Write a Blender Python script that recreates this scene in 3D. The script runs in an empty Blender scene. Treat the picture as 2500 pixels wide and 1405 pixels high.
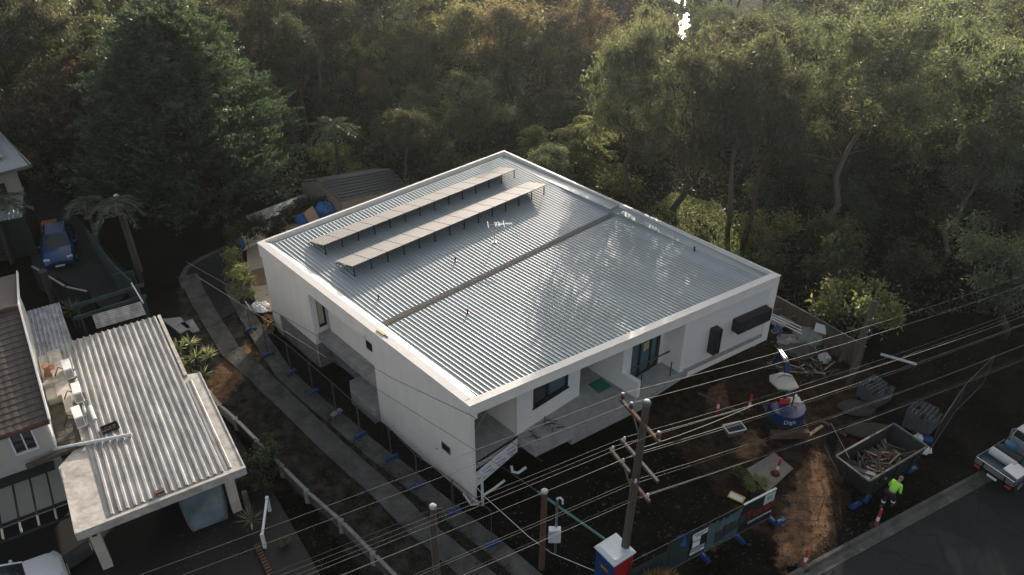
import bpy, math, random
import numpy as np
from mathutils import Vector, Matrix

random.seed(7)
rng = np.random.default_rng(11)
sc = bpy.context.scene
COL = sc.collection

# ------------------------------------------------------------------ camera
CAM_Z = 27.0
PITCH = math.radians(33.4)
FPX = 1990.0                       # focal length in pixels of the 2500 px wide photograph
cam_d = bpy.data.cameras.new('camera')
cam = bpy.data.objects.new('camera', cam_d)
COL.objects.link(cam)
cam.location = (0, 0, CAM_Z)
cam.rotation_euler = (math.pi / 2 - PITCH, 0, 0)
cam_d.sensor_width = 36
cam_d.lens = 36 * FPX / 2500
cam_d.clip_start = 0.5
cam_d.clip_end = 2000
sc.camera = cam
# ------------------------------------------------------------------ sky and sun
SUN_AZ = math.radians(11.6)
SUN_EL = math.radians(15.2)
w = bpy.data.worlds.new('World')
sc.world = w
w.use_nodes = True
nt = w.node_tree
bg = nt.nodes['Background']
sky = nt.nodes.new('ShaderNodeTexSky')
sky.sky_type = 'NISHITA'
sky.sun_disc = False
sky.sun_elevation = SUN_EL
sky.sun_rotation = SUN_AZ
sky.air_density = 0.8
sky.dust_density = 4.0
sky.ozone_density = 0.35
hsv = nt.nodes.new('ShaderNodeHueSaturation')            # hazy morning sky: paler than the clear sky model
hsv.inputs['Saturation'].default_value = 0.45
nt.links.new(sky.outputs[0], hsv.inputs['Color'])
nt.links.new(hsv.outputs[0], bg.inputs[0])
bg.inputs[1].default_value = 0.15
sl = bpy.data.lights.new('sun', 'SUN')
sl.energy = 4.3
sl.angle = math.radians(0.5)
sl.color = (1.0, 0.885, 0.745)
sun = bpy.data.objects.new('sun', sl)
COL.objects.link(sun)
SUN = Vector((math.sin(SUN_AZ) * math.cos(SUN_EL), math.cos(SUN_AZ) * math.cos(SUN_EL), math.sin(SUN_EL)))
sun.rotation_euler = (-SUN).to_track_quat('-Z', 'Y').to_euler()
sun.location = (10, 60, 60)
vs = sc.view_settings
sc.display_settings.display_device = 'sRGB'
vs.view_transform = 'Standard'
vs.look = 'None'
vs.exposure = 0.66
vs.gamma = 1.0
vs.use_curve_mapping = False
sc.render.engine = 'CYCLES'
sc.cycles.max_bounces = 6
sc.cycles.transparent_max_bounces = 6
sc.cycles.volume_bounces = 0
sc.cycles.use_denoising = True

# ------------------------------------------------------------------ helpers
FW = Vector((0, math.cos(PITCH), -math.sin(PITCH)))
UP = Vector((0, math.sin(PITCH), math.cos(PITCH)))


def at(px, py, z=0.0):
    """place in the world of a photograph pixel seen at height z"""
    d = FW + (px - 1250) / FPX * Vector((1, 0, 0)) + (702.5 - py) / FPX * UP
    t = (z - CAM_Z) / d.z
    return Vector((d.x * t, d.y * t, z))


class MB:
    def __init__(s):
        s.v = []
        s.f = []

    def add(s, vs_, fs_):
        n = len(s.v)
        s.v += [tuple(p) for p in vs_]
        s.f += [tuple(i + n for i in f) for f in fs_]
        return s

    def box(s, x0, x1, y0, y1, z0, z1):
        if x0 > x1: x0, x1 = x1, x0
        if y0 > y1: y0, y1 = y1, y0
        if z0 > z1: z0, z1 = z1, z0
        return s.add([(x0, y0, z0), (x1, y0, z0), (x1, y1, z0), (x0, y1, z0), (x0, y0, z1), (x1, y0, z1), (x1, y1, z1), (x0, y1, z1)],
                     [(0, 3, 2, 1), (4, 5, 6, 7), (0, 1, 5, 4), (1, 2, 6, 5), (2, 3, 7, 6), (3, 0, 4, 7)])

    def obox(s, c, size, ax=None, ay=None, az=None):
        c = Vector(c)
        ax = Vector(ax or (1, 0, 0)).normalized()
        az = Vector(az).normalized() if az is not None else None
        if ay is None:
            if az is None: az = Vector((0, 0, 1))
            ay = az.cross(ax)
            if ay.length < 1e-6: ay = Vector((0, 1, 0))
            ay.normalize()
        ay = Vector(ay).normalized()
        az = ax.cross(ay).normalized()
        a, b, d = ax * size[0] / 2, ay * size[1] / 2, az * size[2] / 2
        P = [c - a - b - d, c + a - b - d, c + a + b - d, c - a + b - d, c - a - b + d, c + a - b + d, c + a + b + d, c - a + b + d]
        return s.add(P, [(0, 3, 2, 1), (4, 5, 6, 7), (0, 1, 5, 4), (1, 2, 6, 5), (2, 3, 7, 6), (3, 0, 4, 7)])

    def bar(s, p, q, wd, ht, up=(0, 0, 1)):
        """a straight timber from p to q"""
        p, q = Vector(p), Vector(q)
        d = q - p
        u = Vector(up)
        side = u.cross(d)
        if side.length < 1e-6: side = Vector((1, 0, 0))
        side.normalize()
        return s.obox((p + q) / 2, (d.length, wd, ht), d, side)

    def prism(s, poly, z0, z1):
        n = len(poly)
        area = sum(poly[i][0] * poly[(i + 1) % n][1] - poly[(i + 1) % n][0] * poly[i][1] for i in range(n))
        if area < 0: poly = list(reversed(poly))
        zz0 = z0 if hasattr(z0, '__len__') else [z0] * n
        zz1 = z1 if hasattr(z1, '__len__') else [z1] * n
        vs_ = [(p[0], p[1], zz0[i]) for i, p in enumerate(poly)] + [(p[0], p[1], zz1[i]) for i, p in enumerate(poly)]
        fs_ = [tuple(range(n - 1, -1, -1)), tuple(range(n, 2 * n))]
        fs_ += [(i, (i + 1) % n, n + (i + 1) % n, n + i) for i in range(n)]
        return s.add(vs_, fs_)

    def tube(s, pts, r, n=6, caps=True):
        pts = [Vector(p) for p in pts]
        rr = r if hasattr(r, '__len__') else [r] * len(pts)
        base = len(s.v)
        ref = Vector((0.31, 0.17, 0.93))
        prev = None
        for i, p in enumerate(pts):
            if i == 0: d = pts[1] - pts[0]
            elif i == len(pts) - 1: d = pts[-1] - pts[-2]
            else: d = pts[i + 1] - pts[i - 1]
            d.normalize()
            a = prev - d * prev.dot(d) if prev is not None else d.cross(ref)
            if a.length < 1e-4: a = d.orthogonal()
            a.normalize()
            prev = a.copy()
            b = d.cross(a)
            for k in range(n):
                t = 2 * math.pi * k / n
                q = p + (a * math.cos(t) + b * math.sin(t)) * rr[i]
                s.v.append(tuple(q))
        for i in range(len(pts) - 1):
            for k in range(n):
                k2 = (k + 1) % n
                s.f.append((base + i * n + k, base + i * n + k2, base + (i + 1) * n + k2, base + (i + 1) * n + k))
        if caps:
            s.f.append(tuple(base + k for k in range(n - 1, -1, -1)))
            s.f.append(tuple(base + (len(pts) - 1) * n + k for k in range(n)))
        return s

    def lathe(s, prof, n=12, c=(0, 0, 0)):
        base = len(s.v)
        for r, z in prof:
            for k in range(n):
                t = 2 * math.pi * k / n
                s.v.append((c[0] + r * math.cos(t), c[1] + r * math.sin(t), c[2] + z))
        m = len(prof)
        for i in range(m - 1):
            for k in range(n):
                k2 = (k + 1) % n
                s.f.append((base + i * n + k, base + i * n + k2, base + (i + 1) * n + k2, base + (i + 1) * n + k))
        s.f.append(tuple(base + k for k in range(n - 1, -1, -1)))
        s.f.append(tuple(base + (m - 1) * n + k for k in range(n)))
        return s

    def blob(s, c, r, n=10, m=7, jit=0.0, rnd=random):
        base = len(s.v)
        c = Vector(c)
        for i in range(m + 1):
            ph = math.pi * i / m
            for k in range(n):
                t = 2 * math.pi * k / n
                j = 1 + rnd.uniform(-jit, jit)
                s.v.append((c.x + r[0] * j * math.sin(ph) * math.cos(t), c.y + r[1] * j * math.sin(ph) * math.sin(t), c.z + r[2] * j * math.cos(ph)))
        for i in range(m):
            for k in range(n):
                k2 = (k + 1) % n
                s.f.append((base + i * n + k, base + (i + 1) * n + k, base + (i + 1) * n + k2, base + i * n + k2))
        return s

    def mesh(s, name, m=None, smooth=False):
        me = bpy.data.meshes.new(name)
        me.from_pydata(s.v, [], s.f)
        if m: me.materials.append(m)
        if smooth:
            me.polygons.foreach_set('use_smooth', [True] * len(me.polygons))
        me.update()
        return me

    def build(s, name, m=None, parent=None, smooth=False, bevel=0.0, loc=None):
        o = obj(name, s.mesh(name, m, smooth), parent)
        if loc is not None: o.location = loc
        if bevel:
            b = o.modifiers.new('bevel', 'BEVEL')
            b.width = bevel
            b.segments = 2
            b.limit_method = 'ANGLE'
        return o


def obj(name, me, parent=None, loc=None, rotz=0.0):
    o = bpy.data.objects.new(name, me)
    COL.objects.link(o)
    if parent: o.parent = parent
    if loc is not None: o.location = loc
    if rotz: o.rotation_euler = (0, 0, rotz)
    return o


def tag(o, label=None, cat=None, group=None, kind=None):
    if label: o['label'] = label
    if cat: o['category'] = cat
    if group: o['group'] = group
    if kind: o['kind'] = kind
    return o


def thing(name, label, cat, loc=(0, 0, 0), rotz=0.0, group=None):
    o = bpy.data.objects.new(name, None)
    COL.objects.link(o)
    o.empty_display_size = 0.3
    o.location = loc
    o.rotation_euler = (0, 0, rotz)
    return tag(o, label, cat, group)


def dup(root, loc=None, rotz=None, label=None, scale=None):
    r = root.copy()
    COL.objects.link(r)
    if loc is not None: r.location = loc
    if rotz is not None: r.rotation_euler = (0, 0, rotz)
    if scale is not None: r.scale = scale
    if label: r['label'] = label
    for ch in list(root.children):
        c = ch.copy()
        COL.objects.link(c)
        c.parent = r
        for g in list(ch.children):
            d = g.copy()
            COL.objects.link(d)
            d.parent = c
    return r


# ------------------------------------------------------------------ materials
def mat(name, col, rough=0.6, metal=0.0, spec=0.4, var=0.0, vscale=3.0, col2=None, bump=0.0, bscale=20.0, stretch=(1, 1, 1), detail=6.0, contrast=1.0, ornd=0.0):
    m = bpy.data.materials.new(name)
    m.use_nodes = True
    t = m.node_tree
    p = t.nodes['Principled BSDF']
    p.inputs['Roughness'].default_value = rough
    p.inputs['Metallic'].default_value = metal
    p.inputs['Specular IOR Level'].default_value = spec
    p.inputs['Base Color'].default_value = (*col, 1)
    if var or bump or col2:
        tc = t.nodes.new('ShaderNodeTexCoord')
        mp = t.nodes.new('ShaderNodeMapping')
        mp.inputs['Scale'].default_value = stretch
        t.links.new(tc.outputs['Object'], mp.inputs['Vector'])
    if var or col2:
        nz = t.nodes.new('ShaderNodeTexNoise')
        nz.inputs['Scale'].default_value = vscale
        nz.inputs['Detail'].default_value = detail
        nz.inputs['Roughness'].default_value = 0.65
        t.links.new(mp.outputs[0], nz.inputs['Vector'])
        mr = t.nodes.new('ShaderNodeMapRange')
        h = 0.22 / contrast
        mr.inputs[1].default_value = 0.5 - h
        mr.inputs[2].default_value = 0.5 + h
        t.links.new(nz.outputs[0], mr.inputs[0])
        mx = t.nodes.new('ShaderNodeMix')
        mx.data_type = 'RGBA'
        c2 = col2 or tuple(c * (1 - var) for c in col)
        c1 = col if col2 else tuple(min(1, c * (1 + var)) for c in col)
        mx.inputs[6].default_value = (*c1, 1)
        mx.inputs[7].default_value = (*c2, 1)
        t.links.new(mr.outputs[0], mx.inputs[0])
        t.links.new(mx.outputs[2], p.inputs['Base Color'])
    if ornd:
        oi = t.nodes.new('ShaderNodeObjectInfo')
        mo = t.nodes.new('ShaderNodeMapRange')
        mo.inputs[3].default_value = 1 - ornd
        mo.inputs[4].default_value = 1 + ornd
        t.links.new(oi.outputs['Random'], mo.inputs[0])
        hs = t.nodes.new('ShaderNodeHueSaturation')
        hs.inputs['Color'].default_value = (*col, 1)
        if p.inputs['Base Color'].links: t.links.new(p.inputs['Base Color'].links[0].from_socket, hs.inputs['Color'])
        t.links.new(mo.outputs[0], hs.inputs['Value'])
        t.links.new(hs.outputs[0], p.inputs['Base Color'])
    if bump:
        n2 = t.nodes.new('ShaderNodeTexNoise')
        n2.inputs['Scale'].default_value = bscale
        n2.inputs['Detail'].default_value = 5
        t.links.new(mp.outputs[0], n2.inputs['Vector'])
        b = t.nodes.new('ShaderNodeBump')
        b.inputs['Strength'].default_value = min(1, bump)
        b.inputs['Distance'].default_value = 0.05 * max(1, bump)
        t.links.new(n2.outputs[0], b.inputs['Height'])
        t.links.new(b.outputs[0], p.inputs['Normal'])
    return m


def brick_mat(name, col, col2, mortar, bw=0.24, bh=0.086, rough=0.7, strength=0.5):
    m = bpy.data.materials.new(name)
    m.use_nodes = True
    t = m.node_tree
    p = t.nodes['Principled BSDF']
    p.inputs['Roughness'].default_value = rough
    tc = t.nodes.new('ShaderNodeTexCoord')
    sx = t.nodes.new('ShaderNodeSeparateXYZ')
    t.links.new(tc.outputs['Object'], sx.inputs[0])
    ad = t.nodes.new('ShaderNodeMath')
    t.links.new(sx.outputs[0], ad.inputs[0])
    t.links.new(sx.outputs[1], ad.inputs[1])
    cb = t.nodes.new('ShaderNodeCombineXYZ')
    t.links.new(ad.outputs[0], cb.inputs[0])
    t.links.new(sx.outputs[2], cb.inputs[1])
    bt = t.nodes.new('ShaderNodeTexBrick')
    bt.inputs['Scale'].default_value = 1.0
    bt.inputs['Brick Width'].default_value = bw
    bt.inputs['Row Height'].default_value = bh
    bt.inputs['Mortar Size'].default_value = 0.010
    bt.inputs['Mortar Smooth'].default_value = 0.3
    bt.inputs['Color1'].default_value = (*col, 1)
    bt.inputs['Color2'].default_value = (*col2, 1)
    bt.inputs['Mortar'].default_value = (*mortar, 1)
    t.links.new(cb.outputs[0], bt.inputs['Vector'])
    t.links.new(bt.outputs['Color'], p.inputs['Base Color'])
    b = t.nodes.new('ShaderNodeBump')
    b.invert = True
    b.inputs['Strength'].default_value = strength
    b.inputs['Distance'].default_value = 0.02
    t.links.new(bt.outputs['Fac'], b.inputs['Height'])
    t.links.new(b.outputs[0], p.inputs['Normal'])
    return m


def leaf_mat(name, col, tcol, trans=0.4, gloss=0.06, var=0.45, tint=None):
    m = bpy.data.materials.new(name)
    m.use_nodes = True
    t = m.node_tree
    t.nodes.remove(t.nodes['Principled BSDF'])
    out = t.nodes['Material Output']
    g = t.nodes.new('ShaderNodeNewGeometry')
    oi = t.nodes.new('ShaderNodeObjectInfo')
    vals = []
    for c in (col, tcol):
        mx = t.nodes.new('ShaderNodeMix')
        mx.data_type = 'RGBA'
        mx.inputs[6].default_value = (*[x * (1 - var) for x in c], 1)
        mx.inputs[7].default_value = (*[x * (1 + var) for x in c], 1)
        t.links.new(g.outputs['Random Per Island'], mx.inputs[0])
        hs = t.nodes.new('ShaderNodeHueSaturation')
        mr = t.nodes.new('ShaderNodeMapRange')
        mr.inputs[3].default_value = 0.6
        mr.inputs[4].default_value = 1.55
        t.links.new(oi.outputs['Random'], mr.inputs[0])
        t.links.new(mr.outputs[0], hs.inputs['Value'])
        mh = t.nodes.new('ShaderNodeMapRange')
        mh.inputs[3].default_value = 0.465
        mh.inputs[4].default_value = 0.53
        t.links.new(oi.outputs['Random'], mh.inputs[0])
        t.links.new(mh.outputs[0], hs.inputs['Hue'])
        t.links.new(mx.outputs[2], hs.inputs['Color'])
        vals.append(hs.outputs[0])
    d = t.nodes.new('ShaderNodeBsdfDiffuse')
    tr = t.nodes.new('ShaderNodeBsdfTranslucent')
    t.links.new(vals[0], d.inputs[0])
    t.links.new(vals[1], tr.inputs[0])
    ms = t.nodes.new('ShaderNodeMixShader')
    ms.inputs[0].default_value = trans
    t.links.new(d.outputs[0], ms.inputs[1])
    t.links.new(tr.outputs[0], ms.inputs[2])
    gl = t.nodes.new('ShaderNodeBsdfGlossy')
    gl.inputs['Roughness'].default_value = 0.42
    gl.inputs['Color'].default_value = (0.9, 0.92, 0.88, 1)
    m2 = t.nodes.new('ShaderNodeMixShader')
    m2.inputs[0].default_value = gloss
    t.links.new(ms.outputs[0], m2.inputs[1])
    t.links.new(gl.outputs[0], m2.inputs[2])
    t.links.new(m2.outputs[0], out.inputs[0])
    return m


def glass_mat(name, col=(0.02, 0.03, 0.035), rough=0.05):
    m = mat(name, col, rough, 0.0, 0.8)
    return m


M = {}
M['white'] = mat('white_render', (0.81, 0.765, 0.70), 0.75, var=0.075, vscale=1.3, stretch=(1, 1, 0.35), bump=0.08, bscale=50, detail=9)
M['cap'] = mat('white_capping', (0.60, 0.575, 0.55), 0.35, spec=0.5, var=0.05, vscale=2.0)
M['brick'] = brick_mat('white_painted_brick', (0.80, 0.80, 0.78), (0.74, 0.74, 0.72), (0.60, 0.60, 0.58))
M['block'] = mat('grey_block', (0.215, 0.21, 0.20), 0.9, ornd=.16, var=0.25, vscale=4, bump=0.3, bscale=50)
M['mortar'] = mat('mortar', (0.50, 0.49, 0.465), 0.95, var=0.2)
M['roof'] = mat('pale_grey_roof_steel', (0.28, 0.325, 0.335), 0.41, metal=0.0, spec=0.5, ornd=.08, var=0.12, vscale=0.45, bump=0.04, bscale=2.5)
M['guttertan'] = mat('gutter_steel', (0.42, 0.40, 0.37), 0.5, spec=0.4, var=0.08)
M['conc'] = mat('concrete', (0.30, 0.295, 0.28), 0.9, var=0.28, vscale=2.2, bump=0.15, bscale=30)
M['concdark'] = mat('weathered_concrete', (0.085, 0.083, 0.076), 0.95, spec=.2, ornd=.14, var=0.5, vscale=1.3, bump=0.25, bscale=25, detail=9)
M['black'] = mat('black_metal', (0.010, 0.011, 0.012), 0.55)
M['frame'] = mat('black_window_frame', (0.012, 0.012, 0.013), 0.4)
M['glass'] = glass_mat('window_glass')
M['bluewin'] = mat('blue_tinted_glass', (0.05, 0.11, 0.15), 0.12, spec=0.7)
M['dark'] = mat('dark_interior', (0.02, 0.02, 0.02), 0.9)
M['panel'] = mat('solar_glass', (0.27, 0.245, 0.23), 0.40, spec=0.8, var=0.05, vscale=0.7)  # dusty glass, base raised to paint in sun and sky glare
M['alu'] = mat('aluminium', (0.55, 0.55, 0.55), 0.35, metal=0.8)
M['galv'] = mat('galvanised_steel', (0.26, 0.275, 0.27), 0.45, metal=0.6, var=0.15)
M['copper'] = mat('copper', (0.25, 0.09, 0.05), 0.4, metal=0.6)
M['yellow'] = mat('yellow_plastic', (0.60, 0.42, 0.08), 0.5)
M['pvc'] = mat('white_pvc', (0.62, 0.64, 0.64), 0.4, var=0.08)
M['greenpipe'] = mat('green_pipe', (0.09, 0.26, 0.20), 0.5)
M['plywood'] = mat('timber_board', (0.32, 0.24, 0.17), 0.8, var=0.2, vscale=2, stretch=(1, 8, 1))
M['wood'] = mat('weathered_timber', (0.090, 0.072, 0.056), 0.85, var=0.4, vscale=5, stretch=(1, 1, 0.15), bump=0.3, bscale=40)
M['woodred'] = mat('brown_hardwood', (0.10, 0.055, 0.036), 0.85, var=0.35, vscale=6, bump=0.2, bscale=40)
M['bark'] = mat('grey_bark', (0.050, 0.044, 0.037), 0.9, var=0.4, vscale=2.5, stretch=(1, 1, 0.3), bump=0.5, bscale=9)
M['barkpale'] = mat('pale_gum_bark', (0.10, 0.088, 0.074), 0.85, var=0.35, vscale=1.6, stretch=(1, 1, 0.3), bump=0.3, bscale=6)
M['barkred'] = mat('reddish_bark', (0.055, 0.038, 0.028), 0.9, var=0.4, vscale=2, bump=0.5, bscale=8)
M['gum'] = leaf_mat('gum_leaves', (0.042, 0.054, 0.034), (0.165, 0.175, 0.066), 0.50, 0.05)
M['gumbronze'] = leaf_mat('bronze_gum_leaves', (0.055, 0.052, 0.030), (0.23, 0.185, 0.07), 0.52, 0.04)
M['shrub'] = leaf_mat('shrub_leaves', (0.030, 0.045, 0.025), (0.12, 0.15, 0.048), 0.45, 0.04)
M['shrublight'] = leaf_mat('light_shrub_leaves', (0.085, 0.105, 0.045), (0.34, 0.34, 0.10), 0.48, 0.06)
M['cypress'] = leaf_mat('cypress_leaves', (0.019, 0.034, 0.021), (0.095, 0.135, 0.055), 0.35, 0.05)
M['feather'] = leaf_mat('feathery_leaves', (0.105, 0.125, 0.055), (0.38, 0.37, 0.12), 0.48, 0.03)
M['palm'] = leaf_mat('palm_leaves', (0.04, 0.065, 0.03), (0.14, 0.17, 0.04), 0.4, 0.08)
M['yucca'] = leaf_mat('strap_leaves', (0.14, 0.16, 0.08), (0.30, 0.29, 0.12), 0.35, 0.08)
M['autumn'] = leaf_mat('golden_leaves', (0.15, 0.10, 0.035), (0.40, 0.22, 0.06), 0.45, 0.05)
M['soil'] = None
M['sand'] = mat('sandy_dirt', (0.20, 0.125, 0.075), 0.95, var=0.45, vscale=3.0, bump=0.6, bscale=14, detail=10)
M['asphalt'] = None
M['pave'] = brick_mat('brick_paving', (0.018, 0.0145, 0.013), (0.012, 0.010, 0.0095), (0.006, 0.0055, 0.005), 0.22, 0.11)
M['water'] = mat('creek_water', (0.02, 0.025, 0.02), 0.04, spec=0.5)
M['bluepl'] = mat('blue_plastic', (0.007, 0.05, 0.17), 0.5, var=0.2)
M['bluetarp'] = mat('blue_tarp', (0.012, 0.095, 0.26), 0.5, var=0.3, vscale=5, bump=0.7, bscale=7)
M['red'] = mat('red_plastic', (0.50, 0.035, 0.035), 0.45)
M['rubber'] = mat('black_rubber', (0.014, 0.014, 0.014), 0.8)
M['skin'] = mat('skin', (0.33, 0.19, 0.13), 0.55)
M['steelrust'] = mat('dark_painted_steel', (0.020, 0.025, 0.025), 0.6, var=0.4, vscale=2.0, bump=0.2, bscale=20)
M['cream'] = mat('cream_painted_wall', (0.50, 0.46, 0.385), 0.8, var=0.14, vscale=1.2, bump=0.1, bscale=30, detail=9)
M['dullrail'] = mat('dull_painted_rail', (0.20, 0.20, 0.185), 0.85, var=.3)
M['lichen'] = mat('lichened_white_concrete', (0.58, 0.54, 0.49), 0.85, col2=(0.33, 0.30, 0.27), vscale=2.6, contrast=1.4, bump=0.15, bscale=30, detail=10)
M['oldroof'] = mat('stained_roof_iron', (0.48, 0.465, 0.445), 0.5, col2=(0.18, 0.172, 0.168), vscale=1.8, contrast=1.1, ornd=.1, stretch=(1.6, 0.35, 1), detail=10, metal=0.2)
M['tile'] = mat('brown_roof_tile', (0.078, 0.061, 0.052), 0.8, var=0.18, ornd=.10, vscale=1.5, bump=0.2, bscale=30)
M['tiledark'] = mat('slate_roof_tile', (0.030, 0.036, 0.040), 0.6, ornd=.15, var=0.25, vscale=2.0)
M['terra'] = mat('terracotta', (0.42, 0.20, 0.13), 0.75, var=0.12)
M['grass'] = mat('short_grass', (0.075, 0.085, 0.03), 0.9, var=0.4, vscale=2.5, bump=0.6, bscale=25)
M['whitepl'] = mat('white_plastic', (0.75, 0.76, 0.76), 0.4, var=0.04)
M['tarpgrey'] = mat('pale_canvas', (0.42, 0.42, 0.39), 0.8, var=0.18, vscale=3, bump=0.5, bscale=5)
M['wire'] = mat('cable', (0.075, 0.075, 0.068), 0.6, metal=0.2)
M['pole'] = mat('pole_timber', (0.085, 0.074, 0.060), 0.9, var=0.45, vscale=3, stretch=(1.5, 1.5, 0.12), bump=0.4, bscale=30)
M['porcelain'] = mat('insulator_ceramic', (0.10, 0.055, 0.045), 0.25, spec=0.7)
M['greyins'] = mat('grey_ceramic', (0.48, 0.50, 0.49), 0.3)


def soil_mat():
    """ground: dark humus, brown earth and sandy dirt (also painting in sun patches) chosen by painted vertex weights and broken up by noise"""
    m = bpy.data.materials.new('soil')
    m.use_nodes = True
    t = m.node_tree
    p = t.nodes['Principled BSDF']
    p.inputs['Roughness'].default_value = 1.0
    p.inputs['Specular IOR Level'].default_value = 0.08
    tc = t.nodes.new('ShaderNodeTexCoord')

    def noise(scale, det=9, rough=.65):
        n = t.nodes.new('ShaderNodeTexNoise')
        n.inputs['Scale'].default_value = scale
        n.inputs['Detail'].default_value = det
        n.inputs['Roughness'].default_value = rough
        t.links.new(tc.outputs['Object'], n.inputs['Vector'])
        return n.outputs[0]

    def ramp(src, a, b):
        r = t.nodes.new('ShaderNodeMapRange')
        r.interpolation_type = 'SMOOTHSTEP'
        r.inputs[1].default_value = a
        r.inputs[2].default_value = b
        t.links.new(src, r.inputs[0])
        return r.outputs[0]

    def mix(f, a, b):
        x = t.nodes.new('ShaderNodeMix')
        x.data_type = 'RGBA'
        for i, c in ((6, a), (7, b)):
            if hasattr(c, '__len__'): x.inputs[i].default_value = (*c, 1)
            else: t.links.new(c, x.inputs[i])
        t.links.new(f, x.inputs[0])
        return x.outputs[2]

    def weight(name, wob, src):
        at_ = t.nodes.new('ShaderNodeAttribute')
        at_.attribute_name = name
        a = t.nodes.new('ShaderNodeMath')
        a.operation = 'MULTIPLY_ADD'
        t.links.new(src, a.inputs[0])
        a.inputs[1].default_value = wob
        t.links.new(at_.outputs['Fac'], a.inputs[2])
        return ramp(a.outputs[0], .5 * wob + .40, .5 * wob + .60)

    base = mix(ramp(noise(.45), .36, .62), (.0040, .0038, .0032), (.0125, .0112, .0092))
    base = mix(ramp(noise(5.5), .58, .72), base, (.034, .032, .027))
    base = mix(ramp(noise(1.1, 10), .60, .74), base, (.015, .019, .009))
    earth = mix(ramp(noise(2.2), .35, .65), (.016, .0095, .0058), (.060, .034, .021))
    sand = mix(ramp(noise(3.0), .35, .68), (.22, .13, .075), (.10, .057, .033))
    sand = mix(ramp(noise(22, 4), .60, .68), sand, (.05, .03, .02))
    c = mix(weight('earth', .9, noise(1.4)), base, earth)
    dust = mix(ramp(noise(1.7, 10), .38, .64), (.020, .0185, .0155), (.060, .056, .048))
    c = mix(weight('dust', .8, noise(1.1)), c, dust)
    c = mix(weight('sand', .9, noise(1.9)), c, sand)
    t.links.new(c, p.inputs['Base Color'])
    b = t.nodes.new('ShaderNodeBump')
    b.inputs['Strength'].default_value = .9
    b.inputs['Distance'].default_value = .09
    t.links.new(noise(6, 10, .7), b.inputs['Height'])
    t.links.new(b.outputs[0], p.inputs['Normal'])
    return m


def asphalt_mat():
    m = mat('asphalt', (0.0185, 0.0215, 0.0225), 0.9, spec=.2, var=0.30, vscale=0.35, bump=0.25, bscale=60, detail=10)
    t = m.node_tree
    p = t.nodes['Principled BSDF']
    old = p.inputs['Base Color'].links[0].from_socket
    tc = t.nodes.new('ShaderNodeTexCoord')
    nz = t.nodes.new('ShaderNodeTexNoise')
    nz.inputs['Scale'].default_value = .8
    t.links.new(tc.outputs['Object'], nz.inputs['Vector'])
    av = t.nodes.new('ShaderNodeVectorMath')
    av.operation = 'MULTIPLY_ADD'
    t.links.new(nz.outputs['Color'], av.inputs[0])
    av.inputs[1].default_value = (1.2, 1.2, 0)
    t.links.new(tc.outputs['Object'], av.inputs[2])
    vo = t.nodes.new('ShaderNodeTexVoronoi')
    vo.feature = 'DISTANCE_TO_EDGE'
    vo.inputs['Scale'].default_value = .30
    t.links.new(av.outputs[0], vo.inputs['Vector'])
    r = t.nodes.new('ShaderNodeMapRange')
    r.inputs[1].default_value = .004
    r.inputs[2].default_value = .011
    r.inputs[3].default_value = .72
    r.inputs[4].default_value = 1.0
    t.links.new(vo.outputs['Distance'], r.inputs[0])
    v2 = t.nodes.new('ShaderNodeTexVoronoi')
    v2.inputs['Scale'].default_value = .22
    t.links.new(tc.outputs['Object'], v2.inputs['Vector'])
    sp = t.nodes.new('ShaderNodeSeparateColor')
    t.links.new(v2.outputs['Color'], sp.inputs[0])
    r2 = t.nodes.new('ShaderNodeMapRange')
    r2.inputs[3].default_value = .72
    r2.inputs[4].default_value = 1.25
    t.links.new(sp.outputs[0], r2.inputs[0])
    mu = t.nodes.new('ShaderNodeMath')
    mu.operation = 'MULTIPLY'
    t.links.new(r.outputs[0], mu.inputs[0])
    t.links.new(r2.outputs[0], mu.inputs[1])
    hs = t.nodes.new('ShaderNodeHueSaturation')
    t.links.new(old, hs.inputs['Color'])
    t.links.new(mu.outputs[0], hs.inputs['Value'])
    t.links.new(hs.outputs[0], p.inputs['Base Color'])
    return m


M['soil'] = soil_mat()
M['asphalt'] = asphalt_mat()
# ------------------------------------------------------------------ ground
HA = Vector((-13.616, 37.697, 0))          # the house's far left corner
HROT = math.radians(42.5)
E1 = Vector((math.cos(HROT), math.sin(HROT), 0))
E2 = Vector((math.sin(HROT), -math.cos(HROT), 0))


def huv(p):
    d = Vector((p[0], p[1], 0)) - HA
    return d.dot(E1), d.dot(E2)


def hw(u, v, z=0.0):
    q = HA + E1 * u + E2 * v
    return Vector((q.x, q.y, z))


def sstep(a, b, x):
    t = min(1, max(0, (x - a) / (b - a)))
    return t * t * (3 - 2 * t)


def ground_z(x, y):
    u, v = huv((x, y))
    d = 0.62 * sstep(-1.75, -1.25, u) * (1 - sstep(1.2, 1.6, u)) * sstep(-0.6, 0.6, v) * (1 - sstep(18.2, 19.6, v))
    d2 = 0.42 * sstep(0.8, 1.6, u) * (1 - sstep(12.5, 15.5, u)) * sstep(14.5, 16, v) * (1 - sstep(20.6, 22.5, v))
    n = 0.05 * (math.sin(x * 1.3 + 0.7 * y) * math.sin(y * 1.7 - 0.4 * x) + 0.6 * math.sin(x * 3.1 + 1) * math.sin(y * 2.7))
    far = -1.0 * sstep(88, 94, y) * (1 - sstep(118, 125, y))
    return -max(d, d2) - 0.09 + n * 0.9 + far


def axis(a, b, na, fine0, fine1, step, c, nc):
    return sorted(set([round(v_, 3) for v_ in list(np.linspace(a, fine0, na)) + list(np.arange(fine0, fine1, step)) + list(np.linspace(fine1, c, nc))]))


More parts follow.
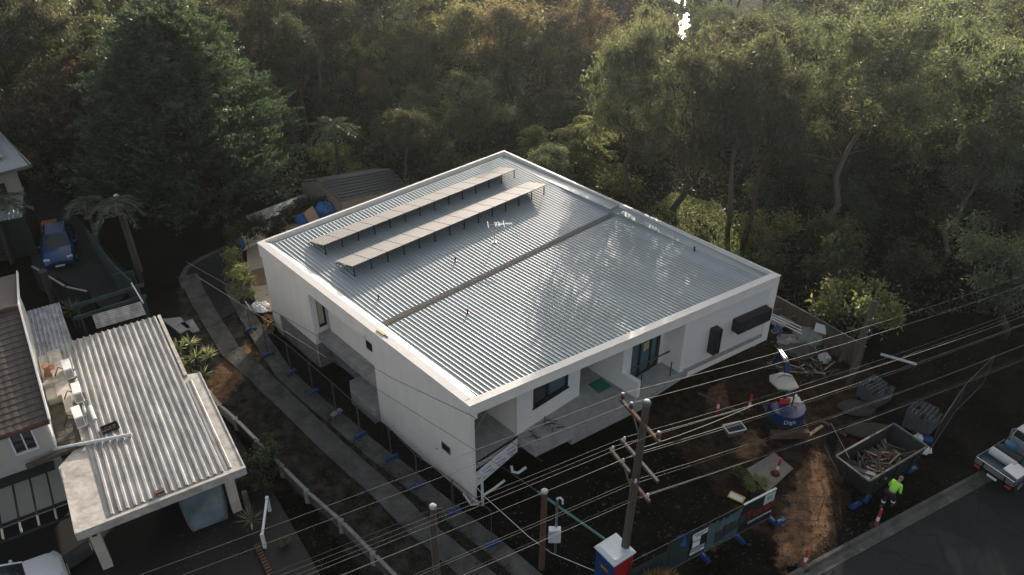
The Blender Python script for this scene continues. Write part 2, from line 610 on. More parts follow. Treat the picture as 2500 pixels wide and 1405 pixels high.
gx = axis(-260, 0, 16, -42, 40, 0.55, 260, 16)
gy = axis(-60, 0, 8, 12, 62, 0.55, 420, 70)
verts = [(x, y, ground_z(x, y)) for y in gy for x in gx]
nx = len(gx)
faces = [(j * nx + i, j * nx + i + 1, (j + 1) * nx + i + 1, (j + 1) * nx + i) for j in range(len(gy) - 1) for i in range(nx - 1)]
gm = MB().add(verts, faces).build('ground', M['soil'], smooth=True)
tag(gm, kind='structure')


def inside(x, y, poly):
    c = False
    n = len(poly)
    for i in range(n):
        a, b = poly[i], poly[(i + 1) % n]
        if (a.y > y) != (b.y > y) and x < (b.x - a.x) * (y - a.y) / (b.y - a.y) + a.x: c = not c
    return c


def paint(name, polys, soft):
    at_ = gm.data.attributes.new(name, 'FLOAT', 'POINT')
    out = np.zeros(len(verts), np.float32)
    for i, (x, y, z) in enumerate(verts):
        if not (-30 < x < 32 and 12 < y < 62): continue
        best = 0
        for poly in polys:
            d = min(abs(((Vector((x, y, 0)) - a).cross((b - a).normalized())).z) if 0 < (Vector((x, y, 0)) - a).dot(b - a) < (b - a).length_squared else min((Vector((x, y, 0)) - a).length, (Vector((x, y, 0)) - b).length)
                    for a, b in zip(poly, poly[1:] + poly[:1]))
            s = d if inside(x, y, poly) else -d
            best = max(best, min(1, max(0, .5 + s / soft)))
        out[i] = best
    at_.data.foreach_set('value', out)


paint('sand', [[at(*q) for q in [(488, 948), (560, 850), (612, 838), (640, 862), (590, 925), (540, 990)]], [at(*q) for q in [(1895, 1290), (1925, 1215), (1955, 1150), (1985, 1090), (2015, 1110), (2030, 1180), (2025, 1270), (2010, 1330), (1897, 1402)]],  # sandy colour paints in the drive's sun patch; the crossing is real sand
               [at(*q) for q in [(1800, 1060), (1850, 1040), (1870, 1080), (1840, 1120), (1800, 1110)]], [at(*q) for q in [(1730, 930), (1775, 925), (1780, 1010), (1735, 1010)]]], 1.6)  # these yard patches are sun streaks painted in with the sandy colour
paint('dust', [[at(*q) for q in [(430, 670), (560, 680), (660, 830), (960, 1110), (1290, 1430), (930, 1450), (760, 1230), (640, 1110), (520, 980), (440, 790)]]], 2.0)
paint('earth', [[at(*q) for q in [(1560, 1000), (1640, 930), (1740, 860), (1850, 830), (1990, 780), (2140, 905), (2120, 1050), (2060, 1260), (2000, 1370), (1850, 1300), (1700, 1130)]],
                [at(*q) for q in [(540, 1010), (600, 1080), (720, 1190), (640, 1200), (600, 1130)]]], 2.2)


def sheet(name, pts, z, m, kind='structure', th=0.10):
    """a paved surface with a real edge"""
    o = MB().prism([(p[0], p[1]) for p in pts], z - th, z).build(name, m)
    if kind: tag(o, kind=kind)
    return o


def band(pts, wd):
    """ribbon polygon along a polyline"""
    P = [Vector((p[0], p[1], 0)) for p in pts]
    L_, R_ = [], []
    for i, p in enumerate(P):
        d = (P[min(i + 1, len(P) - 1)] - P[max(i - 1, 0)]).normalized()
        s = Vector((-d.y, d.x, 0))
        ww = wd[i] if hasattr(wd, '__len__') else wd
        L_.append(p + s * ww / 2)
        R_.append(p - s * ww / 2)
    return L_, R_


def ribbon(name, pts, wd, z, m, kind='structure', th=0.1, parent=None):
    L_, R_ = band(pts, wd)
    mb = MB()
    for i in range(len(L_) - 1):
        a, b, c, d = L_[i], L_[i + 1], R_[i + 1], R_[i]
        mb.add([(a.x, a.y, z), (b.x, b.y, z), (c.x, c.y, z), (d.x, d.y, z), (a.x, a.y, z - th), (b.x, b.y, z - th), (c.x, c.y, z - th), (d.x, d.y, z - th)],
               [(3, 2, 1, 0), (0, 1, 5, 4), (2, 3, 7, 6)])
    o = mb.build(name, m, parent)
    if kind: tag(o, kind=kind)
    return o


# road with its concrete kerb and gutter
k0, k1 = at(1690, 1530), at(2560, 1062)
kd = (k1 - k0).normalized()
kn = Vector((kd.y, -kd.x, 0))              # towards the road
ka, kb = k0 - kd * 40, k1 + kd * 60
sheet('road', [ka + kn * 0.62, kb + kn * 0.62, kb + kn * 30, ka + kn * 30], 0.012, M['asphalt'])
STREET = kd


def kerb_run(s0, s1):
    prof = [(0.02, 0.13), (0.16, 0.13), (0.22, 0.02), (0.60, 0.008)]
    mb = MB()
    for a in np.arange(s0, s1, 2.4):
        b = min(a + 2.385, s1)
        vs_ = []
        for ss in (a, b):
            for o_, z_ in prof: vs_.append(tuple(ka + kd * ss + kn * o_ + Vector((0, 0, z_))))
            for o_, z_ in reversed(prof): vs_.append(tuple(ka + kd * ss + kn * o_ + Vector((0, 0, -0.12))))
        n = 8
        fs_ = [(i, (i + 1) % n, n + (i + 1) % n, n + i) for i in range(n)] + [tuple(range(n)), tuple(range(2 * n - 1, n - 1, -1))]
        mb.add(vs_, fs_)
    return mb


tag(kerb_run(0, (kb - ka).length).build('kerb', M['concdark']), kind='structure')

# the driveway's concrete wheel strips, cast in slabs
S1 = [(462, 672), (478, 715), (510, 772), (562, 856), (640, 925), (726, 1008), (823, 1101), (877, 1148), (945, 1209), (1017, 1281), (1121, 1367), (1260, 1480), (1420, 1610)]
S2 = [(560, 690), (598, 762), (645, 840), (693, 912), (757, 972), (823, 1024), (905, 1094), (977, 1150), (1031, 1194), (1103, 1256), (1193, 1324), (1330, 1440), (1490, 1580)]


def resample(px, step):
    P = [at(*p) for p in px]
    out = []
    for a, b in zip(P, P[1:]):
        n = max(1, int((b - a).length / step))
        out += [a.lerp(b, i / n) for i in range(n)]
    return out + [P[-1]]


for nm, px, wd in (('wheel_strip', S1, 1.02), ('wheel_strip', S2, 0.86)):
    root = thing(nm, 'left concrete wheel strip of the driveway beside the white house' if px is S1 else 'right concrete wheel strip of the driveway, carrying the blue fence feet', 'driveway')
    P = resample(px, 0.5)
    L_, R_ = band(P, wd)
    i = 0
    while i < len(P) - 1:
        k = min(i + random.choice((4, 5, 6)), len(P) - 1)
        zz = 0.012 + random.uniform(0, 0.02)
        poly = L_[i:k + 1] + list(reversed(R_[i:k + 1]))
        c = sum(poly, Vector()) / len(poly)
        poly = [c + (p - c) * 0.992 + Vector((random.uniform(-.02, .02), random.uniform(-.02, .02), 0)) for p in poly]
        MB().prism([(p.x, p.y) for p in poly], -0.1, zz).build('slab', M['concdark'], root)
        i = k
# curved upper part of the drive
P = [at(*p) for p in [(445, 690), (520, 790), (580, 760), (556, 690), (560, 640), (600, 608), (585, 590), (520, 615), (470, 640)]]
sheet('upper_driveway', P, 0.002, M['asphalt'])
ribbon('driveway_edge', [at(*p) for p in [(452, 705), (443, 682), (455, 655), (490, 632), (540, 610), (600, 585)]], 0.35, 0.02, M['concdark'])
for p in ([(395, 780), (440, 775), (465, 800), (440, 815)], [(440, 790), (470, 780), (488, 808), (470, 812)]):
    sheet('paving_slab', [at(*q) for q in p], 0.02, M['conc'], None)
for o in [o for o in COL.objects if o.name.startswith('paving_slab')]:
    tag(o, 'broken pale stepping slab lying in the dark soil left of the drive', 'paving slab', 'loose stepping slabs')
# sandy vehicle crossing lit by the sun, and yard sun streaks, are painted in the ground colour
# neighbour paving
Cc = Vector((-16.058, 20.115, 0))
CROT = math.radians(31.9)
CX = Vector((math.cos(CROT), math.sin(CROT), 0))
CY = Vector((-math.sin(CROT), math.cos(CROT), 0))


def cw(x, y, z=0.0):
    q = Cc + CX * x + CY * y
    return Vector((q.x, q.y, z))


sheet('paved_driveway', [cw(-4, -8), cw(7.6, -8), cw(7.2, 2), cw(6.2, 14), cw(0, 14), cw(-4, 6)], 0.004, M['pave'])
drv = [at(*p) for p in [(80, 650), (208, 712), (262, 768), (335, 690), (215, 560), (110, 440), (70, 450), (60, 560)]]
sheet('upper_paved_driveway', drv, 0.006, mat('grey_paving', (0.026, 0.030, 0.031), 0.9, var=0.25, vscale=6, bump=0.3, bscale=40))
bk = [at(*p) for p in [(602, 596), (640, 560), (740, 540), (900, 480), (700, 700), (690, 760), (640, 760), (606, 700)]]
sheet('rear_concrete_slab', bk, 0.008, mat('new_concrete', (0.31, 0.27, 0.215), 0.85, var=0.18, vscale=0.9, bump=0.1, bscale=30))
sheet('lawn', [at(*p) for p in [(985, 460), (1000, 415), (1100, 395), (1240, 350), (1300, 370), (1180, 430)]], 0.0, M['grass'])
sheet('rear_lawn', [at(*p) for p in [(1560, 540), (1640, 470), (1760, 500), (1790, 560), (1860, 640), (1700, 640)]], 0.0, M['grass'])
# creek beyond the trees
cr0 = random.Random(17)
wv = [(18.25 + .165 * k * 1.3 + cr0.uniform(-.45, .45), 93 + 1.3 * k) for k in range(21)]
wv += [(20.1 + .175 * k * 1.3 + cr0.uniform(-.55, .45), 93 + 1.3 * k) for k in range(20, -1, -1)]
sheet('creek', [Vector((*p, 0)) for p in wv], -0.45, M['water'], th=0.3)

# ------------------------------------------------------------------ the white house
HOUSE = thing('white_house', 'large new white house with pale ribbed metal roof on the building site', 'house', HA, HROT)


class HB(MB):
    def hb(s, u0, u1, v0, v1, z0, z1):
        return s.box(u0, u1, -v1, -v0, z0, z1)

    def hp(s, poly, z0, z1):
        return s.prism([(p[0], -p[1]) for p in poly], z0, z1)


def vf(u, off=0.0):
    return 17.64 + 0.1717 * u + off


W_, D0 = 17.76, 17.64
# walls
wb = HB()
wb.hb(0.06, 0.30, 0.06, 0.95, -0.8, 4.18)
wb.hb(0.06, 0.30, 0.95, 4.85, 0.86, 4.18)
wb.hb(0.06, 0.30, 10.50, 16.93, -0.8, 4.18)
wb.hb(0.30, W_ - 0.06, 0.06, 0.30, -0.5, 4.18)
wb.hb(W_ - 0.30, W_ - 0.06, 0.30, 20.2, 0.4, 4.18)
wb.hb(0.90, 1.1, 5.05, 10.50, 0.80, 4.18)
wb.build('wall', M['white'], HOUSE)
ret = HB()
ret.hb(0.30, 0.40, 4.65, 4.85, 0.86, 4.18)
ret.hb(0.86, 1.10, 4.65, 4.85, 0.86, 4.18)
ret.hb(0.40, 0.86, 4.65, 4.85, 0.86, 1.80)
ret.hb(0.40, 0.86, 4.65, 4.85, 3.75, 4.18)
HB().hb(0.30, 1.10, 10.50, 10.70, -0.6, 4.18).build('wall', M['brick'], HOUSE)
tag(ret.build('wall', M['brick'], HOUSE), 'narrow brick return wall with tall window')
# block base
back = HB()
back.hb(0.10, 0.28, 0.95, 4.80, -0.8, 0.86)
back.hb(0.28, 0.88, 4.62, 4.80, -0.8, 0.86)
back.hb(0.95, 1.1, 4.85, 10.5, -0.8, 0.80)
back.build('mortar_bed', M['mortar'], HOUSE)
blk = MB().box(-0.193, 0.193, -0.04, 0.04, -0.093, 0.093).mesh('block', M['block'])
blk2 = MB().box(-0.093, 0.093, -0.04, 0.04, -0.093, 0.093).mesh('half_block', M['block'])


def block_wall(u, v, du, dv, length, z0, z1, rot):
    for c in range(int((z1 - z0 + 0.02) / 0.2)):
        z = z1 - 0.1 - c * 0.2
        s = 0.0
        first = True
        while s < length - 0.12:
            half = (c % 2 == 1 and first) or length - s < 0.36
            ln = 0.2 if half else 0.4
            first = False
            o = obj('block', blk2 if half else blk, HOUSE, (u + du * (s + ln / 2), -(v + dv * (s + ln / 2)), z), rot)
            o.location += Vector((random.uniform(-1, 1) * 0.004, random.uniform(-1, 1) * 0.004, 0))
            s += ln


block_wall(0.095, 0.96, 0, 1, 3.84, -0.75, 0.86, math.pi / 2)
block_wall(0.12, 4.815, 1, 0, 0.80, -0.75, 0.86, 0)
block_wall(0.935, 4.86, 0, 1, 3.7, -0.75, 0.80, math.pi / 2)
tag(HB().hp([(0.15, 7.7), (0.88, 7.7), (0.88, 10.45), (-0.25, 10.45), (-0.25, 8.4)], -0.8, 0.10).build('footing_slab', M['conc'], HOUSE))
# left tall window and small windows
wf = HB()
wf.hb(0.40, 0.44, 4.68, 4.83, 1.80, 3.75)
wf.hb(0.78, 0.86, 4.68, 4.84, 1.80, 3.75)
wf.hb(0.44, 0.78, 4.68, 4.84, 1.80, 1.92)
wf.hb(0.44, 0.78, 4.68, 4.84, 3.68, 3.75)
wo = wf.build('window', M['frame'], HOUSE)
tag(wo, 'tall narrow window with a lowered cream blind')
HB().hb(0.44, 0.78, 4.72, 4.74, 1.92, 3.68).build('pane', mat('blind_behind_glass', (0.52, 0.47, 0.33), 0.3, var=0.1, vscale=1.0, stretch=(1, 1, 30)), wo)
wf = HB()
for a in ((8.62, 8.68), (9.02, 9.08)): wf.hb(0.84, 0.96, a[0], a[1], 2.40, 2.95)
wf.hb(0.84, 0.96, 8.68, 9.02, 2.40, 2.46)
wf.hb(0.84, 0.96, 8.68, 9.02, 2.89, 2.95)
wo = wf.build('window', M['frame'], HOUSE)
HB().hb(0.87, 0.89, 8.68, 9.02, 2.46, 2.89).build('pane', M['glass'], wo)
wf = HB()
wf.hb(0.03, 0.10, 15.50, 15.54, 1.12, 1.55)
wf.hb(0.03, 0.10, 16.06, 16.10, 1.12, 1.55)
wf.hb(0.03, 0.10, 15.54, 16.06, 1.12, 1.16)
wf.hb(0.03, 0.10, 15.54, 16.06, 1.51, 1.55)
wo = wf.build('vent_hatch', M['galv'], HOUSE)
HB().hb(0.045, 0.06, 15.54, 16.06, 1.16, 1.51).build('pane', M['glass'], wo)
fl = HB()
fl.hb(-0.10, 0.0, 9.86, 10.14, 4.30, 4.42)
fl.hb(-0.13, -0.10, 9.88, 10.12, 4.33, 4.39)
fl.build('wall_light', M['pvc'], HOUSE)
# fascia frame
fs_ = HB()
fs_.hb(0.0, 0.34, 0.0, 17.30, 4.18, 5.0)
fs_.hb(0.34, W_, 0.0, 0.12, 4.18, 5.0)
fs_.hb(W_ - 0.11, W_, 0.12, vf(W_) - 0.4, 4.18, 5.0)
fs_.hp([(0, 17.30), (W_, vf(W_, -0.34)), (W_, vf(W_)), (0, vf(0))], 4.47, 5.0)
fs_.hb(0.0, 0.22, 16.93, 17.63, -0.8, 4.18)
fs_.hp([(0.0, 17.30), (0.34, vf(.34, -.34)), (0.34, vf(.34, -0.004)), (0, vf(0, -0.004))], 4.18, 4.47)
tag(fs_.build('fascia_frame', M['white'], HOUSE))
# capping on top of the parapet
cp = HB()
cp.hb(-0.03, 0.36, -0.03, 17.28, 5.0, 5.03)
cp.hb(0.36, W_ + 0.03, -0.03, 0.13, 5.0, 5.03)
cp.hb(W_ - 0.12, W_ + 0.03, 0.13, vf(W_, -0.4), 5.0, 5.03)
cp.hp([(-0.03, 17.28), (W_ + 0.03, vf(W_, -0.38)), (W_ + 0.03, vf(W_, 0.03)), (-0.03, vf(0, 0.03))], 5.0, 5.031)
cp.build('capping', M['cap'], HOUSE)
# sloped flashings inside the parapet
fl = HB()
fl.hp([(0.34, 0.22), (0.72, 0.5), (0.72, 10.2), (0.34, 10.2)], [4.80, 4.70, 4.60, 4.80], [4.995, 4.94, 4.84, 4.985])
fl.hp([(0.34, 10.2), (0.72, 10.2), (0.72, 17.36), (0.34, 17.3)], [4.80, 4.60, 4.60, 4.80], [4.985, 4.84, 4.94, 4.985])
fl.build('flashing', M['cap'], HOUSE)
fl = HB()
fl.hb(0.34, W_ - 0.12, 0.12, 0.52, 4.5, 4.74)
fl.hb(0.55, W_ - 0.62, 0.50, 0.56, 4.74, 4.905)
tag(fl.build('flashing', M['roof'], HOUSE), 'grey tray flashing along the back parapet')
fl = HB()
for a, b, z0_, z1_ in ((0.56, 10.1, 4.90, 4.75), (10.75, vf(17.1, -0.4), 4.75, 4.88)):
    fl.hp([(W_ - 0.85, a), (W_ - 0.11, a), (W_ - 0.11, b), (W_ - 0.85, b)], 4.3, [z0_ + .03, z0_ + .06, z1_ + .06, z1_ + .03])
fl.hb(W_ - 0.85, W_ - 0.11, 10.1, 10.75, 4.3, 4.80)
tag(fl.build('flashing', M['roof'], HOUSE), 'wide flat flashing along the right parapet')
# roof sheets
PITCHR, RH = 0.2216, 0.034


def roof_sheet(u0, n, vA, zA, vB, zB):
    """n ribs of box profile from (vA, zA) to (vB(u), zB)"""
    mb = HB()
    prof = []
    for k in range(n):
        b = u0 + k * PITCHR
        prof += [(b, 0)] + [(b + 0.115 + 0.104 * q / 8, RH * math.sin(math.pi * q / 8) ** 1.1 if 0 < q < 8 else 0) for q in range(9)]
    prof.append((u0 + n * PITCHR, 0))
    vs_ = []
    for j, (vv, zz) in enumerate(((vA, zA), (vB, zB))):
        for uu, h in prof:
            v_ = vv(uu) if callable(vv) else vv
            z_ = zz(uu) if callable(zz) else zz
            vs_.append((uu, -v_, z_ + h))
    m = len(prof)
    mb.add(vs_, [(i, m + i, m + i + 1, i + 1) for i in range(m - 1)])
    ends = []
    for j in (0, m):
        mb.add([vs_[j + i] for i in range(m)] + [(vs_[j + i][0], vs_[j + i][1], vs_[j + i][2] - 0.012) for i in range(m)], [(i, i + 1, m + i + 1, m + i) for i in range(m - 1)])
    return mb


u = 0.60
while u < W_ - 1.0:
    n = 3 if u + 3 * PITCHR < W_ - 0.8 else 2
    roof_sheet(u, n, 0.56, 4.90, 10.12, 4.70).build('roof_sheet', M['roof'], HOUSE, smooth=True)
    roof_sheet(u, n, 10.60, 4.70, lambda q: vf(q, -0.33), lambda q: 4.70 + 0.022 * (vf(q, -0.33) - 10.6)).build('roof_sheet', M['roof'], HOUSE, smooth=True)
    u += n * PITCHR
gt = HB()
gt.hb(0.60, W_ - 0.6, 10.02, 10.06, 4.35, 4.685)
gt.hb(0.60, W_ - 0.6, 10.06, 10.66, 4.35, 4.38)
gt.hb(0.60, W_ - 0.6, 10.66, 10.70, 4.35, 4.685)
gt.build('box_gutter', M['guttertan'], HOUSE)
fl = HB()
fl.hp([(0.36, vf(.36, -0.5)), (W_ - .3, vf(W_ - .3, -0.5)), (W_ - .3, vf(W_ - .3, -0.34)), (0.36, vf(.36, -0.34))], 4.5, 4.80)
tag(fl.build('flashing', M['cap'], HOUSE), 'pale upstand flashing behind the front parapet')
cl = HB()
cl.hp([(0.3, 0.3), (W_ - .3, .3), (W_ - .3, vf(W_ - .3, -.4)), (0.3, vf(.3, -.4))], 4.12, 4.17)
cl.build('ceiling', M['white'], HOUSE)
# floor slab with the projecting balcony edge
sb = HB()
sb.hp([(0.25, 0.3), (W_ - .3, .3), (W_ - .3, vf(W_ - .3, -.03)), (12.2, vf(12.2, 0.0)), (9.1, vf(9.1, 0.42)), (2.75, vf(2.75, 0.55)), (2.75, 17.46), (0.25, 17.46)], 1.06, 1.50)
sb.hp([(4.75, vf(4.75, 0.05)), (9.0, vf(9.0, 0.0)), (9.1, vf(9.1, 0.40)), (4.75, vf(4.75, 0.50))], 0.70, 1.06)
sb.build('floor_slab', M['conc'], HOUSE)
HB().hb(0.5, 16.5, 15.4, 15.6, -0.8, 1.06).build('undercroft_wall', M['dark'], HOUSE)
# right end frame
fr = HB()
fr.hp([(W_ - .42, vf(W_ - .42, -.3)), (W_, vf(W_, -.3)), (W_, vf(W_)), (W_ - .42, vf(W_ - .42))], 0.98, 4.47)
fr.hp([(11.9, vf(11.9, -.3)), (W_ - .42, vf(W_ - .42, -.3)), (W_ - .42, vf(W_ - .42, 0.003)), (11.9, vf(11.9, 0.003))], 0.98, 1.30)
fr.hb(W_ - .3, W_ - 0.003, 18, 20.4, 0.98, 4.18)
fr.build('fascia_frame', M['white'], HOUSE)
# front brick walls
bw_ = HB()
bw_.hb(2.78, 3.75, 17.25, 17.45, 1.50, 4.15)
bw_.hb(5.95, 6.78, 17.25, 17.45, 1.50, 4.15)
bw_.hb(3.75, 5.95, 17.25, 17.45, 1.50, 2.52)
bw_.hb(3.75, 5.95, 17.25, 17.45, 3.82, 4.15)
bw_.hb(6.58, 6.78, 14.2, 17.25, 1.50, 4.15)
tag(bw_.build('wall', M['brick'], HOUSE), 'white brick front wall with the wide window')
bw_ = HB()
bw_.hb(2.78, 2.98, 14.0, 17.25, 1.5, 4.15)
bw_.hb(0.4, 6.6, 13.8, 14.0, 1.5, 4.15)
bw_.hb(6.78, 8.6, 13.9, 14.1, 1.5, 4.15)
tag(bw_.build('wall', M['white'], HOUSE), 'inner walls behind the front openings')
bw_ = HB()
bw_.hb(8.60, 8.82, 14.0, 18.46, 1.50, 4.47)
bw_.hb(8.82, 9.22, 18.26, 18.46, 1.50, 4.47)
bw_.hp([(8.60, 18.46), (8.84, 18.46), (8.84, 19.42), (8.60, 19.42)], 1.50, 2.44)
tag(bw_.build('wall', M['brick'], HOUSE), 'brick blade wall dropping to a low balustrade')
bw_ = HB()
bw_.hb(11.38, 11.62, 18.26, 18.46, 1.50, 4.47)
bw_.hp([(11.62, 17.6), (11.84, 17.6), (11.84, vf(11.84, -.02)), (11.62, vf(11.62, -.02))], 1.50, 4.47)
bw_.hp([(11.84, vf(11.84, -.32)), (W_ - .42, vf(W_ - .42, -.32)), (W_ - .42, vf(W_ - .42, -.10)), (11.84, vf(11.84, -.10))], 1.30, 4.47)
tag(bw_.build('wall', M['brick'], HOUSE), 'white brick right front wall with the black window hoods')
# front wide window
wf = HB()
for a, b in ((3.75, 3.84), (4.62, 4.74), (5.86, 5.95)): wf.hb(a, b, 17.27, 17.47, 2.52, 3.82)
for a, b in ((2.52, 2.62), (3.74, 3.82)):
    wf.hb(3.84, 4.62, 17.27, 17.47, a, b)
    wf.hb(4.74, 5.86, 17.27, 17.47, a, b)
wf.hb(3.70, 6.0, 17.25, 17.52, 2.46, 2.52)
wo = wf.build('window', M['frame'], HOUSE)
for a, b in ((3.84, 4.62), (4.74, 5.86)):
    HB().hb(a, b, 17.36, 17.38, 2.62, 3.74).build('pane', M['bluewin'] if a > 4 else mat('louvre_glass', (0.03, 0.045, 0.05), 0.25, var=0.5, vscale=1, stretch=(1, 1, 20)), wo)
# sliding door
wf = HB()
for a, b in ((9.22, 9.26), (9.84, 9.95), (10.66, 10.76), (11.20, 11.38)): wf.hb(a, b, 18.28, 18.45, 1.50, 4.30)
wf.hb(9.26, 11.20, 18.29, 18.44, 1.50, 1.62)
wf.hb(9.26, 11.20, 18.29, 18.44, 4.20, 4.30)
wo = wf.build('sliding_door', M['frame'], HOUSE)
for a, b in ((9.26, 9.84), (9.95, 10.66), (10.76, 11.20)):
    HB().hb(a, b, 18.36, 18.38, 1.62, 4.20).build('pane', M['bluewin'], wo)
ns = HB().hb(10.18, 10.58, 18.385, 18.392, 2.85, 3.32).build('door_notice', mat('yellow_notice', (0.42, 0.38, 0.16), 0.6, var=0.1), wo)
nl = HB()
for zz, a, b in ((3.22, 10.24, 10.5), (3.12, 10.24, 10.44), (3.0, 10.24, 10.53), (2.94, 10.24, 10.48)): nl.hb(a, b, 18.392, 18.395, zz - .025, zz + .025)
# balcony rail posts and handrail
rl = HB()
for a, v_ in ((9.3, 19.1), (11.1, 19.45)): rl.hb(a - .02, a + .02, v_ - .02, v_ + .02, 1.5, 2.35)
rl.build('rail_post', M['black'], HOUSE)
MB().bar((9.2, -18.55, 2.38), (12.0, -18.95, 2.42), 0.06, 0.06).build('handrail', M['wood'], HOUSE)
# window hoods: open black boxes standing off the wall
fdir = Vector((1, -0.1717, 0)).normalized()
fnor = Vector((-0.1717, -1, 0)).normalized()


def hood(u0, u1, z0, z1, depth):
    b0 = Vector((u0, -vf(u0, -.10), 0))
    b1 = Vector((u1, -vf(u1, -.10), 0))
    mb = MB()
    t = 0.05
    for zc in (z0 + t / 2, z1 - t / 2): mb.obox((b0 + b1) / 2 + fnor * depth / 2 + Vector((0, 0, zc)), ((b1 - b0).length, depth, t), fdir, -fnor)
    for b, s in ((b0, 1), (b1, -1)): mb.obox(b + fdir * s * t / 2 + fnor * (depth / 2 - .002) + Vector((0, 0, (z0 + z1) / 2)), (t, depth - .004, z1 - z0 - 2 * t), fdir, -fnor)
    ho = mb.build('window_hood', M['black'], HOUSE)
    g = MB().obox((b0 + b1) / 2 + fnor * (depth - 0.06) + Vector((0, 0, (z0 + z1) / 2)), ((b1 - b0).length - 2 * t, .02, z1 - z0 - 2 * t), fdir, -fnor)
    g.build('pane', M['glass'], ho)
    return ho


tag(hood(13.42, 13.86, 2.0, 3.45, 0.42), 'tall narrow black window hood')
tag(hood(14.95, 17.22, 2.70, 3.40, 0.48), 'long low black window hood')
# wrapped undercroft panel at the left front corner
wr = HB()
wr.hp([(0.22, 17.52), (2.72, 17.52), (2.72, 17.56), (0.22, 17.56)], [0.10, 0.62, 0.62, 0.10], [0.95, 1.42, 1.42, 0.95])
wo = wr.build('wrap_panel', M['whitepl'], HOUSE)
tag(wo, 'white building wrap printed with blue lettering')
pr = HB()
rw = random.Random(3)
for row, (zz, h) in enumerate(((1.15, .05), (0.98, .05), (0.72, .06), (0.52, .05))):
    a = 0.35 + 0.25 * (row % 2)
    while a < 2.5:
        ln = rw.uniform(0.2, 0.55)
        zc = zz + (a - 1.4) * 0.18
        b = min(a + ln, 2.66)
        top = 0.95 + (a - .22) * .188
        bot = 0.10 + (b - .22) * .208
        if bot + .06 < zc < top - .08:
            q = a
            while q < b - .03:                      # short strokes that read as printed words
                lw = rw.uniform(.025, .05)
                pr.hb(q, q + lw, 17.56, 17.563, zc - h / 2, zc + h / 2 * rw.uniform(.6, 1))
                q += lw + .012
        a = b + rw.uniform(0.12, 0.3)
pr.build('printed_lettering', M['bluepl'], wo)
HB().hb(0.22, 2.76, 17.47, 17.54, 1.44, 1.50).build('wrap_batten', M['black'], HOUSE)
# pipe and beams inside the open bay
MB().tube([(0.4, -16.9, 2.2), (2.7, -16.2, 3.2)], 0.05, 8).build('bay_pipe', M['greenpipe'], HOUSE)
bm_ = HB()
bm_.hb(0.3, 2.78, 16.2, 16.4, 3.55, 3.75)
bm_.hb(1.4, 1.55, 14.0, 16.2, 3.6, 3.75)
bm_.build('ceiling_beam', M['conc'], HOUSE)
HB().hp([(0.34, 17.28), (2.78, 17.68), (2.78, 16.6), (0.34, 14.4)], 4.0, 4.08).build('soffit_lining', M['white'], HOUSE)
# ------------------------------------------------------------------ trees
def leaf_mesh(name, C, D, L_, Wd, m, r=None):
    """rhombic leaves: centres C, directions D"""
    r = r or rng
    n = len(C)
    D = D / np.linalg.norm(D, axis=1, keepdims=True)
    S = np.cross(D, r.normal(size=(n, 3)))
    S /= np.linalg.norm(S, axis=1, keepdims=True) + 1e-9
    L_ = np.broadcast_to(np.asarray(L_, float).reshape(-1, 1), (n, 1)) * r.uniform(0.7, 1.35, (n, 1))
    Wd = np.broadcast_to(np.asarray(Wd, float).reshape(-1, 1), (n, 1)) * r.uniform(0.7, 1.3, (n, 1))
    V = np.stack([C - D * L_ / 2, C + S * Wd / 2 - D * L_ * .08, C + D * L_ / 2, C - S * Wd / 2 - D * L_ * .08], 1).reshape(-1, 3)
    me = bpy.data.meshes.new(name)
    me.vertices.add(4 * n)
    me.vertices.foreach_set('co', V.astype(np.float32).ravel())
    me.loops.add(4 * n)
    me.loops.foreach_set('vertex_index', np.arange(4 * n, dtype=np.int32))
    me.polygons.add(n)
    me.polygons.foreach_set('loop_start', np.arange(0, 4 * n, 4, dtype=np.int32))
    me.update(calc_edges=True)
    me.materials.append(m)
    return me


def clump_points(cl, per, flat=0.75, shell=0.5, r=None):
    """leaf centres in clumps [(x,y,z,radius)], denser towards each clump's skin"""
    r = r or rng
    out = []
    own = []
    for (x, y, z, R) in cl:
        n = int(per * R * R)
        d = r.normal(size=(n, 3))
        d /= np.linalg.norm(d, axis=1, keepdims=True)
        rad = R * np.abs(shell + r.normal(size=(n, 1)) * .38)
        p = d * rad * np.array([1, 1, flat]) + np.array([x, y, z])
        out.append(p)
        own.append(d)
    return np.concatenate(out), np.concatenate(own)


def limb(mb, a, b, r0, r1, r, sag=0.0, n=6, seg=5, wob=0.06):
    a, b = np.array(a, float), np.array(b, float)
    ln = np.linalg.norm(b - a)
    pts = []
    for i in range(seg + 1):
        t = i / seg
        p = a + (b - a) * t
        if 0 < i < seg: p = p + r.normal(size=3) * ln * wob * 0.6
        p[2] += sag * ln * math.sin(math.pi * t)
        pts.append(Vector(p))
    mb.tube(pts, [r0 + (r1 - r0) * (i / seg) for i in range(seg + 1)], n)
    return [np.array(p) for p in pts]


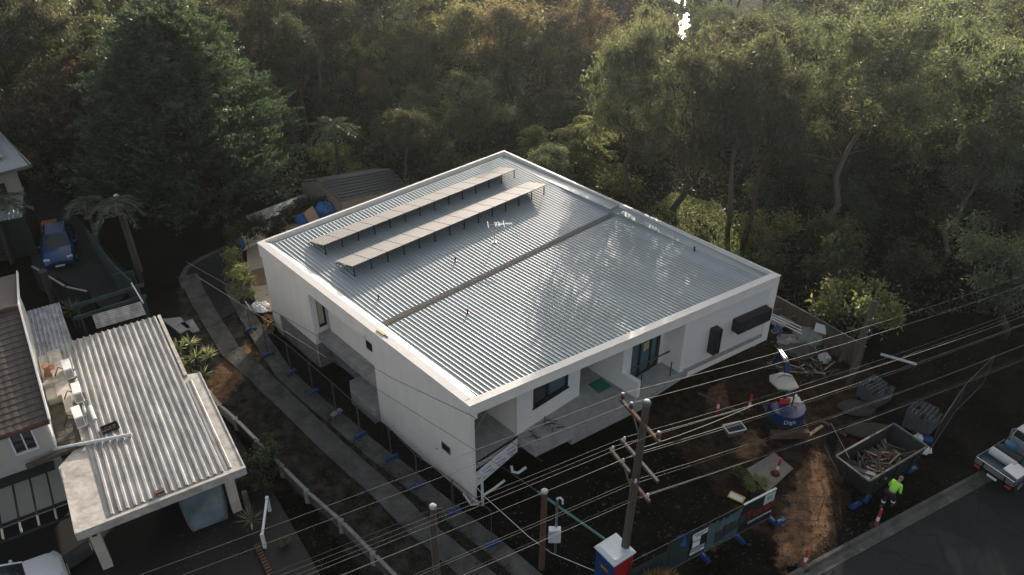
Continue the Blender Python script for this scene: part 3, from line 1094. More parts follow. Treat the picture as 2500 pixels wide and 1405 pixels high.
def gum_proto(nm, seed, H, spread, ncl, per, leafm, barkm, lean=(0, 0), low=0.38, cr=(0.5, 1.15), leaf=(0.24, 0.068), droop=0.6, r0=0.22):
    r = np.random.default_rng(seed)
    mb = MB()
    top = np.array([lean[0], lean[1], H * 0.86])
    tp = limb(mb, (0, 0, -0.3), top, r0, 0.05, r, n=8, seg=8, wob=0.035)
    cl = []
    nl = max(6, ncl // 6)
    for k in range(nl):
        t = low + (1 - low) * (k + r.random()) / nl
        i = min(int(t * 8), 7)
        a = tp[i] + (tp[i + 1] - tp[i]) * (t * 8 - i)
        ang = k * 2.4 + r.uniform(-.5, .5)
        f = math.sin(math.pi * min(1, max(0.12, (t - low) / (1 - low) * 0.75 + 0.2)))
        rad = spread * (0.55 + 0.5 * r.random()) * (0.35 + 0.65 * f)
        e = a + np.array([math.cos(ang) * rad, math.sin(ang) * rad, rad * r.uniform(0.35, 0.85) + 0.2])
        e[2] = min(e[2], H * 0.97)
        lp = limb(mb, a, e, r0 * 0.5 * (1 - t * .6), 0.03, r, n=5, seg=5, sag=-0.05, wob=0.09)
        m = max(3, ncl // nl)
        for q in range(m):
            s = lp[r.integers(2, 6)]
            o = r.normal(size=3) * np.array([1, 1, .6]) * rad * 0.33
            o[2] = abs(o[2]) * 0.7 if r.random() < .7 else o[2]
            c = s + o
            R = r.uniform(*cr)
            cl.append((c[0], c[1], min(c[2], H - .3), R))
            if r.random() < .6: limb(mb, s, c, 0.03, 0.012, r, n=4, seg=2)
    for k in range(7):                                   # bare dead limbs low on the trunk and out of the crown
        t = r.uniform(low * .7, .95)
        i = min(int(t * 8), 7)
        a = tp[i] + (tp[i + 1] - tp[i]) * (t * 8 - i)
        ang = r.uniform(0, 6.28)
        ln = r.uniform(.8, spread * .95)
        e = a + np.array([math.cos(ang) * ln, math.sin(ang) * ln, ln * r.uniform(.1, .8)])
        q = limb(mb, a, e, .045, .012, r, n=4, seg=4, wob=.12)
        limb(mb, q[2], q[2] + r.normal(size=3) * .5, .02, .008, r, n=4, seg=2)
    P, dr = clump_points(cl, per, 0.8, 0.55, r)
    P[:, 2] -= np.abs(r.normal(size=len(P))) * .18
    D = dr * 0.7 + r.normal(size=P.shape) * 0.6
    D[:, 2] -= droop
    return leaf_mesh(nm + '_crown', P, D, leaf[0], leaf[1], leafm, r), mb.mesh(nm + '_trunk', barkm, True)


def shrub_proto(nm, seed, R, H, ncl, per, leafm, leaf=(0.16, 0.08), cr=(0.35, 0.7), barkm=None):
    r = np.random.default_rng(seed)
    mb = MB()
    cl = []
    for k in range(ncl):
        ang = r.uniform(0, 6.28)
        rr = R * math.sqrt(r.random()) * 0.85
        zt = H * (0.25 + 0.72 * r.random()) * math.sqrt(max(0.05, 1 - (rr / R) ** 2 * 0.8))
        c = (math.cos(ang) * rr, math.sin(ang) * rr, zt, r.uniform(*cr))
        cl.append(c)
        if k % 3 == 0: limb(mb, (r.normal() * .1, r.normal() * .1, -0.1), c[:3], 0.05, 0.012, r, n=5, seg=3)
    P, dr = clump_points(cl, per, 0.8, 0.35, r)
    D = dr + r.normal(size=P.shape) * 0.7
    return leaf_mesh(nm + '_crown', P, D, leaf[0], leaf[1], leafm, r), mb.mesh(nm + '_trunk', barkm or M['bark'], True)


def place_tree(nm, protos, loc, label, cat='tree', group=None, s=1.0, sz=None, rot=None):
    t = thing(nm, label, cat, loc, rot if rot is not None else random.uniform(0, 6.28), group)
    t.scale = (s, s, sz or s)
    obj('trunk', protos[1], t)
    obj('crown', protos[0], t)
    return t


G = [gum_proto('gum_a', 1, 11.0, 3.0, 60, 480, M['gum'], M['bark'], low=0.5),
     gum_proto('gum_b', 2, 12.0, 2.6, 52, 480, M['gum'], M['barkpale'], lean=(0.8, 0.3), low=0.55, r0=.2),
     gum_proto('gum_c', 3, 10.0, 3.4, 66, 460, M['gum'], M['bark'], lean=(-0.5, 0.6), low=0.46),
     gum_proto('gum_d', 4, 10.5, 2.4, 46, 480, M['gumbronze'], M['barkred'], low=0.52),
     gum_proto('gum_e', 5, 9.5, 3.1, 58, 460, M['gumbronze'], M['barkpale'], low=0.48, lean=(0.4, -0.4)),
     gum_proto('gum_f', 6, 12.5, 2.2, 40, 460, M['gum'], M['barkred'], low=0.58, lean=(-0.3, 0))]
SH = [shrub_proto('bush_a', 21, 1.6, 2.6, 30, 420, M['shrub']),
      shrub_proto('bush_b', 22, 1.3, 3.4, 30, 400, M['shrub'], leaf=(0.2, 0.07)),
      shrub_proto('bush_c', 23, 1.7, 2.2, 30, 420, M['shrublight']),
      shrub_proto('bush_d', 24, 2.2, 4.6, 44, 330, M['shrub'], leaf=(0.2, 0.09), cr=(0.45, 0.9))]

# sun corridor: what may stand between the sun and the surfaces the photograph shows lit
sdir = Vector((math.sin(SUN_AZ), math.cos(SUN_AZ)))
TAN = math.tan(SUN_EL)
LIT = [(hw(u_, v_).x, hw(u_, v_).y, 4.7) for u_ in (0.3, 3, 6, 8) for v_ in (0.5, 4, 8, 12, 17)] + \
      [(hw(u_, v_).x, hw(u_, v_).y, 4.7) for u_ in (11, 14, 16.5) for v_ in (0.5, 4, 6)] + \
      [(cw(a, b).x, cw(a, b).y, 3.1) for a in (0, 2, 4, 6) for b in (0.2, 3, 6, 9, 12)] + \
      [(*at(px_, py_, z_).xy, z_) for px_, py_, z_ in ((1985, 1085, .1), (1950, 1225, .1), (1975, 1290, .1), (1940, 1330, .1), (1950, 1355, .1), (1930, 1262, .1), (1990, 1240, .1), (600, 690, 1.6), (650, 640, .1), (720, 505, 1.9), (610, 560, .8), (2075, 790, 2.6), (1910, 880, 2.2), (620, 850, .2), (2010, 1140, .1), (1420, 420, 2.2), (1400, 350, 4.2), (1450, 400, 3.2), (1480, 460, 1.2), (1305, 400, 2.0), (1080, 380, 1.5), (1700, 520, .1), (1650, 500, .1))] + \
      [(at(575, 890).x, at(575, 890).y, 0.3), (at(540, 930).x, at(540, 930).y, 0.3)]


def max_h(x, y, R):
    h = 99
    for (a, b, c) in LIT:
        dx, dy = x - a, y - b
        t = dx * sdir.x + dy * sdir.y
        if t < 0.5: continue
        o = abs(dx * sdir.y - dy * sdir.x)
        if o < R * 0.85: h = min(h, c + t * TAN)
    return h


GLINT = at(1664, 60).xy            # where the creek mirrors the sun towards the street side
SHOWN = []                         # (x, y, r) of what stands already


def clear(x, y, r):
    return all((x - a) ** 2 + (y - b) ** 2 > (r + q) ** 2 for a, b, q in SHOWN)


# big cypress left of the house
def cypress_proto():
    r = np.random.default_rng(77)
    mb = MB()
    H = 14.6
    mb.tube([(0, 0, -.3), (0.1, 0.1, 4), (0.0, 0.2, 9), (0, 0, H - .6)], [0.55, 0.42, 0.25, 0.05], 9)
    P, D = [], []
    nb = 300
    for k in range(nb):
        t = (k + 0.5) / nb
        z = 1.6 + (H - 2.2) * t ** 0.92
        prof = 6.9 * (min(1, (z + 1.5) / 4.2) ** 0.6) * (max(0.0, 1 - ((z - 2.2) / (H - 1.6)) ** 1.65) if z > 2.2 else 1) + 0.35
        ang = k * 2.39996 + r.uniform(-.3, .3)
        rad = prof * r.uniform(0.72, 1.10)
        dirv = np.array([math.cos(ang), math.sin(ang), 0])
        rise = r.uniform(0.05, 0.30)
        a = np.array([0, 0, z * 0.9])
        e = dirv * rad + np.array([0, 0, z + rad * rise * 0.3])
        limb(mb, a, e * np.array([.92, .92, 1]), 0.06, 0.015, r, n=4, seg=3, sag=0.02)
        # feathery upswept sprays along the outer half of the branch
        ns = int(5 + rad * 1.7)
        for q in range(ns):
            f = 1 - 0.55 * (r.random() ** 1.5)
            c = a + (e - a) * f + r.normal(size=3) * np.array([.35, .35, .22]) * (0.5 + rad / 7)
            m = 42
            tdir = dirv * 0.8 + np.array([0, 0, 0.55]) + r.normal(size=3) * 0.35
            tdir /= np.linalg.norm(tdir)
            ll = r.uniform(0.5, 0.95)
            s = r.random((m, 1))
            sid = np.cross(tdir, [0, 0, 1.0])
            sid /= np.linalg.norm(sid)
            p = c + tdir * (s - .3) * ll * 1.5 + sid * r.normal(size=(m, 1)) * 0.20 * (1.15 - s) + r.normal(size=(m, 3)) * 0.07
            p[:, 2] -= (s[:, 0] - 0.4) ** 2 * 0.35
            P.append(p)
            D.append(np.tile(tdir, (m, 1)) + sid * r.normal(size=(m, 1)) * 0.7 + r.normal(size=(m, 3)) * 0.35)
    return leaf_mesh('cypress_crown', np.concatenate(P), np.concatenate(D), 0.26, 0.085, M['cypress'], r), mb.mesh('cypress_trunk', M['barkred'], True)


CP = cypress_proto()
b0 = at(498, 505)
place_tree('cypress_tree', CP, b0, 'huge dark green spreading cypress between the blue car and the white house', 'tree', rot=0.4)
SHOWN.append((b0.x, b0.y, 6.2))

# named trees: (pixel of the foot, prototype, height scale, width scale, label)
def named(px, py, pr, h, wd, label, nm='gum_tree', R=2.2, rot=None, cat='tree'):
    b = at(px, py)
    hz = max(v_[2] for v_ in [(0, 0, 1)]) and h
    t = place_tree(nm, pr, (b.x, b.y, 0), label, cat, None, wd, hz, rot)
    SHOWN.append((b.x, b.y, R))
    return t


named(205, 470, G[4], 0.98, 1.12, 'bronze topped round gum tree left of the huge cypress', rot=1.0)
named(30, 400, G[4], 0.62, 0.6, 'small orange tinted tree beside the far neighbour roof', 'small_tree', 1.2, rot=2.0)
named(968, 262, G[2], 1.15, 1.0, 'dark forked gum tree with a thick trunk behind the tiled shed', rot=0.3)
named(1240, 300, G[3], 1.06, 1.35, 'bronze crowned gum tree behind the back corner of the roof', rot=2.2)
named(1385, 285, G[4], 1.08, 1.0, 'bronze crowned gum tree beside two bare dark trunks')
named(1130, 280, G[3], 0.98, 1.1, 'bronze gum tree left of the largest bronze crown', rot=4.0)
named(1532, 535, G[2], 1.38, 0.95, 'tall thin gum tree left of the sun glint, behind the roof edge', rot=0.6, R=1.4)
named(1775, 575, G[1], 1.18, 0.95, 'tall dark trunked gum tree right of the sun glint', rot=1.9, R=1.4)
named(1815, 610, G[5], 1.10, 0.9, 'dark gum with a pair of low forks behind the right parapet', rot=3.1, R=1.4)
named(1800, 470, G[0], 1.20, 1.1, 'broad gum tree deep behind the right parapet', rot=3.0)
named(2000, 590, gum_proto('gum_big', 40, 14.4, 4.8, 115, 430, M['gum'], M['barkpale'], lean=(2.2, 1.2), low=0.60, cr=(0.7, 1.25), r0=0.24), 1.0, 1.0,
      'largest gum tree on the right with a pale leaning trunk', rot=0.2, R=3.2)
named(2300, 560, G[2], 1.3, 1.3, 'spreading gum right of the pale leaning trunk', rot=1.2)
named(2300, 640, G[1], 0.8, 0.9, 'slim ivy clad gum at the right of the forest', R=1.4)
named(2480, 640, G[0], 1.1, 1.2, 'gum leaning out of the right side of the forest above the power lines')
named(2450, 820, gum_proto('gum_low', 41, 7.4, 2.8, 40, 450, M['gum'], M['bark'], lean=(2.4, 1.0), low=0.45, r0=0.25), 0.9, 1.0, 'low leaning gum with a bare reddish limb at the right border', rot=3.3)


def feather_proto(seed, H, R):
    """pale tree of flat feathery fronds"""
    r = np.random.default_rng(seed)
    mb = MB()
    mb.tube([(0, 0, -.2), (.1, 0, H * .5), (0, .1, H * .85)], [.14, .09, .03], 7)
    P, D = [], []
    for k in range(75):
        z = H * r.uniform(.35, 1.0)
        ang = r.uniform(0, 6.28)
        rad = R * r.uniform(.15, 1) * math.sqrt(max(.08, 1 - ((z / H - .6) / .5) ** 2))
        c = np.array([math.cos(ang) * rad, math.sin(ang) * rad, z])
        limb(mb, (0, 0, z * .8), c, .03, .01, r, n=4, seg=2)
        for f in range(9):
            a2 = r.uniform(0, 6.28)
            d = np.array([math.cos(a2), math.sin(a2), .15])
            s = np.linspace(0.05, 1, 16)[:, None]
            ax = c + d * s * .75 + np.array([0, 0, -.32]) * s ** 2
            sd = np.cross(d, [0, 0, 1.0])
            for sg in (-1, 1):
                P.append(ax + sd * sg * .09 * np.sin(s * 3) + r.normal(size=(16, 3)) * .02)
                D.append(np.tile(sd * sg + d * .6, (16, 1)))
    return leaf_mesh('feather_crown', np.concatenate(P), np.concatenate(D), .22, .075, M['feather'], r), mb.mesh('feather_trunk', M['barkpale'], True)


FE = feather_proto(51, 5.4, 2.3)
named(1420, 470, FE, 1.0, 1.0, 'pale yellow green feathery tree rising behind the roof edge', 'feathery_tree', 2.0, rot=0)
named(1305, 440, FE, 0.78, 0.55, 'small feathery tree just right of the back roof corner', 'feathery_tree', 1.2, rot=2)
named(1480, 500, SH[2], 1.5, 1.5, 'brownish round bush right of the feathery tree', 'bush', 1.6, cat='shrub')

named(2078, 822, SH[2], 1.75, 1.5, 'bright sunlit leafy bush behind the boundary fence by the leaning pole', 'bush', 1.8, cat='shrub')
named(1870, 610, SH[2], 1.3, 1.3, 'sunlit bush behind the right parapet near the spiky plant', 'bush', 1.2, cat='shrub')
named(1080, 330, SH[2], 1.3, 1.3, 'pale sunlit bush behind the back parapet, left of the roof corner', 'bush', 1.4, cat='shrub')
# forest filling
labels = {0: ('grey green gum tree standing in the forest behind the house', 'gum trees of the forest'),
          1: ('slim pale barked gum tree standing in the forest', 'pale slim gum trees of the forest'),
          2: ('wide crowned gum tree standing in the forest', 'wide gum trees of the forest'),
          3: ('slim bronze leaved gum tree standing in the forest', 'slim bronze gum trees of the forest'),
          4: ('broad bronze leaved gum tree standing in the forest', 'broad bronze gum trees of the forest'),
          5: ('narrow red barked gum tree standing in the forest', 'narrow gum trees of the forest')}
Hs = (11.0, 12.0, 10.0, 10.5, 9.5, 12.5)
fr_ = random.Random(5)


def visible(x, y, top):
    d = Vector((x, y, top - CAM_Z))
    z = d.dot(FW)
    return z > 0 and abs(d.x / z * FPX) < 1520 and -1200 < d.dot(UP) / z * FPX < 950


def in_glint(x, y, r):
    """keep the line of sight to the mirrored sun open"""
    d = GLINT.normalized()
    t = x * d.x + y * d.y
    o = abs(x * d.y - y * d.x)
    return o < r and t > 52


def ok_ground(x, y):
    u_, v_ = huv((x, y))
    if -6 < u_ < 20 and -4.5 < v_ < 24: return False
    if y < 34 + 0: return False
    if x < -8 and y < 52 and x > -30: return False
    if x <= -30 and y < 51: return False
    # right of the house: forest edge
    if u_ >= 20 and (y < 38 - 0.2 * (x - 14)): return False
    if 90 < y < 121.5 and 17 + (y - 93) * .13 < x < 21.5 + (y - 93) * .2: return False
    return True




def zone(x, y):
    d = Vector((x, y, 3 - CAM_Z))
    px_ = 1250 + FPX * d.x / d.dot(FW)
    for lim, nm in ((430, 'above far left roofs'), (800, 'by the huge cypress'), (1150, 'above the tiled shed'), (1450, 'behind the roof corner'), (1800, 'near the sun glint'), (2150, 'near the largest gum')):
        if px_ < lim: break
    else:
        nm = 'at far right'
    row = 'front row' if y < 62 else 'second row' if y < 75 else 'deep forest' if y < 91 else 'farthest row'
    return row + ' ' + nm


kinds = ('grey green gum tree', 'pale barked gum tree', 'wide crowned gum tree', 'slim bronze leaved gum tree', 'broad bronze leaved gum tree', 'narrow red barked gum tree')
cnt = 0
for tries in range(5200):
    y = fr_.uniform(44, 122) if tries % 3 else fr_.uniform(44, 80)
    x = fr_.uniform(-0.75 * y - 4, 0.75 * y + 4)
    k = fr_.choice((0, 0, 1, 1, 2, 2, 3, 4, 5, 5))
    far = y > 88
    sp = 1.75 + .5 * fr_.random() if y < 75 else 2.0
    if not ok_ground(x, y) or not clear(x, y, sp): continue
    if in_glint(x, y, 1.5): continue
    sc_ = fr_.uniform(0.8, 1.25)
    R = 2.6 * sc_
    mh = max_h(x, y, R)
    hh = Hs[k] * sc_
    if hh > mh - .2:
        sc_ = (mh - .4) / Hs[k]
        hh = mh
        if sc_ < 0.42: continue
    if not visible(x, y, hh): continue
    place_tree('gum_tree', G[k], (x, y, -0.1), ('tall ' if hh > 9.5 else 'short ') + kinds[k] + ', ' + zone(x, y), 'tree', labels[k][1], max(sc_, .62) * fr_.uniform(.85, 1.1), sc_, fr_.uniform(0, 6.28))
    SHOWN.append((x, y, sp))
    cnt += 1
    if cnt >= 230: break
print('forest trees', cnt)
cnt = 0
SHOWN2 = []
skind = ['dense dark green bush', 'upright dark bush', 'low pale green bush', 'tall rounded bush']
sgrp = ['dense dark bushes under the trees', 'upright dark bushes under the trees', 'low pale bushes under the trees', 'tall rounded bushes under the trees']
for tries in range(6000):
    y = fr_.uniform(38, 92)
    x = fr_.uniform(-0.72 * y - 3, 0.72 * y + 3)
    if not ok_ground(x, y): continue
    if in_glint(x, y, .5) and y > 70: continue
    if any((x - a) ** 2 + (y - b) ** 2 < 1.5 for a, b in SHOWN2): continue
    k = fr_.choice((0, 1, 2, 3, 1, 0))
    s = fr_.uniform(.7, 1.35)
    hh = (2.6, 3.4, 2.2, 4.6)[k] * s
    if hh > max_h(x, y, 1.5 * s): continue
    if not visible(x, y, hh): continue
    lawn_ok = not (45 < y < 56 and 8 < x < 19 and fr_.random() < .9)
    if not lawn_ok: continue
    place_tree('bush', SH[k], (x, y, -.1), ('large ' if s > 1.05 else 'small ') + skind[k] + ', ' + zone(x, y), 'shrub', sgrp[k], s, s, fr_.uniform(0, 6.28))
    SHOWN2.append((x, y))
    cnt += 1
    if cnt >= 280: break
print('bushes', cnt)

for k, (x, y, s) in enumerate(((18.3, 92.2, .75), (20.6, 93.5, .8), (19.5, 90.6, .55), (21.6, 97, .8), (18.9, 98, .5), (22.8, 102, .9))):
    place_tree('bush', SH[1], (x, y, -.4), ('small' if s < .76 else 'large') + ' reedy bush at the edge of the glinting creek', 'shrub', 'reedy bushes on the creek bank', s)
# far wood on the rise beyond the creek, one mass
r = np.random.default_rng(9)
pts = []
for k in range(700):
    y = r.uniform(122, 330)
    x = r.uniform(-0.72 * y, 0.72 * y)
    pts.append((x, y, r.uniform(2, 7) + (y - 122) * 0.03, r.uniform(1.8, 3.4)))
P, dr = clump_points(pts, 28, .8, .5, r)
fw_ = obj('far_wood', leaf_mesh('far_wood', P, dr + r.normal(size=P.shape) * .5, .8, .4, M['gum'], r))
tag(fw_, 'far wood of pale hazy gum crowns beyond the creek', 'wood', kind='stuff')
# ground cover of ferns, litter and low leaves
n = 90000
xs = r.uniform(-62, 62, n)
ys = 38 + 55 * r.random(n) ** 1.3
keep = np.array([ok_ground(a, b) and not (b > 90) for a, b in zip(xs, ys)])
xs, ys = xs[keep], ys[keep]
gp = np.stack([xs, ys, r.uniform(0.02, 0.5, len(xs)) ** 1.5], 1)
gd = r.normal(size=gp.shape)
gd[:, 2] = abs(gd[:, 2]) * .8
gc = obj('ground_cover', leaf_mesh('ground_cover', gp, gd, .3, .11, M['shrub'], r))
tag(gc, 'low fern and leaf cover on the forest floor', 'ground cover', kind='stuff')

gl_ = []
for poly in ([at(*p) for p in [(985, 460), (1000, 415), (1100, 395), (1240, 350), (1300, 370), (1180, 430)]], [at(*p) for p in [(1560, 540), (1640, 470), (1760, 500), (1790, 560), (1860, 640), (1700, 640)]]):
    xs_, ys_ = [p.x for p in poly], [p.y for p in poly]
    for k in range(9000):
        x, y = r.uniform(min(xs_), max(xs_)), r.uniform(min(ys_), max(ys_))
        if inside(x, y, poly): gl_.append((x, y, r.uniform(0, .1)))
gl_ = np.array(gl_)
gd_ = r.normal(size=gl_.shape) * .45
gd_[:, 2] += 1
tag(obj('grass', leaf_mesh('grass', gl_, gd_, .17, .035, M['shrublight'], r)), 'short sunlit grass behind the house', 'grass', kind='stuff')
gz = lambda p: Vector((p.x, p.y, 0))
# ------------------------------------------------------------------ solar rows on the roof
def solar_row(v0, v1, ua, ub, n, label):
    root = thing('solar_panel_row', label, 'solar panels', hw(ua, v1, 0), HROT, 'tilted solar panel rows on the roof')
    z0, z1 = 5.02, 5.46
    dv = v1 - v0
    ln = math.hypot(dv, z1 - z0)
    up_ = Vector((0, dv, z0 - z1)).normalized()         # local: from the raised front edge to the low back edge
    pw = (ub - ua) / n
    mid = Vector((0, dv / 2, (z0 + z1) / 2))
    nrm = Vector((1, 0, 0)).cross(up_)
    pm = MB().obox((0, 0, 0), (pw - 0.045, ln, 0.035), (1, 0, 0), up_).mesh('solar_panel', M['panel'])
    cm = MB()
    cm.obox(nrm * 0.0185, (pw - 0.06, 0.02, 0.002), (1, 0, 0), up_)
    cme = cm.mesh('centre_line', mat('panel_line', (0.42, 0.40, 0.38), 0.4) if 'panel_line' not in bpy.data.materials else bpy.data.materials['panel_line'])
    for k in range(n):
        p = obj('solar_panel', pm, root, mid + Vector((pw * (k + .5), 0, 0)))
        obj('centre_line', cme, p)
    for t in (0.12, 0.86):
        c = Vector((0, 0, z1)) + up_ * ln * t - nrm * 0.045
        MB().box(-0.12, ub - ua + 0.10, -0.02, 0.02, -0.02, 0.02).build('rail', M['black'], root, loc=c)
    for k in range(1, n):
        MB().obox(mid + Vector((pw * k, 0, 0)) - nrm * .012, (.052, ln - .02, .02), (1, 0, 0), up_).build('joint_strip', M['black'], root)
    post = MB()
    hp_ = z1 - 0.10 - 4.82
    post.box(-.022, .022, -.022, .022, 0, hp_)
    post.box(-.055, .055, -.055, .055, 0, .02)
    pme = post.mesh('post', M['black'])
    dg = MB()
    for k in range(n + 1):
        x = 0.16 + (ub - ua - .3) * k / n
        obj('post', pme, root, (x, 0.12, 4.90 - .0209 * (v1 - .68)))
    bkp = MB().box(-.02, .02, -.02, .02, 0, .22).mesh('short_post', M['black'])
    for k in range(n + 1):
        x = 0.16 + (ub - ua - .3) * k / n
        obj('short_post', bkp, root, (x, dv - 0.12, 4.80))
    return root


solar_row(1.72, 3.33, 2.06, 15.85, 13, 'rear row of tilted solar panels, nearest the back parapet')
solar_row(4.46, 6.12, 2.02, 15.70, 13, 'front row of tilted solar panels, nearest the roof gutter')

# antenna
q = hw(9.67, 8.19)
an = thing('tv_antenna', 'white television antenna on a thin mast standing on the roof', 'antenna', (q.x, q.y, 4.74), 0)
MB().box(-.14, .14, -.1, .1, 0, .05).tube([(0, 0, 0), (0, 0, .1)], .04).build('base', M['whitepl'], an)
MB().tube([(0, 0, .05), (0, 0, 1.12)], .014, 6).build('mast', M['galv'], an)
bd = Vector((1, .1, 0)).normalized()
sd = Vector((-.1, 1, 0)).normalized()
MB().tube([bd * -.35 + Vector((0, 0, 1.1)), bd * .95 + Vector((0, 0, 1.1))], .012, 5).build('boom', M['whitepl'], an)
for pos, hl in [(-.33, .36), (.52, .40), (.06, .26), (.13, .2), (.22, .25), (.28, .24), (.34, .12), (.41, .1), (.48, .08), (.60, .08), (.67, .08), (.74, .08), (.81, .07), (.88, .08), (.94, .09)]:
    c = bd * pos + Vector((0, 0, 1.115))
    MB().tube([c - sd * hl, c + sd * hl], .016, 5).build('element', M['whitepl'], an)
for (u_, v_), lb in zip([(1.91, 8.5), (6.86, 8.31), (4.32, 12.34), (16.8, 16.12)],
                        ['short copper vent pipe near the left parapet', 'short copper vent pipe in front of the solar panels', 'short copper vent pipe on the front half of the roof', 'short dark vent pipe near the right front roof corner']):
    q = hw(u_, v_)
    zz = 4.90 - (v_ - .56) * .0209 if v_ < 10.1 else 4.70 + (v_ - 10.6) * .022
    vp = thing('vent_pipe', lb, 'vent pipe', (q.x, q.y, zz), 0, 'vent pipes on the roof')
    MB().lathe([(.07, 0), (.07, .04), (.032, .05), (.032, .16)], 8).build('pipe', M['copper'] if u_ < 16 else M['black'], vp)
    MB().lathe([(.05, .16), (.05, .24), (.02, .27)], 8).build('cowl', M['black'], vp)
q = at(930, 812, 5.06)
lv = thing('spirit_level', 'yellow spirit level lying on the left parapet', 'spirit level', (q.x, q.y, 5.035), HROT - math.pi / 2 + .05)
MB().box(-.28, .28, -.05, .05, 0, .05).build('body', M['yellow'], lv)
MB().box(.28, .50, -.018, .018, .0, .03).build('bubble_end', M['black'], lv)

# ------------------------------------------------------------------ left neighbour: carport
CPT = thing('carport', 'white flat carport with stained ribbed iron roof at the left', 'carport', Cc, CROT)
cr_ = MB()
cr_.prism([(0, 0), (6.2, 0), (6.2, 7.0), (5.55, 7.2), (5.55, 12.0), (0.9, 12.0), (0.9, 5.0), (-0.12, 3.9)], 2.68, 2.94)
cr_.build('roof_slab', M['lichen'], CPT)


def iron_roof(x0, x1, y0, y1, z0, z1, pitch, rh, name, m, parent, sheet_n=3, along='y', th=.01):
    """ribbed sheets between two heights; ribs run along y (or x)"""
    n = int((x1 - x0) / pitch) if along == 'y' else int((y1 - y0) / pitch)
    k = 0
    while k < n:
        c = min(sheet_n, n - k)
        prof = []
        for j in range(c):
            b = (k + j) * pitch
            prof += [(b, 0), (b + pitch * .5, 0), (b + pitch * .62, rh), (b + pitch * .88, rh)]
        prof.append(((k + c) * pitch, 0))
        mb = MB()
        a, bb = [], []
        for q_, h in prof:
            if along == 'y':
                a.append((x0 + q_, y0, z0 + h)); bb.append((x0 + q_, y1, z1 + h))
            else:
                zq = z0 + (z1 - z0) * q_ / max(.01, (y1 - y0))
                a.append((x0, y0 + q_, zq + h)); bb.append((x1, y0 + q_, zq + h))
        mm = len(prof)
        mb.add(a + bb, [((i, i + 1, mm + i + 1, mm + i)) for i in range(mm - 1)])
        mb.add([(p[0], p[1], p[2] - th) for p in a + bb], [((mm + i, mm + i + 1, i + 1, i)) for i in range(mm - 1)])
        mb.add(a + [(p[0], p[1], p[2] - th) for p in a], [(mm + i, mm + i + 1, i + 1, i) for i in range(mm - 1)])
        mb.build(name, m, parent)
        k += c


iron_roof(1.08, 5.52, 0.14, 12.6, 2.96, 3.02, 0.274, 0.062, 'roof_sheet', M['oldroof'], CPT)
iron_roof(5.52, 5.8, 0.2, 6.6, 2.955, 2.97, 0.274, 0.03, 'roof_sheet', M['oldroof'], CPT)
fa = MB()
fa.box(0, 6.2, -.12, 0, 2.60, 2.99)
fa.box(6.2, 6.26, -.12, 7.0, 2.62, 2.98)
fa.box(5.55, 5.70, 7.0, 12.6, 2.66, 3.06)
fa.box(-.06, 0, -.12, 3.8, 2.60, 2.96)
fa.build('fascia', M['lichen'], CPT)
for x, y in ((0.45, 0.7), (5.62, 0.85), (5.4, 11.5), (0.5, 11.5)):
    MB().prism([(x - .19, y - .19), (x + .19, y - .19), (x + .19, y + .19), (x - .19, y + .19)], -0.1, 2.62).build('post', M['cream'], CPT)
for x, y in ((0.45, 0.7), (5.66, 0.85)):
    lp = MB().box(x - .09, x + .09, y - .30, y - .19, 2.0, 2.18).build('lamp', M['black'], CPT)
    MB().prism([(x - .14, y - .36), (x + .14, y - .36), (x + .1, y - .19), (x - .1, y - .19)], 2.18, 2.26).build('lamp_hood', M['terra'], lp)
# things resting on the carport roof
br = tag(MB().box(-.17, .17, -.09, .09, 0, .09).build('loose_brick', M['woodred'], loc=cw(3.04, .28, 3.03)), 'single brown brick left on the front edge of the carport roof', 'brick')
br.rotation_euler = (0, 0, CROT + .05)
q = cw(2.05, 5.1, 3.03)
tr = thing('black_tray', 'shallow black tray of debris on the ribbed carport roof', 'tray', q, CROT + .1)
tb = MB()
tb.box(-.34, .34, -.22, .22, 0, .03)
for a in (-.34, .31): tb.box(a, a + .03, -.22, .22, .03, .11)
for a in (-.22, .19): tb.box(-.31, .31, a, a + .03, .03, .11)
tb.build('tray', M['rubber'], tr)
deb = MB()
for k in range(14): deb.blob((random.uniform(-.25, .25), random.uniform(-.13, .13), .05), (.05, .04, .025), 6, 4, .2)
tag(deb.build('leaf_debris', M['wood'], tr), kind='stuff')
a, b = cw(-.12, 4.93, 3.08), cw(2.76, 4.12, 3.12)
dp = MB().tube([a, a.lerp(b, .3), b], .075, 10)
tag(dp.build('downpipe', M['pvc']), 'long white plastic downpipe lying across the carport roof', 'pipe')
# parapet block, chimney pot and air conditioners between house and carport
PB = thing('parapet_block', 'low cream masonry block between the tiled house and carport', 'wall', Cc, CROT)
pb = MB()
pb.box(0.02, 0.95, 8.3, 11.9, 2.2, 3.15)
pb.box(0.62, 0.95, 6.9, 8.3, 2.2, 3.25)
pb.build('masonry', M['cream'], PB)
pb = MB()
pb.box(0.02, .62, 9.2, 9.36, 3.15, 3.35)
pb.box(0.45, .98, 8.25, 11.95, 3.15, 3.24)
pb.build('coping', M['lichen'], PB)
dr = MB().prism([(0.0, 5.2), (0.86, 5.2), (0.86, 8.25), (0.0, 8.25)], 2.2, 2.84)
dr.build('gully_floor', mat('mossy_concrete', (0.085, 0.075, 0.062), .9, var=.6, vscale=2.5, bump=.3, detail=9), PB)
dr = MB()
for k in range(4):
    for j in range(2): dr.box(0.05 + j * .36, .36 + j * .36, 5.5 + k * .42, 5.86 + k * .42, 2.84, 2.855)
tag(dr.build('paver', M['concdark'], PB), kind='stuff')
pot = thing('chimney_pot', 'terracotta chimney pot with twin mouths beside the brown tiled roof', 'chimney pot', cw(.32, 10.2, 3.15), CROT)
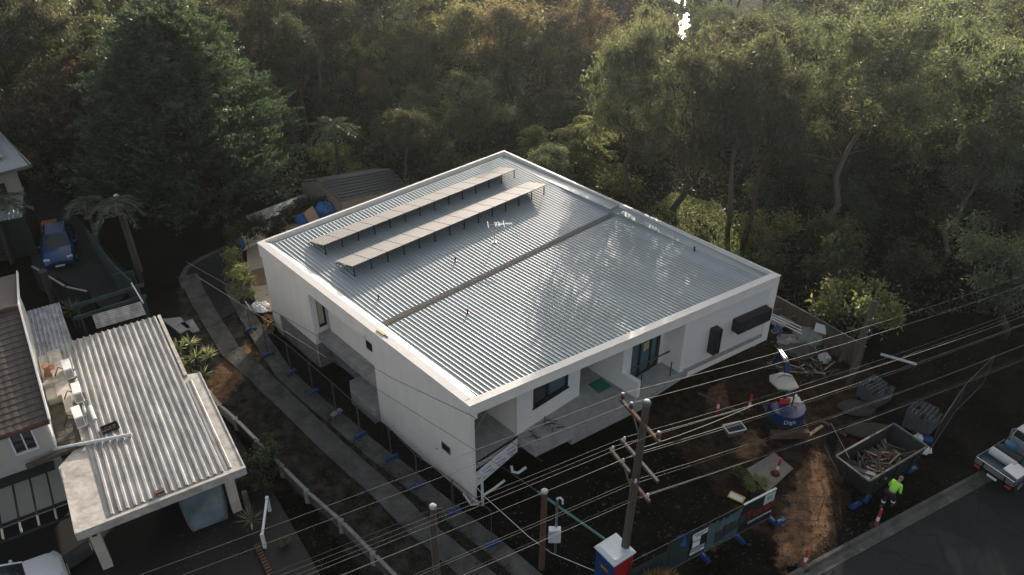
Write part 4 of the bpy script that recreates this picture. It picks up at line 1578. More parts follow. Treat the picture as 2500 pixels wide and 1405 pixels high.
MB().lathe([(.2, 0), (.19, .1), (.13, .2), (.13, .42), (.17, .46), (.17, .52), (.1, .52)], 12).build('pot', M['terra'], pot)
MB().tube([(0, 0, .3), (.14, -.1, .42), (.24, -.18, .44)], [.12, .12, .14], 10).build('mouth', M['terra'], pot)


def aircon(x, y, rz, label, dark=False):
    a = thing('air_conditioner', label, 'air conditioner', cw(x, y, 3.06), CROT + rz, 'air conditioner units beside the carport roof')
    MB().box(-.17, .17, -.42, .42, .08, .66).build('casing', M['whitepl'], a, bevel=.015)
    g = MB()
    for k in range(9): g.box(-.14 + .032 * k, -.125 + .032 * k, -.426, -.420, .16, .58)
    for k in range(8): g.box(.170, .176, -.30 + k * .06, -.275 + k * .06, .16, .58)
    g.build('grille', M['black'] if dark else M['concdark'], a)
    MB().box(-.2, .26, -.34, -.28, 0, .08).box(-.2, .26, .28, .34, 0, .08).build('bracket', M['galv'], a)
    MB().tube([(-.17, .25, .3), (-.35, .3, .42), (-.5, .1, .3), (-.62, .05, .1)], .025, 6).build('hose', M['rubber'], a)
    return a


aircon(1.12, 9.75, 0.03, 'white air conditioner unit nearest the chimney pot')
aircon(1.25, 7.75, 0.0, 'white air conditioner with dark grille, middle of the three', True)
aircon(1.05, 6.05, 0.05, 'white air conditioner nearest the long downpipe')
tag(MB().tube([cw(1.55, 6.9, 3.12), cw(1.6, 5.9, 3.12)], .08, 8).build('pipe_offcut', M['pvc']), 'short white pipe offcut lying beside the air conditioners', 'pipe')
# lower roofs behind the carport
LR = thing('lean_to_roof', 'blue grey ribbed lean-to roof beside the brown tiles', 'roof', Cc, CROT)
iron_roof(-0.02, 1.50, 11.95, 16.5, 2.98, 3.05, .19, .03, 'roof_sheet', mat('flaking_blue_iron', (.36, .38, .40), .55, col2=(.13, .15, .19), vscale=3.5, contrast=1.6, stretch=(2, .5, 1), detail=10), LR, 2)
MB().box(.05, 1.45, 12.7, 16.3, 0, 2.95).build('wall', M['cream'], LR)
PR = thing('patio_roof', 'small pale corrugated roof at the back of the carport', 'roof', Cc, CROT)
iron_roof(2.75, 5.1, 13.25, 14.5, 2.9, 2.98, .2, .04, 'roof_sheet', M['oldroof'], PR, 2, along='x')
for x in (2.8, 5.05): MB().box(x, x + .09, 14.3, 14.39, -0.1, 2.88).build('post', M['steelrust'], PR)
PG = thing('pergola', 'dark teal timber pergola behind the carport', 'pergola', Cc, CROT)
teal = mat('teal_painted_timber', (.045, .075, .08), .7, var=.25)
MB().bar((1.9, 15.0, 2.75), (5.5, 15.25, 2.75), .05, .22).build('beam', teal, PG)
MB().bar((1.9, 16.2, 2.75), (5.6, 16.45, 2.75), .05, .22).build('beam', teal, PG)
for x, y in ((2.2, 15.05), (2.15, 16.2), (5.3, 15.2), (5.25, 16.4)): MB().box(x, x + .1, y - .05, y + .05, -.1, 2.7).build('post', teal, PG)
MB().bar((5.2, 14.4, 2.9), (5.05, 16.7, 2.9), .06, .1).build('rafter', M['pvc'], PG)

# ------------------------------------------------------------------ left neighbour: brown tiled house
TH = thing('tiled_house', 'cream rendered house with brown tiled roof at the left border', 'house', Cc, CROT)
ex, ey0, ez0, ey1, ez1 = 0.16, 4.45, 4.95, 10.9, 6.55
sl_ = (ez1 - ez0) / (ey1 - ey0)
wl = MB()
wl.box(-7, -1.36, 4.95, 5.15, -0.1, 4.85)
wl.box(-0.62, -0.02, 4.95, 5.15, -0.1, 4.85)
wl.box(-1.36, -0.62, 4.95, 5.15, -0.1, 3.45)
wl.box(-1.36, -0.62, 4.95, 5.15, 4.45, 4.85)
wl.prism([(-.22, 5.15), (-.02, 5.15), (-.02, 16), (-.22, 16)], -0.1, [4.95, 4.95, 4.95, 4.95])
wl.build('wall', mat('pale_render', (.46, .445, .40), .85, var=.1, vscale=.8, bump=.15, bscale=40), TH)
gb = MB().add([(-.12, 5.0, 4.9), (-.12, 10.9, 6.45), (-.12, 16.6, 4.9), (-.02, 5.0, 4.9), (-.02, 10.9, 6.45), (-.02, 16.6, 4.9)], [(0, 1, 2), (5, 4, 3), (0, 3, 4, 1), (1, 4, 5, 2)])
gb.build('gable', M['cream'], TH)
wo = MB().box(-1.42, -1.36, 4.90, 5.0, 3.40, 4.50).box(-.62, -.56, 4.90, 5.0, 3.40, 4.50).box(-1.36, -.62, 4.90, 5.0, 3.40, 3.46).box(-1.36, -.62, 4.90, 5.0, 4.44, 4.50).box(-1.0, -.95, 4.93, 5.0, 3.46, 4.44).build('window', M['whitepl'], TH)
MB().box(-1.36, -.62, 5.02, 5.03, 3.45, 4.45).build('pane', M['glass'], wo)
under = MB().add([(-7, ey0, ez0 - .03), (ex, ey0, ez0 - .03), (ex, ey1, ez1 - .03), (-7, ey1, ez1 - .03), (ex, 17.2, ez0 - .03), (-7, 17.2, ez0 - .03)], [(0, 1, 2, 3), (3, 2, 4, 5)])
under.build('roof', M['tile'], TH)
rows = 20
tl = (ey1 - ey0) / rows
prof = [(-.15, .008), (-.13, .0), (-.08, .010), (0.0, .014), (.08, .010), (.13, .0), (.15, 0.008)]
tm = MB()
vs_ = []
for yy, dz in ((-.03, .02), (tl + .04, -.004)):
    for x_, z_ in prof: vs_.append((x_, yy, z_ * .8 + dz))
tm.add(vs_, [(i, i + 1, 7 + i + 1, 7 + i) for i in range(6)])
tm.add([vs_[i] for i in range(7)] + [(vs_[i][0], vs_[i][1], vs_[i][2] - .022) for i in range(7)], [(7 + i, 8 + i, i + 1, i) for i in range(6)])
tme = tm.mesh('roof_tile', M['tile'])
for rr in range(rows):
    for c in range(9):
        o = obj('roof_tile', tme, TH, (ex - .19 - .298 * c + random.uniform(-.004, .004), ey0 + rr * tl, ez0 + rr * tl * sl_ + random.uniform(0, .006)))
        o.rotation_euler = (math.atan(sl_), 0, random.uniform(-.008, .008))
bg_ = MB().bar((ex + .02, ey0 - .06, ez0 + .03), (ex + .02, ey1, ez1 + .05), .06, .16)
bg_.bar((ex + .02, ey1, ez1 + .05), (ex + .02, 17.2, ez0 + .03), .06, .16)
bg_.build('barge_board', M['pvc'], TH)
MB().box(-7, ex, ey0 - .09, ey0 - .02, ez0 - .16, ez0 + .0).build('gutter', M['woodred'], TH)
for k in range(4):
    MB().tube([(ex - .05 - .42 * k, ey1, ez1 + .04), (ex - .49 - .42 * k, ey1, ez1 + .05)], [.13, .15], 8).build('ridge_tile', M['tile'], TH)
MB().tube([(-.02, 4.86, 4.7), (-.02, 4.86, 2.9)], .05, 8).build('downpipe', M['pvc'], TH)
# lower awning, deck rafters
AW = thing('rafter_awning', 'row of pale tipped awning rafters below the cream wall', 'awning', Cc, CROT)
MB().box(-5.5, -.3, 4.4, 4.93, 2.48, 2.56).build('awning_roof', M['steelrust'], AW)
for k in range(8):
    x = -.65 - .62 * k
    rf = MB().bar((x, 4.5, 2.35), (x - .02, 2.2, 1.95), .06, .12).build('rafter', M['steelrust'], AW)
    MB().bar((x - .016, 2.62, 2.03), (x - .021, 2.18, 1.955), .065, .125).build('rafter_tip', M['cream'], rf)
MB().bar((-5.5, 2.9, 1.96), (0.1, 2.9, 1.96), .07, .12).build('beam', M['steelrust'], AW)
MB().bar((-5.5, 2.2, 1.80), (0.1, 2.2, 1.80), .05, .10).build('beam', M['steelrust'], AW)
tag(MB().bar(cw(-1.2, 4.5, 3.02), cw(1.0, 4.75, 3.02), .22, .16).build('timber_beam', M['wood']), 'rough brown beam end sitting on the white carport slab', 'beam')
tag(MB().prism([tuple(cw(*p)[:2]) for p in [(-1.6, 1.0), (.05, 1.6), (0.05, 1.9), (-1.6, 1.3)]], -.1, .55).build('garden_wall', M['concdark']), 'low dark garden wall left of the carport post', 'wall')

# covered car in the carport, as one draped sheet
n1, n2 = 26, 18
vs_, fs2 = [], []
rc = random.Random(8)
for i in range(n1):
    for j in range(n2):
        fx = i / (n1 - 1)
        a = math.pi * j / (n2 - 1)
        ln = 3.9
        w_ = 0.86 * (1 - 0.22 * abs(2 * fx - 1) ** 4)
        prof_ = 0.62 + 0.78 * math.exp(-((fx - .55) / .26) ** 4) - 0.10 * abs(2 * fx - 1) ** 3
        prof_ *= 1 - .5 * max(0, abs(2 * fx - 1) - .86) / .14
        x = -math.cos(a) * w_ * (1.0 if abs(math.cos(a)) < .98 else 1.05)
        z = prof_ * (math.sin(a) ** .45) + (0.02 if 0 < j < n2 - 1 else 0.0)
        cr = .035 * math.sin(fx * 31 + 3 * math.sin(a * 5)) * math.sin(a) + .03 * math.sin(a * 17 + fx * 9)
        vs_.append((x + cr * .6, fx * ln + .05 * math.sin(a * 9), max(.0, z + cr * .6)))
for i in range(n1 - 1):
    for j in range(n2 - 1):
        fs2.append((i * n2 + j, i * n2 + j + 1, (i + 1) * n2 + j + 1, (i + 1) * n2 + j))
fs2 += [tuple(range(n2 - 1, -1, -1)), tuple((n1 - 1) * n2 + j for j in range(n2))]
cc = MB().add(vs_, fs2).build('covered_car', mat('car_cover', (.13, .17, .19), .7, var=.2, vscale=2, bump=.6, bscale=4), loc=cw(4.45, .55, 0), smooth=True)
cc.rotation_euler = (0, 0, CROT - .04)
tag(cc, 'car under a wrinkled blue grey cover inside the carport', 'covered car')


# cars
def car(name, label, loc, rz, body_m, kind='suv'):
    t = thing(name, label, 'car', loc, rz)
    L2, W2 = 2.25, .91
    # body as lofted sections along y, front at -y
    secs = [(-2.22, .45, .62, .70), (-2.12, .32, .80, .84), (-1.75, .28, .92, .90), (-1.05, .28, 1.02, .91), (0.0, .28, 1.04, .92), (1.2, .28, 1.06, .91), (1.95, .3, 1.04, .88), (2.2, .42, .9, .80)]
    mb = MB()
    vs_ = []
    for y, zl, zt, hw_ in secs:
        vs_ += [(-hw_ * .93, y, zl), (hw_ * .93, y, zl), (hw_, y, zl + (zt - zl) * .45), (hw_ * .97, y, zt - .1), (hw_ * .84, y, zt), (-hw_ * .84, y, zt), (-hw_ * .97, y, zt - .1), (-hw_, y, zl + (zt - zl) * .45)]
    fs_ = []
    for i in range(len(secs) - 1):
        for k in range(8): fs_.append((i * 8 + k, i * 8 + (k + 1) % 8, i * 8 + 8 + (k + 1) % 8, i * 8 + 8 + k))
    fs_ += [tuple(range(7, -1, -1)), tuple((len(secs) - 1) * 8 + k for k in range(8))]
    mb.add(vs_, fs_).build('body', body_m, t, smooth=True, bevel=.02)
    # cabin: glass house and roof
    gh = MB()
    a = [(-.76, -.95, 1.03), (.76, -.95, 1.03), (.80, 1.85, 1.04), (-.80, 1.85, 1.04)]
    b = [(-.60, -.15, 1.55), (.60, -.15, 1.55), (.62, 1.45, 1.56), (-.62, 1.45, 1.56)]
    gh.add(a + b, [(0, 1, 5, 4), (1, 2, 6, 5), (2, 3, 7, 6), (3, 0, 4, 7)])
    gh.build('window_glass', M['glass'], t)
    rf = MB()
    rf.add([(-.61, -.17, 1.54), (.61, -.17, 1.54), (.63, 1.5, 1.55), (-.63, 1.5, 1.55), (-.52, -.05, 1.61), (.52, -.05, 1.61), (.54, 1.4, 1.62), (-.54, 1.4, 1.62)],
           [(3, 2, 1, 0), (4, 5, 6, 7), (0, 1, 5, 4), (1, 2, 6, 5), (2, 3, 7, 6), (3, 0, 4, 7)])
    for s in (-1, 1):
        rf.bar((s * .77, -.97, 1.03), (s * .61, -.15, 1.56), .07, .05)
        rf.bar((s * .81, 1.85, 1.03), (s * .62, 1.45, 1.56), .08, .09)
        rf.bar((s * .80, .45, 1.03), (s * .62, .45, 1.56), .07, .05)
    rf.build('roof', body_m, t, bevel=.015)
    for s in (-1, 1):
        MB().tube([(s * .5, .05, 1.65), (s * .52, 1.3, 1.66)], .018, 6).build('roof_rail', M['alu'], t)
        MB().blob((s * 1.0, -.62, 1.07), (.10, .07, .08), 8, 6).build('wing_mirror', body_m, t, smooth=True)
        MB().obox((s * .64, -2.03, .80), (.34, .16, .10), (1, s * .35, 0), None, (0, -.35, 1)).build('headlight', mat('headlight', (.55, .58, .6), .15) if 'headlight' not in bpy.data.materials else bpy.data.materials['headlight'], t)
        for y in (-1.38, 1.38):
            wmb = MB().tube([(s * .74, y, .33), (s * .93, y, .33)], .33, 18)
            wh = wmb.build('wheel', M['rubber'], t)
            MB().tube([(s * .90, y, .33), (s * .94, y, .33)], .2, 12).build('rim', M['alu'], wh)
    MB().box(-.5, .5, -2.25, -2.19, .42, .62).build('grille', M['black'], t)
    MB().box(-.26, .26, -2.28, -2.25, .36, .46).build('number_plate', M['whitepl'], t)
    return t


bluecar = mat('blue_car_paint', (.006, .055, .17), .25, spec=.6)
p0 = at(152, 662)
dcar = Vector((.42, -.91, 0)).normalized()
cc_ = p0 - dcar * 2.2
car('blue_car', 'blue compact car parked on the upper paved driveway', (cc_.x, cc_.y, .01), math.atan2(-dcar.x * -1, dcar.y * -1) * 0 + math.atan2(dcar.x, -dcar.y), bluecar)
q = cw(-3.1, .7)
wc = car('white_car', 'white car cut by the lower left border', (q.x, q.y, 0.01), CROT + math.pi / 2 + .1, M['whitepl'])
for px, py, m_, lb in ((125, 560, 'autumn', 'orange plastic bin standing behind the blue car'), (127, 574, 'red', 'red plastic tub standing behind the blue car')):
    q = at(px, py)
    t_ = thing('storage_tub', lb, 'tub', q, .4)
    mm_ = M['red'] if m_ == 'red' else mat('orange_plastic', (.5, .17, .03), .5)
    bb = MB().prism([(-.42, -.3), (.42, -.3), (.42, .3), (-.42, .3)], 0, .5)
    bb.build('tub', mm_, t_)
    MB().box(-.46, .46, -.34, .34, .5, .55).build('lid', mm_, t_)


# ------------------------------------------------------------------ far left neighbour
H2 = thing('far_neighbour_house', 'pale ribbed roofed house with solar panel at the far left border', 'house', at(72, 402, 5.0).xy.to_3d(), math.radians(42))
iron_roof(-7.5, 0, 0, 7.0, 4.95, 5.5, .24, .035, 'roof_sheet', M['roof'], H2)
MB().box(-7.5, .02, -.08, 0, 4.80, 5.0).box(0, .1, -.08, 7.0, 4.8, 5.04).build('gutter', M['galv'], H2)
MB().box(-7.2, -.7, .9, 6.5, 0, 4.85).build('wall', M['cream'], H2)
sp = MB().obox((-2.9, 2.6, 5.42), (3.8, 2.0, .05), (1, 0, 0), (0, 1, .14)).build('solar_panel', M['panel'], H2)
sp = MB().box(-2.6, -1.6, .86, .92, 2.8, 3.9).build('window', M['frame'], H2)
MB().box(-2.52, -1.68, .84, .86, 2.86, 3.84).build('pane', M['glass'], sp)
H3 = thing('garage', 'low pale roofed garage with slatted door behind the palm trees', 'garage', at(62, 528, 2.9).xy.to_3d(), math.radians(24))
iron_roof(-5, 0, 0, 4.0, 2.85, 3.1, .24, .03, 'roof_sheet', M['roof'], H3)
MB().box(-4.9, -.1, .3, 3.8, 0, 2.8).build('wall', M['steelrust'], H3)
for k in range(11): MB().box(-3.6, -.6, .24, .30, .25 + k * .2, .40 + k * .2).build('slat', M['steelrust'], H3)
# dark fences round the upper driveway
def panel_fence(pts, h, label, m, th=.06, name='panel_fence', capm=None):
    f = thing(name, label, 'fence', pts[0])
    for a, b in zip(pts, pts[1:]):
        n = max(1, round((b - a).length / 2.0))
        for k in range(n):
            p, q_ = a.lerp(b, k / n) - pts[0], a.lerp(b, (k + 1) / n) - pts[0]
            MB().bar(p + Vector((0, 0, h / 2 - .05)), p + (q_ - p) * .98 + Vector((0, 0, h / 2 - .05)), th, h).build('panel', m, f)
            MB().bar(p + Vector((0, 0, h - .02)), p + (q_ - p) * .98 + Vector((0, 0, h - .02)), th + .05, .06).build('cap_rail', capm or m, f)
        MB().box(b.x - pts[0].x - .06, b.x - pts[0].x + .06, b.y - pts[0].y - .06, b.y - pts[0].y + .06, -.1, h + .03).build('post', m, f)
    return f


blackfence = mat('black_fence_sheet', (.010, .011, .012), .7)
panel_fence([gz(at(78, 650, 1.6)), gz(at(160, 700, 1.6)), gz(at(215, 712, 1.6))], 1.6, 'black sheet fence in front of the blue car', blackfence, capm=M['galv'])
panel_fence([gz(at(210, 560, 1.5)), gz(at(275, 645, 1.5)), gz(at(318, 685, 1.5))], 1.5, 'dark teal fence along the right of the upper paved driveway', teal)
panel_fence([gz(at(276, 670, 1.4)), gz(at(322, 662, 1.4))], 1.4, 'short dark gate panel beside the teal fence', teal)
q = at(342, 660)
ps = MB().tube([(q.x, q.y, -.1), (q.x - .1, q.y + .1, 2.4), (q.x - .25, q.y + .3, 5.0)], [.17, .15, .14], 9)
st = thing('bare_pole', 'bare trunk like timber pole with a white cap left of the driveway', 'pole', (0, 0, 0))
ps.build('pole', M['barkpale'], st)
MB().lathe([(.16, 0), (.16, .07), (.1, .1)], 10, (q.x - .25, q.y + .3, 4.98)).build('cap', M['whitepl'], st)
q = at(136, 748)
ps = MB().lathe([(.22, -.1), (.2, .8), (.21, 1.3), (.19, 2.2), (.24, 2.35), (.24, 2.42), (.1, 2.42)], 10, (q.x, q.y, 0)).build('log_post', M['bark'])
tag(ps, 'thick rough log post in front of the black sheet fence', 'post')


# palms and rosettes
def frond(P, D, c, d, ln, drop, r, leafl=.5, n=20):
    s = np.linspace(.08, 1, n)[:, None]
    ax = c + d * s * ln + np.array([0, 0, -drop]) * s ** 2.2
    sd = np.cross(d, [0, 0, 1.0])
    sd /= np.linalg.norm(sd) + 1e-6
    for sg in (-1, 1):
        w_ = np.sin(np.clip(s * 2.6 + .3, 0, 3.1))
        P.append(ax + sd * sg * leafl * .45 * w_ + np.array([0, 0, -.12]) * w_)
        D.append(np.tile(sd * sg + d * .7 + np.array([0, 0, -.35]), (n, 1)))
    return [Vector(p) for p in ax[::4]]


def palm(px, py, H, label, nf=15, fl=2.1, lean=(0, 0), rot=0, s=1):
    r = np.random.default_rng(px * 7 + py)
    b = at(px, py)
    t = thing('palm_tree', label, 'palm', (b.x, b.y, 0), rot, 'palms beside the upper driveway')
    mb = MB().tube([(0, 0, -.2), (lean[0] * .4, lean[1] * .4, H * .5), (lean[0], lean[1], H)], [.17, .13, .12], 8)
    mb.build('trunk', M['bark'], t)
    P, D = [], []
    st = MB()
    for k in range(nf):
        a = k * 2.4
        el = r.uniform(-.1, .75)
        d = np.array([math.cos(a), math.sin(a), el])
        d /= np.linalg.norm(d)
        pts = frond(P, D, np.array([lean[0], lean[1], H]), d, fl * r.uniform(.8, 1.1), r.uniform(.7, 1.5), r, n=34)
        st.tube(pts, [.03] * (len(pts) - 1) + [.006], 4)
    st.build('frond_stem', M['palm'], t)
    obj('frond', leaf_mesh('palm_fronds', np.concatenate(P), np.concatenate(D), .52, .06, M['palm'], r), t)
    return t


palm(30, 640, 4.6, 'palm tree with drooping fronds in front of the garage roof', lean=(.3, -.3))
palm(-25, 660, 6.0, 'taller palm tree at the left border')
palm(345, 690, 5.2, 'palm tree with a sunlit frond beside the bare timber pole', lean=(-.4, .6), nf=11, fl=1.7)
palm(255, 640, 4.4, 'small palm tree behind the teal fence', nf=11, fl=1.5)
palm(835, 470, 5.2, 'tree fern like palm behind the tiled shed', nf=16, fl=1.9)


def rosette(name, heads, label, m, cat='plant', leafl=.55, n=26, wd=.06, rr=0.0, group=None):
    """strap leaved plant; heads = [(point, stem height)]"""
    b = heads[0][0]
    t = thing(name, label, cat, (b.x, b.y, 0), 0, group)
    P, D, = [], []
    st = MB()
    r = np.random.default_rng(int(abs(b.x * 100)) + 3)
    for p, h in heads:
        o = np.array([p.x - b.x, p.y - b.y, h])
        MB().tube([(o[0] * .6, o[1] * .6, -.1), tuple(o)], [.05, .04], 6).build('stem', M['bark'], t)
        for k in range(n):
            a = r.uniform(0, 6.28)
            el = r.uniform(-.15, 1.3)
            d = np.array([math.cos(a) * math.cos(el), math.sin(a) * math.cos(el), math.sin(el)])
            P.append((o + d * leafl * .5)[None])
            D.append(d[None])
    obj('leaf_crown', leaf_mesh(name + '_leaves', np.concatenate(P), np.concatenate(D), leafl, wd, m, r), t)
    return t


rosette('dracaena_plant', [(at(470, 925), .9), (at(450, 900), 1.3), (at(490, 915), 1.1), (at(500, 940), .6), (at(455, 940), .7), (at(478, 895), 1.5), (at(520, 905), .9), (at(515, 890), .7), (at(440, 915), 1.0), (at(480, 950), .5)],
        'clump of sunlit strap leaved plants beside the carport roof edge', M['yucca'], leafl=.62, n=34, wd=.075)
rosette('yucca_plant', [(at(618, 1290), .5)], 'single spiky yucca in front of the carport post', M['yucca'], leafl=.75, n=46, wd=.06)
rosette('cordyline_plant', [(at(185, 800), 1.2), (at(200, 795), 1.0)], 'dark green spiky plant behind the lean-to roof', M['palm'], leafl=.8, n=40, wd=.07)
rosette('cordyline_plant', [(at(1855, 655), 1.4), (at(1868, 660), 1.1)], 'spiky green plant beside the right end of the roof', M['palm'], leafl=.95, n=46, wd=.08)

# ------------------------------------------------------------------ yard behind the house
TS = thing('tin_shed', 'long low shed with pale green flat tin roof behind the hedge', 'shed', (0, 0, 0))
za = 1.3
c0, c1, c2, c3 = [at(*p, za) for p in [(600, 528), (772, 463), (788, 484), (615, 548)]]
rfp = [(p.x, p.y) for p in (c0, c1, c2, c3)]
for k in range(3):
    f0, f1 = k / 3, (k + 1) / 3 - .004
    a, b, c, d = c0.lerp(c1, f0), c0.lerp(c1, f1), c3.lerp(c2, f1), c3.lerp(c2, f0)
    MB().prism([(p.x, p.y) for p in (a, b, c, d)], za - .05, za).build('roof_sheet', mat('green_grey_tin', (.30, .35, .31), .5, var=.12, vscale=2) if k == 0 else bpy.data.materials['green_grey_tin'], TS)
ce = sum((c0, c1, c2, c3), Vector()) / 4
MB().prism([tuple((ce + (Vector((p[0], p[1], za)) - ce) * .94)[:2]) for p in rfp], -.1, za - .06).build('wall', M['concdark'], TS)
HS = thing('tiled_shed', 'dark slate tiled shed behind the back parapet of the house', 'shed', (0, 0, 0))
r0, r1, e1_, e0 = at(776, 440, 3.0), at(950, 411, 3.0), at(996, 455, 2.2), at(832, 492, 2.2)
ux = (r1 - r0).normalized()
nrow, ncol = 8, 16
for i in range(nrow):
    for j in range(ncol):
        f0, f1 = i / nrow, (i + 1) / nrow
        a = r0.lerp(r1, j / ncol).lerp(e0.lerp(e1_, j / ncol), f0)
        b = r0.lerp(r1, (j + .97) / ncol).lerp(e0.lerp(e1_, (j + .97) / ncol), f0)
        c = r0.lerp(r1, (j + .97) / ncol).lerp(e0.lerp(e1_, (j + .97) / ncol), f1 + .01) + Vector((0, 0, .05))
        d = r0.lerp(r1, j / ncol).lerp(e0.lerp(e1_, j / ncol), f1 + .01) + Vector((0, 0, .05))
        dn = Vector((0, 0, -.035))
        MB().add([a, b, c, d, a + dn, b + dn, c + dn, d + dn], [(0, 3, 2, 1), (4, 5, 6, 7), (2, 3, 7, 6), (1, 2, 6, 5), (3, 0, 4, 7)]).build('roof_tile', M['tiledark'], HS)
back_ = (r0 - e0).xy.to_3d()
b0_, b1_ = r0 + back_ + Vector((0, 0, -.8)), r1 + back_ + Vector((0, 0, -.8))
MB().add([r0, r1, b1_, b0_], [(0, 1, 2, 3)]).build('back_roof', M['tiledark'], HS)
wv_ = MB()
ins = lambda p: p.lerp((r0 + r1 + e0 + e1_) / 4, .03)
for a, b in ((e0, e1_),): wv_.prism([(ins(a).x, ins(a).y), (ins(b).x, ins(b).y), (ins(b).x - .05, ins(b).y + .1), (ins(a).x - .05, ins(a).y + .1)], -.1, 2.15)
g0 = [ins(e0), ins(r0), ins(r0 + back_)]
wv_.add([(g0[0].x, g0[0].y, -.1), (g0[2].x, g0[2].y, -.1), (g0[2].x, g0[2].y, 2.1), (g0[1].x, g0[1].y, 2.92), (g0[0].x, g0[0].y, 2.12)], [(0, 1, 2, 3, 4)])
wv_.build('wall', mat('dull_shed_render', (.20, .185, .16), .85, var=.2), HS)
MB().bar(r0 + Vector((0, 0, .03)), e0 + Vector((0, 0, .05)), .09, .1).build('barge_board', M['woodred'], HS)

# retaining wall and hedge
a, b = gz(at(575, 568, 1.08)), gz(at(654, 549, 1.08))
a, b = Vector((a.x, a.y, 0)), Vector((b.x, b.y, 0))
RW = thing('retaining_wall', 'cream stained retaining wall below the hedge', 'wall', (0, 0, 0))
MB().bar(a + Vector((0, 0, .45)), b + Vector((0, 0, .45)), .25, 1.1).build('wall', M['cream'], RW)
MB().bar(a + Vector((0, 0, 1.02)), b + Vector((0, 0, 1.02)), .34, .08).build('coping', M['lichen'], RW)
MB().bar(at(590, 612) + Vector((0, 0, .12)), at(668, 575) + Vector((0, 0, .12)), .22, .3).build('lower_kerb', M['lichen'], RW)
BW = thing('rear_wall', 'pale panelled boundary wall behind the back parapet', 'wall', (0, 0, 0))
p, q = at(850, 492, .6), at(1000, 434, .6)
for k in range(9):
    a, b = gz(p.lerp(q, k / 9)), gz(p.lerp(q, (k + .97) / 9))
    MB().bar(a + Vector((0, 0, .25)), b + Vector((0, 0, .25)), .12, .7).build('panel', M['cream'], BW)


def hedge(px, z, hw_, hh, label, m, per=26, leaf=(.15, .08), name='hedge'):
    r = np.random.default_rng(31)
    P = [at(*p, z) for p in px]
    cl = []
    for a, b in zip(P, P[1:]):
        n = int((b - a).length / .3)
        for k in range(n):
            c = a.lerp(b, k / n)
            for q_ in range(3): cl.append((c.x - P[0].x + r.normal() * hw_ * .5, c.y - P[0].y + r.normal() * hw_ * .5, r.uniform(.4, hh), r.uniform(.3, .48)))
    t = thing(name, label, 'hedge', gz(P[0]))
    pp, dr_ = clump_points(cl, per * 10, .9, .4, r)
    obj('foliage', leaf_mesh('hedge_leaves', pp, dr_ + r.normal(size=pp.shape) * .6, leaf[0], leaf[1], m, r), t)
    sm = MB()
    for k in range(0, len(cl), 9): MB().tube([(cl[k][0], cl[k][1], -.1), (cl[k][0], cl[k][1], cl[k][2])], [.03, .012], 5).build('stem', M['bark'], t)
    return t


hedge([(556, 560), (600, 545), (680, 520), (745, 498), (805, 478)], 1.8, .38, 1.95, 'long clipped hedge with sunlit top along the tin shed', M['shrub'], 110)
hedge([(820, 505), (880, 480), (950, 452)], .9, .25, 1.2, 'straggly creeper along the pale panelled wall', M['shrub'], 60)
# sunlit shrub by the driveway
SB = [shrub_proto('drive_shrub', 61, .75, 3.0, 60, 520, M['shrublight'], leaf=(.12, .05), cr=(.22, .42))]
for px, py, s, sz, lb in ((600, 740, 1.0, 1.0, 'tall sunlit yellow green shrub beside the driveway at the house corner'), (578, 690, .9, .95, 'yellow green shrub behind the sunlit one by the driveway'), (574, 620, .62, .8, 'darker leafy shrub beside the blue tarp bundle')):
    q = at(px, py)
    place_tree('shrub', SB[0], (q.x, q.y, 0), lb, 'shrub', None, s, sz)


def crumple(name, c, r_, m, label, cat, seed=1, n=16, mm=10, jit=.16, group=None):
    o = MB().blob((0, 0, r_[2] * .55), r_, n, mm, jit, random.Random(seed)).build(name, m, smooth=False)
    o.location = c
    for v_ in o.data.vertices: v_.co.z = max(0, v_.co.z)
    return tag(o, label, cat, group)


crumple('tarp_bundle', at(584, 612), (.42, .36, .75), M['bluetarp'], 'blue tarp bundle left of the rear concrete slab', 'tarp', 2)
sheet('terrace', [at(*q_, .7) for q_ in [(652, 553), (735, 541), (832, 512), (838, 470), (745, 505), (665, 530)]], .7, M['conc'], th=.8)
crumple('tarp_bundle', at(742, 547, .7), (.55, .4, .5), M['bluetarp'], 'blue tarp heap left of the leaning board', 'tarp', 3)
crumple('tarp_bundle', at(795, 530, .7), (.75, .5, .7), M['bluetarp'], 'blue tarp heap right of the leaning board, touching the roof edge', 'tarp', 4)
lb_ = MB()
a, b = at(772, 548, .75), at(752, 512, 1.9)
lb_.bar(a, b, .8, .06, (.3, -.5, .8)).build('leaning_board', M['plywood'])
tag(bpy.data.objects['leaning_board'], 'pale timber board leaning between the two blue tarp heaps', 'board')
DK = thing('deck', 'small deck of pale timber boards behind the house corner', 'deck', (0, 0, 0))
d0, d1, d2, d3 = at(677, 560, .75), at(745, 555, .75), at(745, 538, .75), at(680, 545, .75)
for k in range(12):
    a, b = d0.lerp(d1, (k + .5) / 12), d3.lerp(d2, (k + .5) / 12)
    MB().bar(a, b, .145, .03).build('deck_board', M['plywood'], DK)
rr_ = random.Random(12)
for k in range(22):
    q = at(rr_.uniform(655, 735), rr_.uniform(532, 548), .8) if k > 8 else at(rr_.uniform(652, 672), rr_.uniform(548, 572), .45)
    f = rr_.uniform(.75, 1.2)
    o = crumple('rubble_sack', (q.x, q.y, q.z - .1), (.34 * f, .24 * f, .2 * f), M['tarpgrey'], ('large' if f > .97 else 'small') + ' pale stone filled sack ' + ('heaped on the terrace below the hedge' if k > 8 else 'at the foot of the terrace'), 'sack', k, 9, 6, .12, 'stone sacks below the hedge')
mh = MB().lathe([(.0, .0), (1.05, .0), (1.0, .02), (.0, .02)], 28).build('tank_lid', mat('tank_lid_brown', (.14, .10, .065), .9, var=.2), loc=Vector((*at(640, 676).xy, .012)))
tag(mh, 'round brown tank lid set in the rear concrete slab', 'tank lid')
